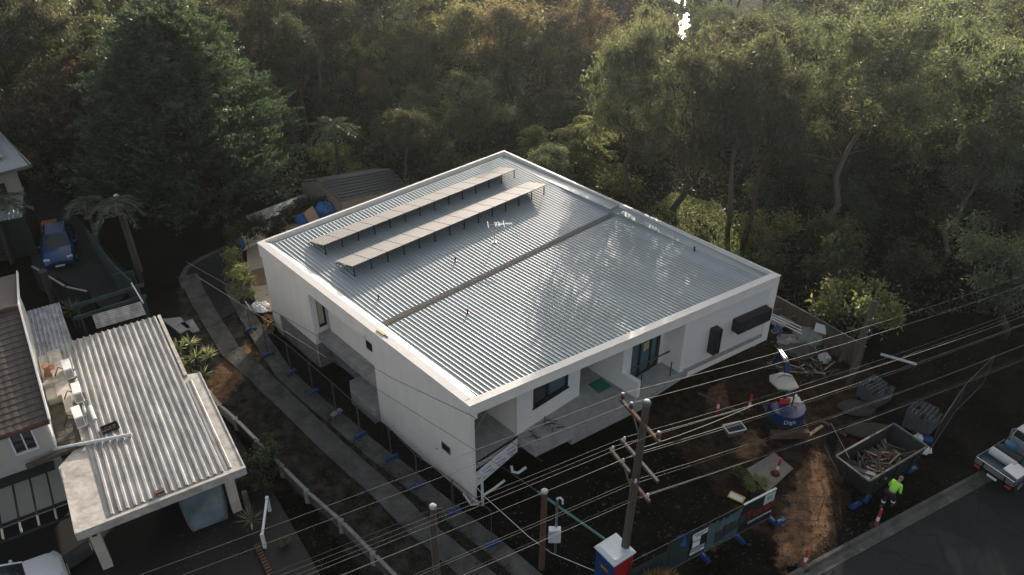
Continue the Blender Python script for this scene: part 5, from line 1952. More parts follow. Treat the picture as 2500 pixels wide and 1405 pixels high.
for k, (px, py) in enumerate([(633, 758), (640, 762), (645, 750), (628, 752)]):
    crumple('plastic_bag', at(px, py), (.3, .22, .25), M['whitepl'], 'crumpled white plastic bag by the sunlit shrub', 'bag', 50 + k, 9, 6, .3, 'white bags beside the shrub')
lt = []
for k in range(240):
    q = at(rr_.uniform(642, 668), rr_.uniform(768, 815))
    lt.append((q.x, q.y, rr_.uniform(0.0, .06) - .05))
lt = np.array(lt)
tag(obj('dry_leaves', leaf_mesh('dry_leaves', lt, rng.normal(size=lt.shape) * np.array([1, 1, .3]), .2, .1, M['autumn'])), 'heap of dry golden leaves by the house wall', 'leaves', kind='stuff')
M['fencesteel'] = mat('dull_fence_steel', (.075, .08, .08), .6, metal=.3, var=.3)
# ------------------------------------------------------------------ temporary fence and its feet along the driveway
feet_px = [(613, 806), (656, 868), (712, 912), (766, 960), (822, 1010), (881, 1065), (957, 1120), (1021, 1189), (1108, 1250), (1203, 1330)]
flabel = ['blue plastic fence foot nearest the sunlit shrub', 'blue fence foot on the strip at the edge of the sun patch', 'blue fence foot opposite the block wall corner', 'blue fence foot opposite the tall window recess',
          'dusty blue fence foot coated with white cement', 'blue fence foot halfway along the white wall', 'blue fence foot opposite the small wall hatch', 'blue fence foot just before the house front corner',
          'blue fence foot beside the white capped service pole', 'blue fence foot nearest the street end of the driveway']


def fence_foot(p, rz, label, m=None, group='blue feet of the temporary fence'):
    t = thing('fence_foot', label, 'fence foot', (p[0], p[1], .02), rz, group)
    MB().prism([(-.31, -.11), (.31, -.11), (.31, .11), (-.31, .11)], 0, .07).build('base', m or M['bluepl'], t)
    MB().prism([(-.26, -.08), (.26, -.08), (.26, .08), (-.26, .08)], .07, .13).build('block', m or M['bluepl'], t)
    MB().box(-.06, -.02, -.025, .025, .13, .17).box(.02, .06, -.025, .025, .13, .17).build('clamp', M['galv'], t)
    return t


FT = [at(*p) for p in feet_px]
for i, p in enumerate(FT):
    d = (FT[min(i + 1, 9)] - FT[max(i - 1, 0)]).normalized()
    fence_foot(p, math.atan2(d.y, d.x) + math.pi / 2 + random.uniform(-.3, .3), flabel[i], mat('dusty_blue_plastic', (.20, .25, .30), .8, var=.4, vscale=12) if i == 4 else None)


def mesh_fence(a, b, label, h=1.95, cat='fence', panel=None, group='temporary mesh fence panels'):
    t = thing('mesh_fence', label, cat, (a.x, a.y, 0), math.atan2((b - a).y, (b - a).x), group)
    ln = (b - a).length - .06
    fr = MB()
    fr.tube([(.02, 0, .12), (.02, 0, h), (ln, 0, h), (ln, 0, .12), (.02, 0, .12)], .021, 5)
    fr.build('frame', M['fencesteel'], t)
    ms = MB()
    n = int(ln / .15)
    for k in range(1, n): ms.bar((k * ln / n, 0, .14), (k * ln / n, 0, h - .02), .004, .004, (0, 1, 0))
    for k in range(1, 7): ms.bar((.03, 0, .14 + k * (h - .16) / 7), (ln, 0, .14 + k * (h - .16) / 7), .005, .005)
    tag(ms.build('wire_mesh', M['steelrust'], t), kind='stuff')
    return t


for i in range(9):
    mesh_fence(FT[i], FT[i + 1], 'temporary mesh fence panel between the driveway and the white wall, ' + ['first at the sunlit shrub', 'across the sun patch end', 'opposite the block wall', 'opposite the recess', 'past the dusty foot', 'at mid wall', 'opposite the hatch', 'at the front corner', 'by the service pole'][i])
# pale low timber rail fence left of the drive
rail_px = [(500, 948), (535, 990), (574, 1024), (628, 1079), (688, 1140), (748, 1200), (832, 1273), (910, 1352), (970, 1412)]
RP = [at(px, py, .55) for px, py in rail_px]
RF = thing('rail_fence', 'low cream painted rail fence stepping down along the driveway', 'fence', gz(RP[0]))
for i, (a, b) in enumerate(zip(RP, RP[1:])):
    o = gz(RP[0])
    a0, b0 = a - o, b - o
    d = (b - a).normalized()
    MB().bar(a0 + d * .12, b0 - d * .12, .09, .09).build('rail', M['cream'] if i < 3 else M['dullrail'], RF)
    s = Vector((-d.y, d.x, 0)) * .13
    MB().bar(a0 + s + d * .1 - Vector((0, 0, .16)), b0 + s - d * .1 - Vector((0, 0, .16)), .05, .12).build('rail', M['cream'] if i < 3 else M['dullrail'], RF)
    MB().bar(a0 - Vector((0, 0, .35)), b0 - Vector((0, 0, .35)), .06, .42).build('board', M['cream'] if i < 2 else M['concdark'], RF)
    MB().box(b0.x - .1, b0.x + .1, b0.y - .1, b0.y + .1, -.1, .62).build('post', M['cream'] if i < 2 else M['dullrail'], RF)
# white post-and-rail by the yucca
a, b = at(640, 1308, .75), at(652, 1218, .75)
WP = thing('white_handrail', 'short white handrail on a post beside the spiky yucca', 'handrail', (0, 0, 0))
MB().bar(a, b, .09, .09).build('rail', M['pvc'], WP)
for p in (a, b): MB().box(p.x - .06, p.x + .06, p.y - .06, p.y + .06, -.1, .85).build('post', M['pvc'], WP)
BE = thing('brick_edging', 'line of red brick edging at the end of the dark paving', 'edging', (0, 0, 0))
a, b = at(628, 1335), at(668, 1420)
for k in range(12):
    p = a.lerp(b, k / 12)
    MB().obox(p + Vector((0, 0, .06)), (.22, .105, .12), (b - a).cross(Vector((0, 0, 1)))).build('brick', M['woodred'], BE)
for px, py, s, lb in ((600, 1205, .5, 'small dark bush beside the tree stump'), (640, 1170, .7, 'sparse shrub with yellow flower specks by the paved corner'), (580, 1165, .45, 'low dark bush against the carport post')):
    q = at(px, py)
    place_tree('bush', SH[0], (q.x, q.y, 0), lb, 'shrub', None, s)
q = at(606, 1240)
tag(MB().lathe([(.13, -.1), (.11, .9), (.12, .95), (0, .96)], 10).build('tree_stump', M['barkpale'], loc=q), 'pale cut tree stump near the yucca', 'stump')
for k, (px, py) in enumerate([(655, 1075), (662, 1095), (700, 1330)]):
    q = at(px, py)
    place_tree('bush', SH[2], (q.x, q.y, 0), ['tiny weed tuft along the cream rail fence', 'second weed tuft along the cream rail fence', 'tiny weed tuft in the dark bed right of the yucca'][k], 'shrub', None, .18)


# ------------------------------------------------------------------ poles and wires
WD = Vector((math.sin(math.radians(63.5)), math.cos(math.radians(63.5)), 0))      # direction of the power line
CD = Vector((WD.y, -WD.x, 0))                                                       # cross arms point towards the street
mp0 = at(1512, 1432)
UPole = thing('utility_pole', 'tall weathered timber power pole with three crossarms in front of the house', 'power pole', (mp0.x, mp0.y, 0))
PH = 9.25
topo = Vector((0.22, 0.05, PH))
MB().tube([(0, 0, -.3), topo * .5 + Vector((0, 0, 0)), topo], [.175, .15, .125], 12).build('pole', M['pole'], UPole)
MB().lathe([(.15, 0), (.15, .10), (.10, .17), (0, .19)], 12, tuple(topo)).build('cap', mat('dull_cap', (.10, .12, .11), .5), UPole)
WIRE_PTS = []


def crossarm(zc, a0, a1, off, m, ins, kind):
    c = topo * (zc / PH)
    c.z = zc
    o = WD * off
    ca = MB().bar(c + o + CD * a0, c + o + CD * a1, .1, .12).build('crossarm', m, UPole)
    br = MB().bar(c + o * .6 + Vector((0, 0, -.75)), c + o + CD * (a0 * .38), .03, .05)
    br.build('brace', M['galv'], ca)
    for s in ins:
        p = c + o + CD * s + Vector((0, 0, .06))
        if kind == 'big': prof = [(.02, 0), (.02, .06), (.085, .07), (.085, .13), (.06, .14), (.08, .16), (.08, .22), (.05, .25), (.055, .29), (.02, .31)]
        else: prof = [(.015, 0), (.015, .07), (.055, .08), (.055, .14), (.035, .16), (.045, .19), (.02, .22)]
        io = MB().lathe(prof, 10, tuple(p)).build('insulator', M['porcelain'] if kind == 'big' else M['greyins'], UPole)
        MB().lathe([(.055, .27), (.05, .30), (.02, .32)] if kind == 'big' else [(.03, .19), (.02, .23)], 8, tuple(p)).build('insulator_cap', M['whitepl'], io)
        WIRE_PTS.append((Vector((mp0.x, mp0.y, 0)) + p + Vector((0, 0, prof[-1][1] - .03)), kind))
    return ca


crossarm(8.62, -1.18, 1.14, -.17, M['woodred'], (-1.08, -.55, 1.0), 'big')
crossarm(6.55, -1.25, .98, .16, M['wood'], (-1.1,), 'small')
crossarm(6.15, -1.35, -.1, -.2, M['wood'], (-1.22, -.55), 'small')
crossarm(5.95, .05, 1.15, -.22, M['woodred'], (.3, 1.02), 'small')


def wire(name, label, pts, rad, group, m=None, cat='power line'):
    o = MB().tube(pts, rad, 5, False).build(name, m or M['wire'])
    return tag(o, label, cat, group)


def span(p, length, drop, dirv, n=18, rise=0.0):
    return [p + dirv * length * (k / n) + Vector((0, 0, -4 * drop * (k / n) * (1 - k / n) + rise * k / n)) for k in range(n + 1)]


names_big = ['farthest of the three top wires, hung from the rear end of the upper crossarm', 'middle top wire on the upper crossarm', 'nearest top wire on the street end of the upper crossarm']
for i, (p, kd_) in enumerate(WIRE_PTS):
    lb = (names_big[i]) if kd_ == 'big' else 'thin bare wire tied to a grey insulator of the lower crossarms'
    L_ = span(p, 46, .55, -WD)[::-1]
    R_ = span(p, 46, 1.3, WD)
    wire('power_wire', lb, L_ + R_[1:], 0.0085 if kd_ == 'big' else .007, 'bare wires on the main power pole')
# extra low bundle wires passing the pole
for k, (zc, s, rad) in enumerate(((7.3, .15, .010), (5.3, -.25, .007), (5.1, .25, .007), (4.6, -.2, .010))):
    p = Vector((mp0.x, mp0.y, 0)) + topo * (zc / PH) + CD * s
    p.z = zc
    wire('service_cable', 'dark insulated cable fixed low on the main power pole, ' + ['highest one', 'second', 'third', 'lowest and thickest'][k], span(p, 46, .5, -WD)[::-1] + span(p, 46, 1.2, WD)[1:], rad, 'insulated cables on the main pole', M['rubber'] if k == 3 else M['wire'])
q = Vector((mp0.x, mp0.y, 0)) + topo * (7.3 / PH)
MB().lathe([(.05, 0), (.06, .08), (.03, .2)], 8, (.15, .1, 7.25)).build('cable_clamp', M['greyins'], UPole)
wire('dead_end_cable', 'pale twisted service cable leaving the main pole towards the house', span(q, 5, .1, WD), .014, None, M['wire'])

# smaller poles
s0 = at(1074, 1490)
SPole = thing('service_pole', 'grey timber service pole with white cap at the lower centre', 'pole', (s0.x, s0.y, 0))
MB().tube([(0, 0, -.3), (.02, .1, 5.55)], [.13, .105], 10).build('pole', M['wood'], SPole)
MB().lathe([(.13, 0), (.13, .06), (.09, .12), (0, .14)], 10, (.02, .1, 5.52)).build('cap', M['tarpgrey'], SPole)
MB().tube([(.06, .1, 5.4), (.3, .2, 5.35), (.22, .18, 5.1), (.05, .1, 5.0)], .025, 6).build('cable_loop', M['rubber'], SPole)
MB().tube([(-.13, .0, 0), (-.12, .08, 4.6), (-.05, .1, 5.3)], .03, 6).build('conduit', M['galv'], SPole)
s1 = at(1322, 1385)
BPole = thing('stub_pole', 'short brown timber pole with round white cap in front of the house', 'pole', (s1.x, s1.y, 0))
MB().tube([(0, 0, -.3), (.03, .05, 4.25)], [.13, .115], 10).build('pole', M['woodred'], BPole)
MB().lathe([(.14, 0), (.14, .05), (.1, .1), (0, .12)], 10, (.03, .05, 4.22)).build('cap', M['tarpgrey'], BPole)
s2 = at(1352, 1352)
MP = thing('meter_post', 'thin grey conduit post with white meter box', 'meter post', (s2.x, s2.y, 0))
MB().tube([(.06, .1, -.2), (.06, .1, 3.05)], .055, 8).build('conduit', M['galv'], MP)
MB().tube([(.06, .1, 2.9), (.06, .1, 3.1), (.16, .06, 3.18), (.25, .02, 3.1), (.26, .0, 2.9)], .04, 8).build('gooseneck', M['pvc'], MP)
mb_ = MB().box(-.24, .24, -.14, .12, .8, 1.5).build('meter_box', M['whitepl'], MP, bevel=.015)
MB().box(-.20, .20, -.155, -.14, .85, 1.45).build('door', M['pvc'], mb_)
s3 = at(2073, 940)
RPole = thing('timber_pole', 'leaning grey patched timber pole at the right of the yard', 'pole', (s3.x, s3.y, 0))
MB().tube([(0, 0, -.3), (.05, .1, 2.5), (.15, .2, 5.05)], [.17, .16, .14], 10).build('pole', M['pole'], RPole)
for z in (1.1, 3.3, 4.0): MB().lathe([(.175, 0), (.175, .09)], 10, (.02 + .03 * z, .04 * z, z)).build('band', M['galv'], RPole)

# service wires from small poles
wire('service_wire', 'thin service wire from the capped service pole running off left', span(Vector((s0.x, s0.y + .1, 5.4)), 30, .3, -WD), .012, None)
wire('overhead_wire', 'dark overhead wire crossing the side wall of the white house', [at(455, 640, 6.0), at(700, 778, 5.3), at(960, 925, 5.0), at(1150, 1015, 4.7), at(1325, 1128, 4.25)], .013, None, M['rubber'])
wire('overhead_wire', 'second thin wire below the dark one along the side wall', [at(480, 675, 5.2), at(760, 850, 4.4), at(1000, 1000, 3.8), at(1240, 1150, 3.0), at(1330, 1215, 2.6)], .010, None)
wire('stay_wire', 'pale stay wire from the house front corner down to the toilet', [at(1130, 1150, 1.6), at(1180, 1210, 1.2), at(1290, 1310, .8), at(1345, 1350, .6), at(1470, 1402, .4)], .014, None, M['pvc'])

# ------------------------------------------------------------------ pipes round the front corner
cpp = at(1178, 1215)
DR = thing('drain_stack', 'white plastic drain stack with bends at the house front corner', 'pipe', (cpp.x, cpp.y, 0))
MB().tube([(0, 0, -.5), (0, 0, 1.5)], .06, 10).build('riser', M['pvc'], DR)
MB().tube([(0, 0, .1), (.5, .35, .18), (.95, .7, .3)], .055, 8).build('branch', M['pvc'], DR)
MB().tube([(0, 0, -.3), (-.25, .05, -.34), (-.6, .5, -.34), (-.7, .8, -.1)], .055, 8).build('trap', M['pvc'], DR)
MB().tube([(-.15, -.05, -.36), (-.5, -.1, -.36), (-.85, .4, -.2)], .05, 8).build('trap', M['pvc'], DR)
a, b = at(1255, 1160, .2), at(1478, 1318, .35)
GP = thing('drain_pipe', 'long green drain pipe running from the house to the toilet', 'pipe', (0, 0, 0))
MB().tube([a.lerp(b, .28), b], .055, 8).build('pipe', M['greenpipe'], GP)
MB().tube([a, a.lerp(b, .28)], .03, 8).build('thin_pipe', mat('dark_green_pipe', (.03, .07, .06), .5), GP)
c = at(1254, 1152, .3)
MB().tube([c + Vector((-.1, .1, .25)), c + Vector((-.05, 0, 0)), c + Vector((.2, -.1, .02)), c + Vector((.55, .15, .12))], .065, 8).build('elbow', M['pvc'], GP)
tag(MB().tube([at(1065, 1095, .9), at(1075, 1100, .5), at(1090, 1125, .2), at(1060, 1115, .0)], .02, 6).build('red_hose', M['red']), 'thin red hose looping below the wall hatch', 'hose')

# ------------------------------------------------------------------ portable toilet
P4 = [at(*p, 2.3) for p in [(1455, 1333), (1501, 1378), (1549, 1346), (1503, 1303)]]
tc = sum(P4, Vector()) / 4
tdx = ((P4[2] - P4[1]) + (P4[3] - P4[0])).normalized()
TO = thing('portable_toilet', 'blue and red portable toilet with white ribbed roof', 'toilet', (tc.x, tc.y, 0), math.atan2(tdx.y, tdx.x))
MB().box(-.50, .50, -.50, .50, .02, .12).build('skid', M['rubber'], TO)
MB().box(-.49, -.43, -.49, .49, .12, 2.2).box(-.43, .49, .43, .49, .12, 2.2).build('side_panel', mat('toilet_blue', (.008, .055, .20), .4, var=.1), TO)
MB().box(.43, .49, -.49, .43, .12, 2.2).box(-.43, -.34, -.49, -.43, .12, 2.2).box(.34, .43, -.49, -.43, .12, 2.2).box(-.34, .34, -.49, -.43, 2.05, 2.2).build('corner_post', mat('toilet_red', (.36, .014, .016), .4, var=.1), TO)
do = MB().box(-.33, .33, -.48, -.44, .14, 2.04).build('door', bpy.data.materials['toilet_red'], TO)
MB().box(.22, .28, -.51, -.48, 1.0, 1.14).build('handle', M['black'], do)
rt = MB()
rt.prism([(-.55, -.55), (.55, -.55), (.55, .55), (-.55, .55)], 2.2, [2.26, 2.26, 2.26, 2.26])
rt.add([(-.55, -.55, 2.26), (.55, -.55, 2.26), (.55, .55, 2.26), (-.55, .55, 2.26), (-.42, -.45, 2.36), (.42, -.45, 2.36), (.42, .45, 2.36), (-.42, .45, 2.36)], [(4, 5, 6, 7), (0, 1, 5, 4), (1, 2, 6, 5), (2, 3, 7, 6), (3, 0, 4, 7)])
for k in range(9): rt.box(-.38 + k * .092, -.35 + k * .092, -.50, .48, 2.33, 2.375)
rt.build('roof', mat('toilet_roof', (.62, .66, .68), .3, spec=.6), TO)
MB().lathe([(.06, 0), (.06, .05), (.04, .06)], 10, (-.38, -.42, 2.36)).build('vent_cap', M['whitepl'], TO)


def text_mesh(body, size, m, name='lettering', ext=.004, font_scale=1.0):
    cu = bpy.data.curves.new('lettering_curve', 'FONT')
    cu.body = body
    cu.size = size
    cu.align_x = 'CENTER'
    cu.align_y = 'CENTER'
    cu.extrude = ext
    tmp = bpy.data.objects.new('lettering_curve', cu)
    COL.objects.link(tmp)
    dg_ = bpy.context.evaluated_depsgraph_get()
    me = bpy.data.meshes.new_from_object(tmp.evaluated_get(dg_))
    bpy.data.objects.remove(tmp)
    bpy.data.curves.remove(cu)
    me.materials.clear()
    me.materials.append(m)
    return me


def lettering(body, size, m, parent, c, xdir, up, name='lettering'):
    o = obj(name, text_mesh(body, size, m), parent)
    x = Vector(xdir).normalized()
    y = Vector(up).normalized()
    z = x.cross(y).normalized()
    o.matrix_local = Matrix(((x.x, y.x, z.x, c[0]), (x.y, y.y, z.y, c[1]), (x.z, y.z, z.z, c[2]), (0, 0, 0, 1)))
    return o


sgn = MB().box(-.497, -.49, -.28, .24, 1.38, 1.66).build('badge', M['woodred'], TO)
lettering('SANI', .17, M['yellow'], sgn, (-.500, -.02, 1.55), (0, -1, 0), (0, 0, 1))

# ------------------------------------------------------------------ sign fence along the street
fa_, fb_ = at(1530, 1452), at(1878, 1268)
sd_ = (fb_ - fa_).normalized()
fl_ = (fb_ - fa_).length
srot = math.atan2(sd_.y, sd_.x)
SFp = [fa_ + sd_ * (fl_ * k / 4) for k in range(5)]
shade = mat('dark_shade_cloth', (.022, .034, .038), .9, var=.3, vscale=1.5)
film = mat('pale_banner_film', (.075, .125, .14), .55, var=.5, vscale=1.2, bump=.4, bscale=3)
slabels = ['mesh fence panel with dark cloth nearest the toilet', 'fence panel hung with the small white site notices', 'fence panel with a sagging pale teal banner', 'fence panel with the black builder banner in red letters']
for k in range(4):
    t = mesh_fence(SFp[k], SFp[k + 1], slabels[k], 1.9, group='banner fence along the street')
    ln = fl_ / 4 - .06
    if k in (0, 1): MB().box(.05, ln - .02, -.03, -.024, .25, 1.5 if k == 0 else 1.84).build('shade_cloth', shade, t)
    if k == 1:
        nb_ = MB().box(1.05, 1.92, -.05, -.034, .42, 1.74).build('notice_board', M['black'], t)
        wp = MB().box(1.12, 1.88, -.053, -.05, 1.42, 1.70).box(1.18, 1.56, -.0531, -.0501, .86, 1.415).box(1.12, 1.86, -.0532, -.0502, .46, .60)
        wp.build('notice_paper', M['whitepl'], nb_)
        lettering('PRIVATE CERTIFIER', .075, M['black'], nb_, (1.5, -.058, 1.60), (1, 0, 0), (0, 0, 1))
        lettering('SITE SAFETY', .075, M['black'], nb_, (1.5, -.058, 1.49), (1, 0, 0), (0, 0, 1))
        lettering('NOTICE', .09, M['black'], nb_, (1.37, -.058, 1.2), (1, 0, 0), (0, 0, 1))
        lettering('NO ENTRY', .07, M['black'], nb_, (1.5, -.058, .53), (1, 0, 0), (0, 0, 1))
        for j in range(3): MB().box(1.12, 1.86, -.053, -.05, .66 + j * .06, .68 + j * .06).build('text_rule', M['whitepl'], nb_)
    if k == 2:
        vs_ = []
        nxp = 16
        for i in range(nxp + 1):
            for j in range(6):
                zt = 1.9 - .12 * math.sin(math.pi * i / nxp) + .05 * math.sin(i * 2.1)
                vs_.append((.05 + (ln - .08) * i / nxp, -.035 - .03 * math.sin(i * 1.7 + j) - .01 * j, .25 + (zt - .25) * j / 5))
        mb_ = MB().add(vs_, [(i * 6 + j, (i + 1) * 6 + j, (i + 1) * 6 + j + 1, i * 6 + j + 1) for i in range(nxp) for j in range(5)])
        mb_.build('banner', film, t, smooth=True)
        sil = MB()
        for a, z0_, w_, h in ((.5, .5, .5, .6), (.9, .6, .35, .7), (1.25, .7, .5, .55), (1.7, .9, .35, .5)): sil.box(a, a + w_, -.088, -.084, z0_, z0_ + h)
        sil.build('printed_shape', shade, t)
    if k == 3:
        bn = MB().box(.02, ln, -.045, -.03, .22, 1.88).build('banner', mat('black_banner', (.012, .013, .014), .6), t)
        MB().box(.02, ln, -.05, .03, 1.88, 1.92).build('top_batten', M['greyins'], t)
        lettering('Toren', .66, mat('red_print', (.32, .012, .012), .5), bn, (1.1, -.052, 1.08), (1, 0, 0), (0, 0, 1))
        lettering('CONSTRUCTIONS', .16, M['whitepl'], bn, (1.1, -.052, .62), (1, 0, 0), (0, 0, 1))
        pl = MB().box(ln - .62, ln - .04, -.058, -.046, 1.28, 1.84).build('plaque', mat('pale_green_plaque', (.42, .52, .48), .5), t)
        lettering('80', .28, M['greenpipe'], pl, (ln - .33, -.062, 1.56), (1, 0, 0), (0, 0, 1))
    fence_foot(SFp[k + 1] - Vector((sd_.y, -sd_.x, 0)) * -.15, srot + math.pi / 2, ['blue fence foot below the cloth panel', 'blue fence foot beside the white site notices', 'blue fence foot below the teal banner', 'blue fence foot at the end of the black builder banner'][k])
fence_foot(at(1902, 1278), srot, 'blue fence foot in the sun at the crossing corner')
rg = SFp[0] + sd_ * fl_ * .33
tag(MB().prism([(-.25, -.05), (.2, -.06), (.12, .05), (-.2, .04)], 0, [.0, .1, .62, .5]).build('blue_rag', M['bluetarp'], loc=(rg.x, rg.y, 1.35)), 'blue rag tied on the fence beside the site notices', 'rag')
# open gate frame lying across the sandy crossing
a, b = at(1905, 1205, 1.6), at(2030, 1206, 1.6)
a2, b2 = at(1895, 1274, 1.6) , at(1998, 1272, 1.6)
gA, gB = gz(at(1893, 1272)), gz(at(1998, 1276))
mesh_fence(gA, gB, 'open mesh gate panel standing across the sandy crossing', 1.55, 'gate')
gA, gB = gz(at(2055, 1180)), gz(at(2010, 1090))
g2 = mesh_fence(gA, gB, 'mesh panel carrying the black safety sign left of the skip', 1.5, 'gate')
sb_ = MB().box(1.35, 2.3, -.05, -.03, .35, 1.45)
sgn = sb_.build('safety_sign', M['black'], g2)
MB().box(1.5, 2.2, -.054, -.05, .72, .98).build('white_label', M['whitepl'], sgn)
MB().box(1.42, 1.58, -.054, -.05, 1.12, 1.36).build('white_label', M['whitepl'], sgn)
lettering('SAFETY', .2, bpy.data.materials['red_print'], sgn, (1.86, -.056, 1.22), (1, 0, 0), (0, 0, 1))
fence_foot(at(2088, 1236), srot, 'blue fence foot in front of the skip, nearer the crossing')
fence_foot(at(2116, 1219), srot + .3, 'blue fence foot in front of the skip, nearer the worker')
fence_foot(at(2225, 1150), srot, 'blue fence foot on the verge right of the worker')
mesh_fence(gz(at(2265, 1110)), gz(at(2330, 1010)), 'mesh fence panel behind the skip bin at the verge', 1.9)
mesh_fence(gz(at(2330, 1010)), gz(at(2400, 940)), 'mesh fence panel disappearing under the dark trees', 1.9)


# ------------------------------------------------------------------ bollards
def bollard(px, py, label, lean=0.0, proto=[None]):
    b = at(px, py)
    if proto[0] is None:
        t = thing('bollard', label, 'bollard', b, 0, 'red and white plastic bollards')
        MB().lathe([(.27, 0), (.27, .04), (.2, .07), (.09, .1)], 8).build('base', M['rubber'], t)
        MB().lathe([(.075, .09), (.065, .38)], 12).build('red_tube', M['red'], t)
        MB().lathe([(.068, .38), (.062, .62)], 12).build('white_band', M['whitepl'], t)
        MB().lathe([(.062, .62), (.055, .95), (.03, 1.0)], 12).build('red_tube', M['red'], t)
        MB().box(-.02, .02, -.05, .05, .98, 1.08).build('handle', M['red'], t)
        proto[0] = t
    else:
        t = dup(proto[0], b, random.uniform(0, 6), label)
    t.rotation_euler = (lean, lean * .6, random.uniform(0, 6))
    return t


bollard(2137, 1286, 'red and white bollard on the kerb beside the hi-vis worker')
bollard(1961, 1386, 'red and white bollard at the kerb where the sandy crossing meets the road', .03)
bollard(1893, 1160, 'red and white bollard standing on the pale sheet', .05)
bollard(1750, 1010, 'red and white bollard in a sun patch close to the house')
bollard(1827, 1005, 'small pale bollard between the house and the excavator')


# ------------------------------------------------------------------ excavator
ex0 = at(1905, 1030)
xd = Vector((.98, .2, 0)).normalized()
EXS = .9
EXr = math.atan2(.80, .12) - math.pi / 2 + .18
EX = thing('mini_excavator', 'blue mini excavator with grey canopy roof and raised arm', 'excavator', ex0, EXr)
eb = mat('excavator_blue', (.006, .030, .10), .35, var=.1)
for s in (-1, 1):
    tk = MB()
    n = 20
    sec = []
    for k in range(n):
        a = 2 * math.pi * k / n
        sec.append((.95 * max(-.78, min(.78, 1.15 * math.cos(a))) + .18 * math.cos(a), .24 + .22 * math.sin(a)))
    vs_ = [(s * .62, y, z) for y, z in sec] + [(s * .92, y, z) for y, z in sec]
    tk.add(vs_, [(k, (k + 1) % n, n + (k + 1) % n, n + k) for k in range(n)] + [tuple(range(n - 1, -1, -1)), tuple(range(n, 2 * n))])
    to = tk.build('track', M['rubber'], EX)
    gr = MB()
    for k in range(15): gr.box(s * .62, s * .92, -.82 + k * .115, -.78 + k * .115, .45, .485)
    tag(gr.build('track_lug', M['rubber'], to), kind='stuff')
MB().box(-.62, .62, -.4, .4, .25, .5).build('undercarriage', M['steelrust'], EX)
MB().prism([(-.9, -1.05), (-.9, -1.35), (.9, -1.35), (.9, -1.05)], .15, .5).build('blade', M['woodred'], EX)
hs = MB()
pts = [(.86 * math.sin(a), -.25 - .95 * math.cos(a)) for a in np.linspace(-1.45, 1.45, 13)]
hs.prism(pts + [(.86, .55), (.2, .75), (-.86, .55)], .52, .72)
hs.build('turntable_deck', M['steelrust'], EX)
hs = MB().prism(pts + [(.84, -.1), (-.84, -.1)], .72, 1.32)
cw_ = hs.build('counterweight', eb, EX, bevel=.03)
lettering('Digit', .30, M['greyins'], cw_, (-.12, -1.215, 1.06), (1, 0.05, 0), (0, .1, 1))
MB().prism([(.25, -.1), (.86, -.1), (.86, .5), (.25, .5)], .72, 1.15).build('side_cover', M['tarpgrey'], EX, bevel=.04)
MB().lathe([(.06, 0), (.06, .07), (.03, .1)], 8, (.35, -.4, 1.32)).build('beacon', M['autumn'] if False else mat('amber_lens', (.6, .2, .02), .2), EX)
MB().prism([(-.35, -.15), (.15, -.15), (.15, .25), (-.35, .25)], .72, 1.1).box(-.35, .15, -.2, -.1, 1.1, 1.6).build('seat', M['red'], EX, bevel=.04)
for x, y in ((-.82, .5), (.22, .62), (-.82, -.3), (.22, -.3)): MB().box(x - .025, x + .025, y - .025, y + .025, .72, 2.26).build('canopy_post', M['black'], EX)
rf = MB().prism([(-.86, .28), (-.72, .72), (-.1, .9), (.36, .72), (.40, -.22), (-.05, -.42), (-.62, -.30)], 2.26, 2.34)
ro = rf.build('canopy_roof', mat('canopy_grey', (.22, .23, .21), .5, var=.08), EX, bevel=.03)
MB().tube([(-.4, .5, 2.355), (-.05, .68, 2.355), (.25, .55, 2.355)], .015, 5).build('roof_rib', M['concdark'], ro)
MB().lathe([(.09, 0), (.09, .02)], 10, (.28, -.28, 1.9)).build('work_light', M['whitepl'], EX)
for s in (-.14, .14):
    MB().box(-.35 + s - .03, -.35 + s + .03, .2, .3, 1.05, 1.35).build('lever', M['black'], EX)
bo = MB()
bo.bar((.42, .65, .85), (.46, 1.75, 2.15), .17, .24, (1, 0, 0)).bar((.46, 1.72, 2.15), (.46, 2.75, 2.0), .17, .2, (1, 0, 0))
bo.build('boom', eb, EX)
MB().tube([(.42, .8, 1.0), (.45, 1.6, 1.72)], .05, 8).build('boom_ram', M['alu'], EX)
ar = MB().bar((.46, 2.70, 2.05), (.46, 3.25, .75), .15, .18, (1, 0, 0))
ar.build('dipper_arm', eb, EX)
MB().tube([(.40, 1.9, 2.32), (.40, 2.85, 2.15)], .045, 8).tube([(.52, 1.9, 2.32), (.52, 2.85, 2.15)], .045, 8).build('arm_ram', M['alu'], EX)
MB().tube([(.46, 2.95, 1.9), (.46, 3.45, 1.0)], .04, 8).build('bucket_ram', M['alu'], EX)
bk_ = MB()
arc = [(3.0 + .36 * math.cos(a), .38 + .36 * math.sin(a)) for a in np.linspace(1.2, -2.4, 9)]
for i in range(8):
    (y0, z0), (y1, z1) = arc[i], arc[i + 1]
    bk_.add([(.18, y0, z0), (.74, y0, z0), (.74, y1, z1), (.18, y1, z1), (.18, y0 * .99 + .03, z0 * .96 + .015), (.74, y0 * .99 + .03, z0 * .96 + .015), (.74, y1 * .99 + .03, z1 * .96 + .015), (.18, y1 * .99 + .03, z1 * .96 + .015)],
            [(0, 1, 2, 3), (7, 6, 5, 4)])
for x in (.18, .74): bk_.add([(x, y, z) for y, z in arc], [tuple(range(9))])
bk_.build('bucket', M['steelrust'], EX)

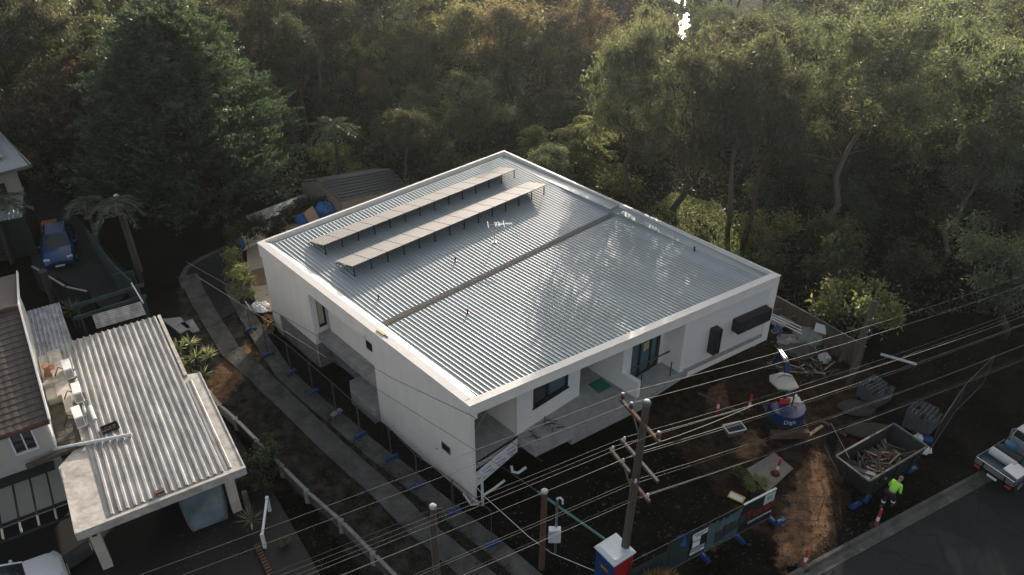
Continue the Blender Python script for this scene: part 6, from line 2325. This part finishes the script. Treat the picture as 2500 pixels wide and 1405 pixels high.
# ------------------------------------------------------------------ skip bin
k4 = [at(*p, 1.35) for p in [(2057, 1115), (2125, 1165), (2262, 1085), (2165, 1053)]]
kc = sum(k4, Vector()) / 4
kx = ((k4[2] - k4[1]) + (k4[3] - k4[0])).normalized()
SK = thing('skip_bin', 'open dark steel skip bin half filled with timber rubble', 'skip bin', (kc.x, kc.y, .02), math.atan2(kx.y, kx.x))
kl, kw = 1.95, .86
sk = MB()


def skwall(a, b, ai, bi, z0=0.1, z1=1.34, t=.05):
    sk.add([(*a, z1), (*b, z1), (*bi, z0), (*ai, z0)], [(0, 1, 2, 3)])
    m_ = Vector(((a[0] + b[0]) / 2, (a[1] + b[1]) / 2, 0)).normalized() * t
    sk.add([(a[0] - m_.x, a[1] - m_.y, z1), (b[0] - m_.x, b[1] - m_.y, z1), (bi[0] - m_.x, bi[1] - m_.y, z0 + t), (ai[0] - m_.x, ai[1] - m_.y, z0 + t)], [(3, 2, 1, 0)])


T_ = [(-kl, -kw), (kl, -kw), (kl, kw), (-kl, kw)]
Bt = [(-kl + .45, -kw + .12), (kl - .45, -kw + .12), (kl - .45, kw - .12), (-kl + .45, kw - .12)]
for i in range(4): skwall(T_[i], T_[(i + 1) % 4], Bt[i], Bt[(i + 1) % 4])
sk.add([(*p, .1) for p in Bt], [(0, 1, 2, 3)])
sk.build('body', M['steelrust'], SK)
rm = MB()
for i in range(4): rm.bar((*T_[i], 1.36), (*T_[(i + 1) % 4], 1.36), .08, .07)
rm.build('rim', mat('worn_rim', (.10, .095, .085), .6, var=.5, vscale=4), SK)
for x in (-1.1, 0, 1.1):
    for s in (-1, 1): MB().bar((x, s * (kw + .03), 1.3), (x, s * (kw - .08), .15), .06, .05, (1, 0, 0)).build('rib', M['steelrust'], SK)
for x in (-1.4, 1.4):
    for s in (-1, 1): MB().tube([(x, s * (kw + .02), 1.0), (x, s * (kw + .12), 1.0)], .05, 8).build('lifting_lug', M['steelrust'], SK)
rr2 = random.Random(21)
RUB = thing('rubble_load', 'heap of broken timber and plaster lying inside the skip bin', 'rubble', (kc.x, kc.y, .02), math.atan2(kx.y, kx.x))
rb = MB()
nxr, nyr = 14, 8
vs_ = [(-1.5 + 3.0 * i / nxr, -.72 + 1.44 * j / nyr, .55 + .22 * math.sin(i * .9) * math.cos(j * .8) + rr2.uniform(0, .08)) for i in range(nxr + 1) for j in range(nyr + 1)]
rb.add(vs_, [(i * (nyr + 1) + j, (i + 1) * (nyr + 1) + j, (i + 1) * (nyr + 1) + j + 1, i * (nyr + 1) + j + 1) for i in range(nxr) for j in range(nyr)])
rb.build('fill', M['concdark'], RUB)
tms = [M['wood'], M['woodred'], M['plywood'], M['concdark']]
for k in range(90):
    c = Vector((rr2.uniform(-1.2, 1.4), rr2.uniform(-.6, .6), .72 + rr2.uniform(0, .22)))
    d = Vector((rr2.uniform(-1, 1), rr2.uniform(-1, 1), rr2.uniform(-.25, .25))).normalized() * rr2.uniform(.1, .42)
    MB().bar(c - d, c + d, rr2.uniform(.05, .10), rr2.uniform(.02, .05)).build('timber_scrap', rr2.choice(tms), RUB)
for x, y in ((-1.45, -.1), (-1.35, -.4), (-1.5, .35)):
    MB().prism([(x - .09, y - .22), (x + .09, y - .22), (x + .09, y + .22), (x - .09, y + .22)], .8, .9).build('plaster_scrap', M['pvc'], RUB)
MB().bar((-1.6, .55, .9), (-1.05, -.62, 1.0), .22, .05).build('teal_board', teal, RUB)

# ------------------------------------------------------------------ ute on the road
U0 = at(2384, 1118, .95)
U1 = at(2476, 1180, .95)
ud = (U1 - U0)
ud.z = 0
uf = Vector((-ud.y, ud.x, 0)).normalized()
uc = (U0 + U1) / 2
UT = thing('white_ute', 'white tray back ute carrying pipes parked at the right border', 'ute', (uc.x, uc.y, 0), math.atan2(-uf.x, uf.y))
hw2 = ud.length / 2
wht = mat('ute_white_paint', (.45, .50, .52), .3, spec=.6)
trb = mat('tray_blue_grey', (.08, .115, .145), .5, metal=.3, var=.15)
MB().box(-hw2, hw2, 0, 2.1, .70, .78).build('tray_floor', trb, UT)
MB().box(-hw2, hw2, -.03, 0, .72, 1.02).build('tailgate', M['alu'], UT)
for s in (-1, 1): MB().box(s * hw2, s * (hw2 + .035), 0, 2.1, .72, 1.02).build('side_board', trb, UT)
for x in (-.5, .5): MB().box(x - .03, x + .03, -.06, -.03, .74, 1.0).build('latch', M['black'], UT)
for x in (-.72, .72): MB().box(x - .12, x + .12, -.02, 0.0, .5, .62).build('tail_light', M['red'], UT)
MB().box(-.22, .22, -.03, -.01, .46, .58).build('number_plate', M['whitepl'], UT)
hbm = MB().tube([(-.75, 2.05, .8), (-.75, 2.05, 1.75), (-.6, 2.05, 1.9), (.6, 2.05, 1.9), (.75, 2.05, 1.75), (.75, 2.05, .8)], .035, 8)
hbm.build('headboard_frame', M['alu'], UT)
hm_ = MB()
for k in range(15): hm_.bar((-.7 + k * .1, 2.05, .95), (-.7 + k * .1, 2.05, 1.86), .008, .008, (0, 1, 0))
for k in range(9): hm_.bar((-.72, 2.05, .98 + k * .11), (.72, 2.05, .98 + k * .11), .008, .008)
tag(hm_.build('headboard_mesh', M['black'], UT), kind='stuff')
cbm = MB()
vs_ = []
for y, zt, w_ in ((2.2, 1.05, .84), (2.35, 1.75, .70), (3.4, 1.78, .70), (4.1, 1.10, .82), (5.3, 1.0, .82), (5.5, .6, .80)):
    vs_ += [(-.86, y, .45), (.86, y, .45), (.87, y, min(zt, .98)), (w_, y, zt), (-w_, y, zt), (-.87, y, min(zt, .98))]
cbm.add(vs_, [(i * 6 + k, i * 6 + (k + 1) % 6, i * 6 + 6 + (k + 1) % 6, i * 6 + 6 + k) for i in range(5) for k in range(6)] + [tuple(range(5, -1, -1)), tuple(30 + k for k in range(6))])
cbm.build('cab', wht, UT, smooth=False, bevel=.03)
MB().add([(-.66, 3.46, 1.75), (.66, 3.46, 1.75), (.77, 4.06, 1.16), (-.77, 4.06, 1.16)], [(3, 2, 1, 0)]).build('windscreen', M['glass'], UT, loc=(0, .02, .012))
MB().add([(-.64, 2.33, 1.68), (.64, 2.33, 1.68), (.74, 2.25, 1.2), (-.74, 2.25, 1.2)], [(0, 1, 2, 3)]).build('rear_window', M['glass'], UT, loc=(0, -.012, 0))
for s in (-1, 1):
    MB().add([(s * .715, 2.45, 1.66), (s * .715, 3.35, 1.68), (s * .86, 3.95, 1.08), (s * .86, 2.35, 1.06)], [(0, 1, 2, 3)]).build('side_window', M['glass'], UT, loc=(s * .01, 0, 0))
    MB().box(s * .88, s * 1.04, 3.7, 3.8, 1.1, 1.3).build('wing_mirror', M['black'], UT)
    for y in (.75, 4.55):
        wo = MB().tube([(s * .68, y, .36), (s * .88, y, .36)], .36, 18).build('wheel', M['rubber'], UT)
        MB().tube([(s * .86, y, .36), (s * .89, y, .36)], .2, 12).build('rim', M['alu'], wo)
MB().box(-.4, .4, .1, 4.9, .4, .6).build('chassis', M['black'], UT)


def child_place(t, p):
    """world place of a point given on the ute"""
    return Vector((uc.x, uc.y, 0)) + (-ud.normalized()) * -p[0] + uf * p[1] + Vector((0, 0, p[2]))


for k, (x, y, r_, m_) in enumerate(((-.2, .95, .2, M['greyins']), (-.2, 1.38, .2, M['steelrust']))):
    a = child_place(UT, (x - .62, y, .78 + r_))
    b = child_place(UT, (x + .5, y, .78 + r_))
    tag(MB().tube([a, b], r_, 14).build('rolled_membrane', m_), ['grey roll lying across the ute tray', 'dark roll behind the grey roll on the ute tray'][k], 'roll')
tb = MB().prism([(-.32, -.25), (.36, -.25), (.36, .62), (-.32, .62)], 0, [.34, .26, .26, .34])
tbo = tb.build('tool_box', M['alu'], bevel=.02)
tbo.location = child_place(UT, (.5, .45, .785))
tbo.rotation_euler = (0, 0, math.atan2(-uf.x, uf.y))
tag(tbo, 'aluminium tool box on the kerb side of the ute tray', 'tool box')
q = child_place(UT, (-.45, 1.75, .785))
dmo = MB().lathe([(.26, 0), (.27, .25), (.26, .5), (.2, .54), (0, .55)], 14).build('blue_drum', mat('teal_blue_drum', (.02, .13, .20), .4), loc=q)
tag(dmo, 'teal blue drum standing in the ute tray', 'drum')


# ------------------------------------------------------------------ block pallets, debris, timber
def pallet_blocks(px, py, rz, rows_, label, seed, full=1.0):
    b = at(px, py)
    t = thing('block_pallet', label, 'block pallet', (b.x, b.y, 0), rz, 'pallets of grey hollow blocks')
    pm_ = MB()
    for k in range(5): pm_.box(-.6, .6, -.58 + k * .265, -.48 + k * .265, .1, .13)
    for y in (-.5, 0, .5): pm_.box(-.6, .6, y - .05, y + .05, 0, .1)
    pm_.build('pallet', M['wood'], t)
    bm2 = MB()
    bm2.box(-.19, .19, -.095, -.065, 0, .19).box(-.19, .19, .065, .095, 0, .19)
    for x in (-.19, -.015, .16): bm2.box(x, x + .03, -.065, .065, 0, .19)
    me = bm2.mesh('hollow_block', mat('pale_hollow_block', (.075, .088, .095), .9, var=.2, vscale=6) if 'pale_hollow_block' not in bpy.data.materials else bpy.data.materials['pale_hollow_block'])
    rq = random.Random(seed)
    for l in range(rows_):
        for i in range(3):
            for j in range(6):
                if l == rows_ - 1 and rq.random() > full: continue
                o = obj('hollow_block', me, t, (-.4 + .4 * i + rq.uniform(-.01, .01), -.5 + .2 * j + rq.uniform(-.006, .006), .13 + .2 * l))
                o.rotation_euler = (0, 0, rq.uniform(-.03, .03))
    return t


pallet_blocks(2130, 975, .55, 4, 'pallet of grey hollow blocks by the leaning timber pole', 2, .55)
pallet_blocks(2243, 1045, .75, 5, 'taller pallet of grey hollow blocks nearest the skip bin', 4, .8)
crumple('sand_heap', at(2090, 1000), (.9, .6, .18), mat('grey_sand', (.045, .042, .036), .95, var=.3, vscale=4, bump=.5), 'low heap of grey sand left of the block pallet', 'sand heap', 5, 18, 8, .06)
crumple('sand_heap', at(2130, 1055), (1.3, .55, .12), bpy.data.materials['grey_sand'], 'flat spread of grey sand between the block pallets and the skip', 'sand heap', 6, 18, 8, .06)
crumple('tarp_sheet', at(1975, 832), (1.0, .6, .5), mat('dull_canvas', (.22, .23, .21), .85, var=.3, vscale=3, bump=.6, bscale=5), 'pale canvas tarp thrown over the debris by the right end of the house', 'tarp', 9, 18, 10, .12)
crumple('debris_heap', at(1920, 842), (.8, .45, .35), M['conc'], 'heap of pale rags and plaster at the foot of the tarp', 'debris', 10, 14, 8, .3)
crumple('debris_heap', at(1945, 862), (.9, .6, .25), M['concdark'], 'grey rubble heap in front of the excavator bucket', 'debris', 11, 14, 8, .3)
crumple('sand_bag', at(2010, 880), (.35, .3, .3), M['tarpgrey'], 'white tied sack on the right of the debris', 'sack', 12, 10, 6, .2)
crumple('red_cloth', at(1960, 832), (.3, .2, .2), M['red'], 'crumpled red cloth beside the tarp', 'cloth', 13, 9, 6, .25)
DH = thing('timber_scraps', 'scatter of broken boards and sticks round the debris heap', 'debris', at(1960, 870))
for k in range(90):
    q = at(rr2.uniform(1890, 2040), rr2.uniform(810, 920)) - at(1960, 870)
    d = Vector((rr2.uniform(-1, 1), rr2.uniform(-1, 1), rr2.uniform(-.05, .15))).normalized() * rr2.uniform(.15, .6)
    MB().bar(q - d + Vector((0, 0, .12)), q + d + Vector((0, 0, .12)), .06, .03).build('board_scrap', rr2.choice((M['wood'], M['conc'], M['concdark'], M['woodred'])), DH)
PLt = thing('empty_pallet', 'empty grey timber pallet lying right of the debris', 'pallet', at(1995, 868), .75)
for k in range(7): MB().box(-.6, .6, -.56 + k * .175, -.47 + k * .175, .1, .13).build('slat', M['wood'], PLt)
for x in (-.55, 0, .5): MB().box(x, x + .07, -.56, .56, 0, .1).build('bearer', M['wood'], PLt)
RK = thing('steel_rack', 'galvanised steel rack stacked with boards at the right end of the house', 'rack', at(1905, 800), .35)
for x in (-.7, .7):
    for y in (-.45, .45): MB().box(x - .02, x + .02, y - .02, y + .02, 0, 1.0).build('post', M['galv'], RK)
for z in (.5, .98):
    for y in (-.45, .45): MB().tube([(-.7, y, z), (.7, y, z)], .02, 6).build('rail', M['galv'], RK)
    for x in (-.7, .7): MB().tube([(x, -.45, z), (x, .45, z)], .02, 6).build('rail', M['galv'], RK)
MB().box(-.66, .66, -.42, .42, .5, .54).build('shelf', M['conc'], RK)
for k in range(3): tag(MB().bar(at(1880, 765 + k * 6, 1.2), at(1958, 800 + k * 8, 1.0), .06, .05).build('timber_length', M['pvc']), 'long pale timber length resting over the steel rack', 'timber', 'timber lengths over the rack')
# boundary fence behind the debris: long top rail with boards
f0, f1, f2 = at(1893, 722, 1.5), at(2000, 780, 1.5), at(2115, 848, 1.5)
BF = thing('boundary_fence', 'grey paling boundary fence running from the house end to the leaning pole', 'fence', (0, 0, 0))
for a, b in ((f0, f1), (f1, f2)):
    MB().bar(a, b, .05, .06).build('top_rail', M['galv'], BF)
    n = int((b - a).length / .3)
    for k in range(n):
        p, q = a.lerp(b, k / n), a.lerp(b, (k + .93) / n)
        MB().bar(Vector((p.x, p.y, .68)), Vector((q.x, q.y, .68)), .025, 1.5 + rr2.uniform(-.05, .02)).build('paling', M['wood'], BF)
tag(MB().obox(at(2004, 803, 1.1), (.62, .03, .5), (.83, -.5, 0), None, (0, .2, 1)).build('white_board_sign', M['pvc']), 'small blank white board fixed to the boundary fence', 'sign')
a, b = at(2150, 865, .05), at(2238, 890, .05)
tag(MB().bar(a, b, .16, .06).build('white_plank', M['pvc']), 'long white plank lying right of the leaning pole', 'plank')
a, b = at(2018, 836, .08), at(2098, 856, .06)
tag(MB().bar(a, b, .12, .08).build('grey_plank', M['conc']), 'grey plank running from the tarp to the leaning pole', 'plank')
for k in range(6):
    a = at(2050 + k * 10, 885 - k * 3, .25)
    tag(MB().bar(a, a + Vector((.55, .95, .25 + .05 * (k % 2))), .16, .14).build('timber_sleeper', M['woodred']), 'rough brown timber sleeper stacked beside the leaning pole', 'sleeper', 'sleepers by the pole')
# things in the yard
q = at(1790, 1060)
TRy = thing('mixing_trough', 'grey steel mixing trough in the yard left of the excavator', 'trough', (q.x, q.y, 0), .3)
tm2 = MB()
for a, b, c_, d in (((-.45, -.28), (.45, -.28), (.38, -.2), (-.38, -.2)), ((.45, -.28), (.45, .28), (.38, .2), (.38, -.2)), ((.45, .28), (-.45, .28), (-.38, .2), (.38, .2)), ((-.45, .28), (-.45, -.28), (-.38, -.2), (-.38, .2))):
    tm2.add([(*a, .42), (*b, .42), (*c_, .03), (*d, .03)], [(0, 1, 2, 3)])
    tm2.add([(a[0] * .93, a[1] * .9, .42), (b[0] * .93, b[1] * .9, .42), (c_[0] * .93, c_[1] * .9, .06), (d[0] * .93, d[1] * .9, .06)], [(3, 2, 1, 0)])
tm2.add([(-.38, -.2, .03), (.38, -.2, .03), (.38, .2, .03), (-.38, .2, .03)], [(0, 1, 2, 3)])
tm2.build('trough', M['galv'], TRy)
rm_ = MB()
for a, b in (((-.46, -.29), (.46, -.29)), ((.46, -.29), (.46, .29)), ((.46, .29), (-.46, .29)), ((-.46, .29), (-.46, -.29))): rm_.bar((*a, .43), (*b, .43), .05, .04)
rm_.build('rim', M['pvc'], TRy)
sheetp = [at(*p) for p in [(1822, 1148), (1890, 1108), (1936, 1146), (1872, 1206)]]
so = sheet('plywood_sheet', sheetp, .06, mat('pale_sheet', (.20, .175, .145), .85, var=.25, vscale=2.5), None, .05)
tag(so, 'pale square sheet on the dirt under a bollard', 'sheet')
q = at(1798, 1216)
YT = thing('yellow_sign_frame', 'small yellow framed sign lying on the dark soil', 'sign', (q.x, q.y, .03), -.6)
MB().box(-.34, .34, -.2, -.14, 0, .03).box(-.34, .34, .14, .2, 0, .03).box(-.34, -.28, -.14, .14, 0, .03).box(.28, .34, -.14, .14, 0, .03).build('frame', M['yellow'], YT)
MB().box(-.28, .28, -.14, .14, 0, .015).build('board', M['pvc'], YT)
for k, (x, y, x2, y2, m_) in enumerate(((2010, 1030, 2062, 1060, 'wood'), (2030, 1042, 2066, 1064, 'wood'), (1705, 960, 1815, 1012, 'wood'), (1968, 1068, 2008, 1040, 'plywood'))):
    tag(MB().bar(at(x, y, .08), at(x2, y2, .08), .14, .06).build('plank', M[m_]), ['grey plank in the yard left of the skip bin', 'second grey plank beside the one left of the skip bin', 'long plank lying between the house and the mixing trough', 'thin sunlit batten leaning at the excavator track'][k], 'plank')
for px, py, s, lb in ((1845, 1195, .35, 'small leafy weed beside the pale sheet'), (1800, 1160, .2, 'tiny weed in the dark yard')):
    q = at(px, py)
    place_tree('bush', SH[2], (q.x, q.y, 0), lb, 'shrub', None, s)
for k, (px, py) in enumerate(((2240, 1075), (2262, 1080), (2255, 1105))):
    crumple('cement_bag', at(px, py), (.32, .24, .22), [M['pvc'], M['bluepl'], M['pvc']][k], ['white bag pile behind the skip bin', 'blue bag behind the skip bin', 'white and blue bag at the right corner of the skip bin'][k], 'bag', 70 + k, 9, 6, .2)
# clods and stones over the site
r = np.random.default_rng(4)
cl_ = MB()
for k in range(900):
    q = at(r.uniform(1250, 2150), r.uniform(900, 1390))
    u_, v_ = huv(q)
    if v_ < vf(min(max(u_, 0), 18)) + .2: continue
    s = r.uniform(.02, .07) * (1 if r.random() > .06 else 2)
    cl_.blob((q.x, q.y, ground_z(q.x, q.y) + .02), (s, s * .8, s * .6), 5, 3, .25)
tag(cl_.build('soil_clods', mat('clods', (.05, .036, .028), .95, var=.4)), 'loose clods and stones scattered over the yard', 'clods', kind='stuff')
lp_ = []
for k in range(5200):
    zone = r.random()
    if zone < .35:
        q = at(r.uniform(1250, 2400), r.uniform(850, 1400))
    elif zone < .6:
        s_ = r.uniform(0, (kb - ka).length)
        q = ka + kd * s_ + kn * (r.normal() * .35 + .35)
    else:
        q = at(r.uniform(430, 1250), r.uniform(650, 1400))
    u_, v_ = huv(q)
    if -.1 < u_ < 18 and -.2 < v_ < 21: continue
    lp_.append((q.x, q.y, .03 if zone > .35 else ground_z(q.x, q.y) + .03))
lp_ = np.array(lp_)
ld_ = r.normal(size=lp_.shape) * np.array([1, 1, .25])
tag(obj('leaf_litter', leaf_mesh('leaf_litter', lp_, ld_, .11, .04, mat('dry_leaf_litter', (.085, .062, .04), .9, var=.4), r)), 'dry leaf litter along the kerb, driveway and yard', 'leaf litter', kind='stuff')
# weeds between the wheel strips
wq_ = []
for k in range(9000):
    a_ = r.random()
    base_ = [(640, 880), (1290, 1430)]
    f_ = r.random()
    q = at(600 + 640 * f_ + r.normal() * 14 + (0 if a_ < .5 else -95), 850 + 560 * f_ + r.normal() * 10 + (0 if a_ < .5 else 40))
    if math.sin(q.x * 2.1) * math.sin(q.y * 1.7 + 1) < .0: continue
    wq_.append((q.x, q.y, r.uniform(0, .06)))
wq_ = np.array(wq_)
wd_ = r.normal(size=wq_.shape) * .5
wd_[:, 2] += .8
tag(obj('driveway_weeds', leaf_mesh('driveway_weeds', wq_, wd_, .13, .03, M['shrub'], r)), 'sparse weeds and grass between the wheel strips', 'weeds', kind='stuff')
# dry fronds of a tree top at the lower border
q = at(1600, 1412, 1.0)
rosette('dry_shrub', [(Vector((q.x + dx, q.y + dy, 0)), 1.0) for dx, dy in ((0, 0), (.35, -.05), (-.3, .0), (.6, .1), (.15, .1))], 'dry golden shrub poking up at the lower border', M['autumn'], 'shrub', .4, 40, .045)


# ------------------------------------------------------------------ people
def skin_body(name, joints, edges, m, parent, sub=1):
    """one continuous skinned body; joints {name: (pos, radius)}"""
    ks = list(joints)
    me = bpy.data.meshes.new(name)
    me.from_pydata([joints[k][0] for k in ks], [(ks.index(a), ks.index(b)) for a, b in edges], [])
    o = obj(name, me, parent)
    o.modifiers.new('skin', 'SKIN')
    sv = me.skin_vertices[0].data if me.skin_vertices else None
    if sv is None:
        bpy.context.view_layer.objects.active = o
        me.skin_vertices.new() if hasattr(me.skin_vertices, 'new') else None
        sv = me.skin_vertices[0].data
    for i, k in enumerate(ks):
        rr = joints[k][1]
        sv[i].radius = rr if hasattr(rr, '__len__') else (rr, rr)
        sv[i].use_root = (i == 0)
    ss = o.modifiers.new('smooth', 'SUBSURF')
    ss.levels = sub
    ss.render_levels = sub
    me.materials.append(m)
    return o


def hand_joints(J, E, side, wrist, d, out, r=1.0):
    """palm and five bent fingers beyond a wrist"""
    d, out = Vector(d).normalized(), Vector(out).normalized()
    nrm = d.cross(out)
    w_ = Vector(wrist)
    J['palm' + side] = (tuple(w_ + d * .085), (.034, .02))
    E.append(('wrist' + side, 'palm' + side))
    for i, (off, ln) in enumerate(((-.030, .062), (-.010, .075), (.010, .078), (.030, .070))):
        b = w_ + d * .125 + out * off
        J[f'f{i}a' + side] = (tuple(b), .0095)
        J[f'f{i}b' + side] = (tuple(b + d * ln * .6 + nrm * .012), .009)
        J[f'f{i}c' + side] = (tuple(b + d * ln * .9 + nrm * .035), .007)
        E += [('palm' + side, f'f{i}a' + side), (f'f{i}a' + side, f'f{i}b' + side), (f'f{i}b' + side, f'f{i}c' + side)]
    J['ta' + side] = (tuple(w_ + d * .06 + out * .045), .011)
    J['tb' + side] = (tuple(w_ + d * .10 + out * .062 + nrm * .02), .009)
    E += [('palm' + side, 'ta' + side), ('ta' + side, 'tb' + side)]


def person(label, loc, rz, shirt_m, hair_m, bend, bands=True, trouser=None):
    """figure facing +y, bending forward by `bend` radians, one foot ahead"""
    t = thing('person', label, 'person', loc, rz)
    cb, sb__ = math.cos(bend), math.sin(bend)
    T = lambda x, l, f=0.0: (x, l * sb__ + f * cb - .04, .93 + l * cb - f * sb__)
    J, E = {}, []
    J['pelvis'] = ((0, -.04, .93), (.15, .12))
    J['belly'] = (T(0, .16), (.145, .11))
    J['chest'] = (T(0, .38), (.17, .115))
    J['neck'] = (T(0, .53), (.058, .058))
    J['head0'] = (T(0, .60, .03), (.075, .085))
    J['head1'] = (T(0, .70, .04), (.078, .095))
    J['head2'] = (T(0, .78, .03), (.05, .06))
    E += [('pelvis', 'belly'), ('belly', 'chest'), ('chest', 'neck'), ('neck', 'head0'), ('head0', 'head1'), ('head1', 'head2')]
    for s, sd2 in ((-1, 'L'), (1, 'R')):
        J['sh' + sd2] = (T(s * .185, .46), .062)
        el = Vector(T(s * .25, .22, .12))
        wr = el + Vector((-s * .03, .16, -.19))
        J['el' + sd2] = (tuple(el), .046)
        J['wrist' + sd2] = (tuple(wr), .031)
        E += [('chest', 'sh' + sd2), ('sh' + sd2, 'el' + sd2), ('el' + sd2, 'wrist' + sd2)]
        hand_joints(J, E, sd2, wr, wr - el, (-s, .2, 0))
        fy = .20 * s
        J['hip' + sd2] = ((s * .10, -.03, .86), .098)
        J['knee' + sd2] = ((s * .12, .06 + fy * .7, .49), .062)
        J['ank' + sd2] = ((s * .12, -.03 + fy, .09), .042)
        J['toe' + sd2] = ((s * .13, .15 + fy, .045), (.045, .035))
        E += [('pelvis', 'hip' + sd2), ('hip' + sd2, 'knee' + sd2), ('knee' + sd2, 'ank' + sd2), ('ank' + sd2, 'toe' + sd2)]
    body = skin_body('body', J, E, M['skin'], t, 2)
    tr_ = trouser or mat('navy_trousers', (.012, .014, .022), .85)
    JJ = {k: (J[k][0], (J[k][1] if not hasattr(J[k][1], '__len__') else max(J[k][1])) + .016) for k in ('pelvis', 'hipL', 'hipR', 'kneeL', 'kneeR')}
    for sd2 in 'LR':
        a = J['ank' + sd2]
        JJ['ank' + sd2] = ((a[0][0], a[0][1], a[0][2] + .04), a[1] + .026)
    skin_body('trousers', JJ, [('pelvis', 'hipL'), ('pelvis', 'hipR'), ('hipL', 'kneeL'), ('hipR', 'kneeR'), ('kneeL', 'ankL'), ('kneeR', 'ankR')], tr_, t, 2)
    for sd2 in 'LR':
        a, b = Vector(J['ank' + sd2][0]), Vector(J['toe' + sd2][0])
        MB().tube([a + Vector((0, -.06, -.03)), a + Vector((0, .02, -.02)), b + Vector((0, .02, -.0)), b + Vector((0, .06, 0))], [.05, .062, .05, .03], 8).build('boot', M['rubber'], t, smooth=True)
        if bands:
            k_ = Vector(J['knee' + sd2][0])
            c = k_.lerp(a, .42)
            dd = (a - k_).normalized()
            MB().tube([c - dd * .03, c + dd * .03], .088, 12).build('reflective_band', M['whitepl'], t)
    S = {'pelvis': (T(0, .02), (.165, .135)), 'belly': (T(0, .17), (.17, .135)), 'chest': (T(0, .39), (.19, .135)), 'neck': (T(0, .50), (.085, .08))}
    SE = [('pelvis', 'belly'), ('belly', 'chest'), ('chest', 'neck')]
    for sd2 in 'LR':
        S['sh' + sd2] = (J['sh' + sd2][0], .085)
        S['el' + sd2] = (J['el' + sd2][0], .068)
        S['cuff' + sd2] = (tuple(Vector(J['el' + sd2][0]).lerp(Vector(J['wrist' + sd2][0]), .8)), .048)
        SE += [('chest', 'sh' + sd2), ('sh' + sd2, 'el' + sd2), ('el' + sd2, 'cuff' + sd2)]
    skin_body('shirt', S, SE, shirt_m, t, 2)
    h1 = Vector(J['head1'][0])
    up_ = Vector((0, sb__, cb))
    fw_ = Vector((0, cb, -sb__))
    hr = MB().blob((0, 0, 0), (.092, .108, .085), 12, 8)
    hobj = hr.build('hair', hair_m, t, smooth=True, loc=h1 + up_ * .045 - fw_ * .025)
    hobj.rotation_euler = (-bend, 0, 0)
    fc = h1 + fw_ * .098
    MB().blob(tuple(fc + up_ * -.015), (.015, .022, .025), 8, 6).build('nose', M['skin'], t, smooth=True)
    for s in (-1, 1):
        MB().blob(tuple(h1 + fw_ * .088 + up_ * .012 + Vector((s * .033, 0, 0))), (.013, .010, .009), 8, 6).build('eye', M['black'], t, smooth=True)
        MB().blob(tuple(h1 + Vector((s * .082, 0, 0)) - up_ * .005), (.014, .028, .034), 8, 6).build('ear', M['skin'], t, smooth=True)
    MB().blob(tuple(h1 + fw_ * .090 - up_ * .048), (.026, .008, .008), 8, 6).build('mouth', mat('lips', (.22, .09, .07), .5) if 'lips' not in bpy.data.materials else bpy.data.materials['lips'], t, smooth=True)
    return t


hv = mat('hi_vis_fabric', (.36, .80, .08), .7, var=.08)
wq = at(2163, 1238)
person('worker in bright lime hi-vis shirt and dark trousers bending beside the skip bin', (wq.x, wq.y, 0), -.95, hv, mat('grey_hair', (.20, .17, .15), .8), .75)
wq = at(1880, 845)
person('worker in dark blue shirt stooping over the debris at the house end', (wq.x, wq.y, -.02), -1.25, mat('blue_shirt', (.012, .055, .17), .8, var=.15), mat('fair_hair', (.50, .42, .32), .8), 1.05, bands=False, trouser=mat('dark_trousers', (.014, .014, .016), .9))
# green mat on the balcony
q = hw(8.03, 17.65)
gm_ = MB().prism([(-.42, -.4), (.42, -.4), (.42, .4), (-.42, .4)], 0, .012).build('green_mat', mat('green_mat_cloth', (.01, .16, .11), .9, var=.15), loc=(q.x, q.y, 1.502))
gm_.rotation_euler = (0, 0, HROT - .1)
tag(gm_, 'square green mat lying on the entry slab', 'mat')
for k in range(16):
    q = hw(random.uniform(2.9, 4.6), random.uniform(17.65, 18.4))
    d = Vector((random.uniform(-1, 1), random.uniform(-1, 1), .1)).normalized() * random.uniform(.08, .3)
    p = Vector((q.x, q.y, 1.54))
    ci = k % 3
    tag(MB().bar(p - d, p + d, .04, .03).build('offcut', (M['conc'], M['wood'], M['steelrust'])[ci]), ('pale', 'brown', 'dark')[ci] + (' short' if d.length < .19 else ' long') + ' offcut on the front slab corner', 'offcut', 'offcuts on the slab corner')
# ------------------------------------------------------------------ morning haze
hz = MB().box(-290, 290, -75, 445, -2.6, 28.5).build('haze')
hm = bpy.data.materials.new('haze')
hm.use_nodes = True
t = hm.node_tree
t.nodes.remove(t.nodes['Principled BSDF'])
pv = t.nodes.new('ShaderNodeVolumePrincipled')
pv.inputs['Color'].default_value = (0.88, 0.95, 0.93, 1)
pv.inputs['Density'].default_value = 0.00042
pv.inputs['Anisotropy'].default_value = 0.86
t.links.new(pv.outputs[0], t.nodes['Material Output'].inputs['Volume'])
hz.data.materials.append(hm)
tag(hz, 'thin morning haze over the bush and the building site', 'haze', kind='stuff')

# ------------------------------------------------------------------ labels that single out look-alikes
bpy.context.view_layer.update()
ORD = ['leftmost one', 'second from left', 'third from left', 'fourth from left', 'fifth from left', 'sixth from left', 'seventh from left', 'eighth from left', 'ninth from left', 'tenth from left']
byl = {}
for o in COL.objects:
    if o.parent is None and 'label' in o and o.get('category'): byl.setdefault(o['label'], []).append(o)


def screen_x(o):
    if o.type == 'MESH' and o.location.length < .01:
        p = sum((Vector(c) for c in o.bound_box), Vector()) / 8
    else: p = o.matrix_world.translation
    d = p - Vector((0, 0, CAM_Z))
    return d.x / d.dot(FW)


for lb, os_ in byl.items():
    if len(os_) < 2: continue
    os_.sort(key=screen_x)
    for i, o in enumerate(os_):
        n = len(os_)
        o['label'] = lb + ', ' + ('rightmost one' if i == n - 1 else ORD[i] if i < len(ORD) else 'number %d from left' % (i + 1))
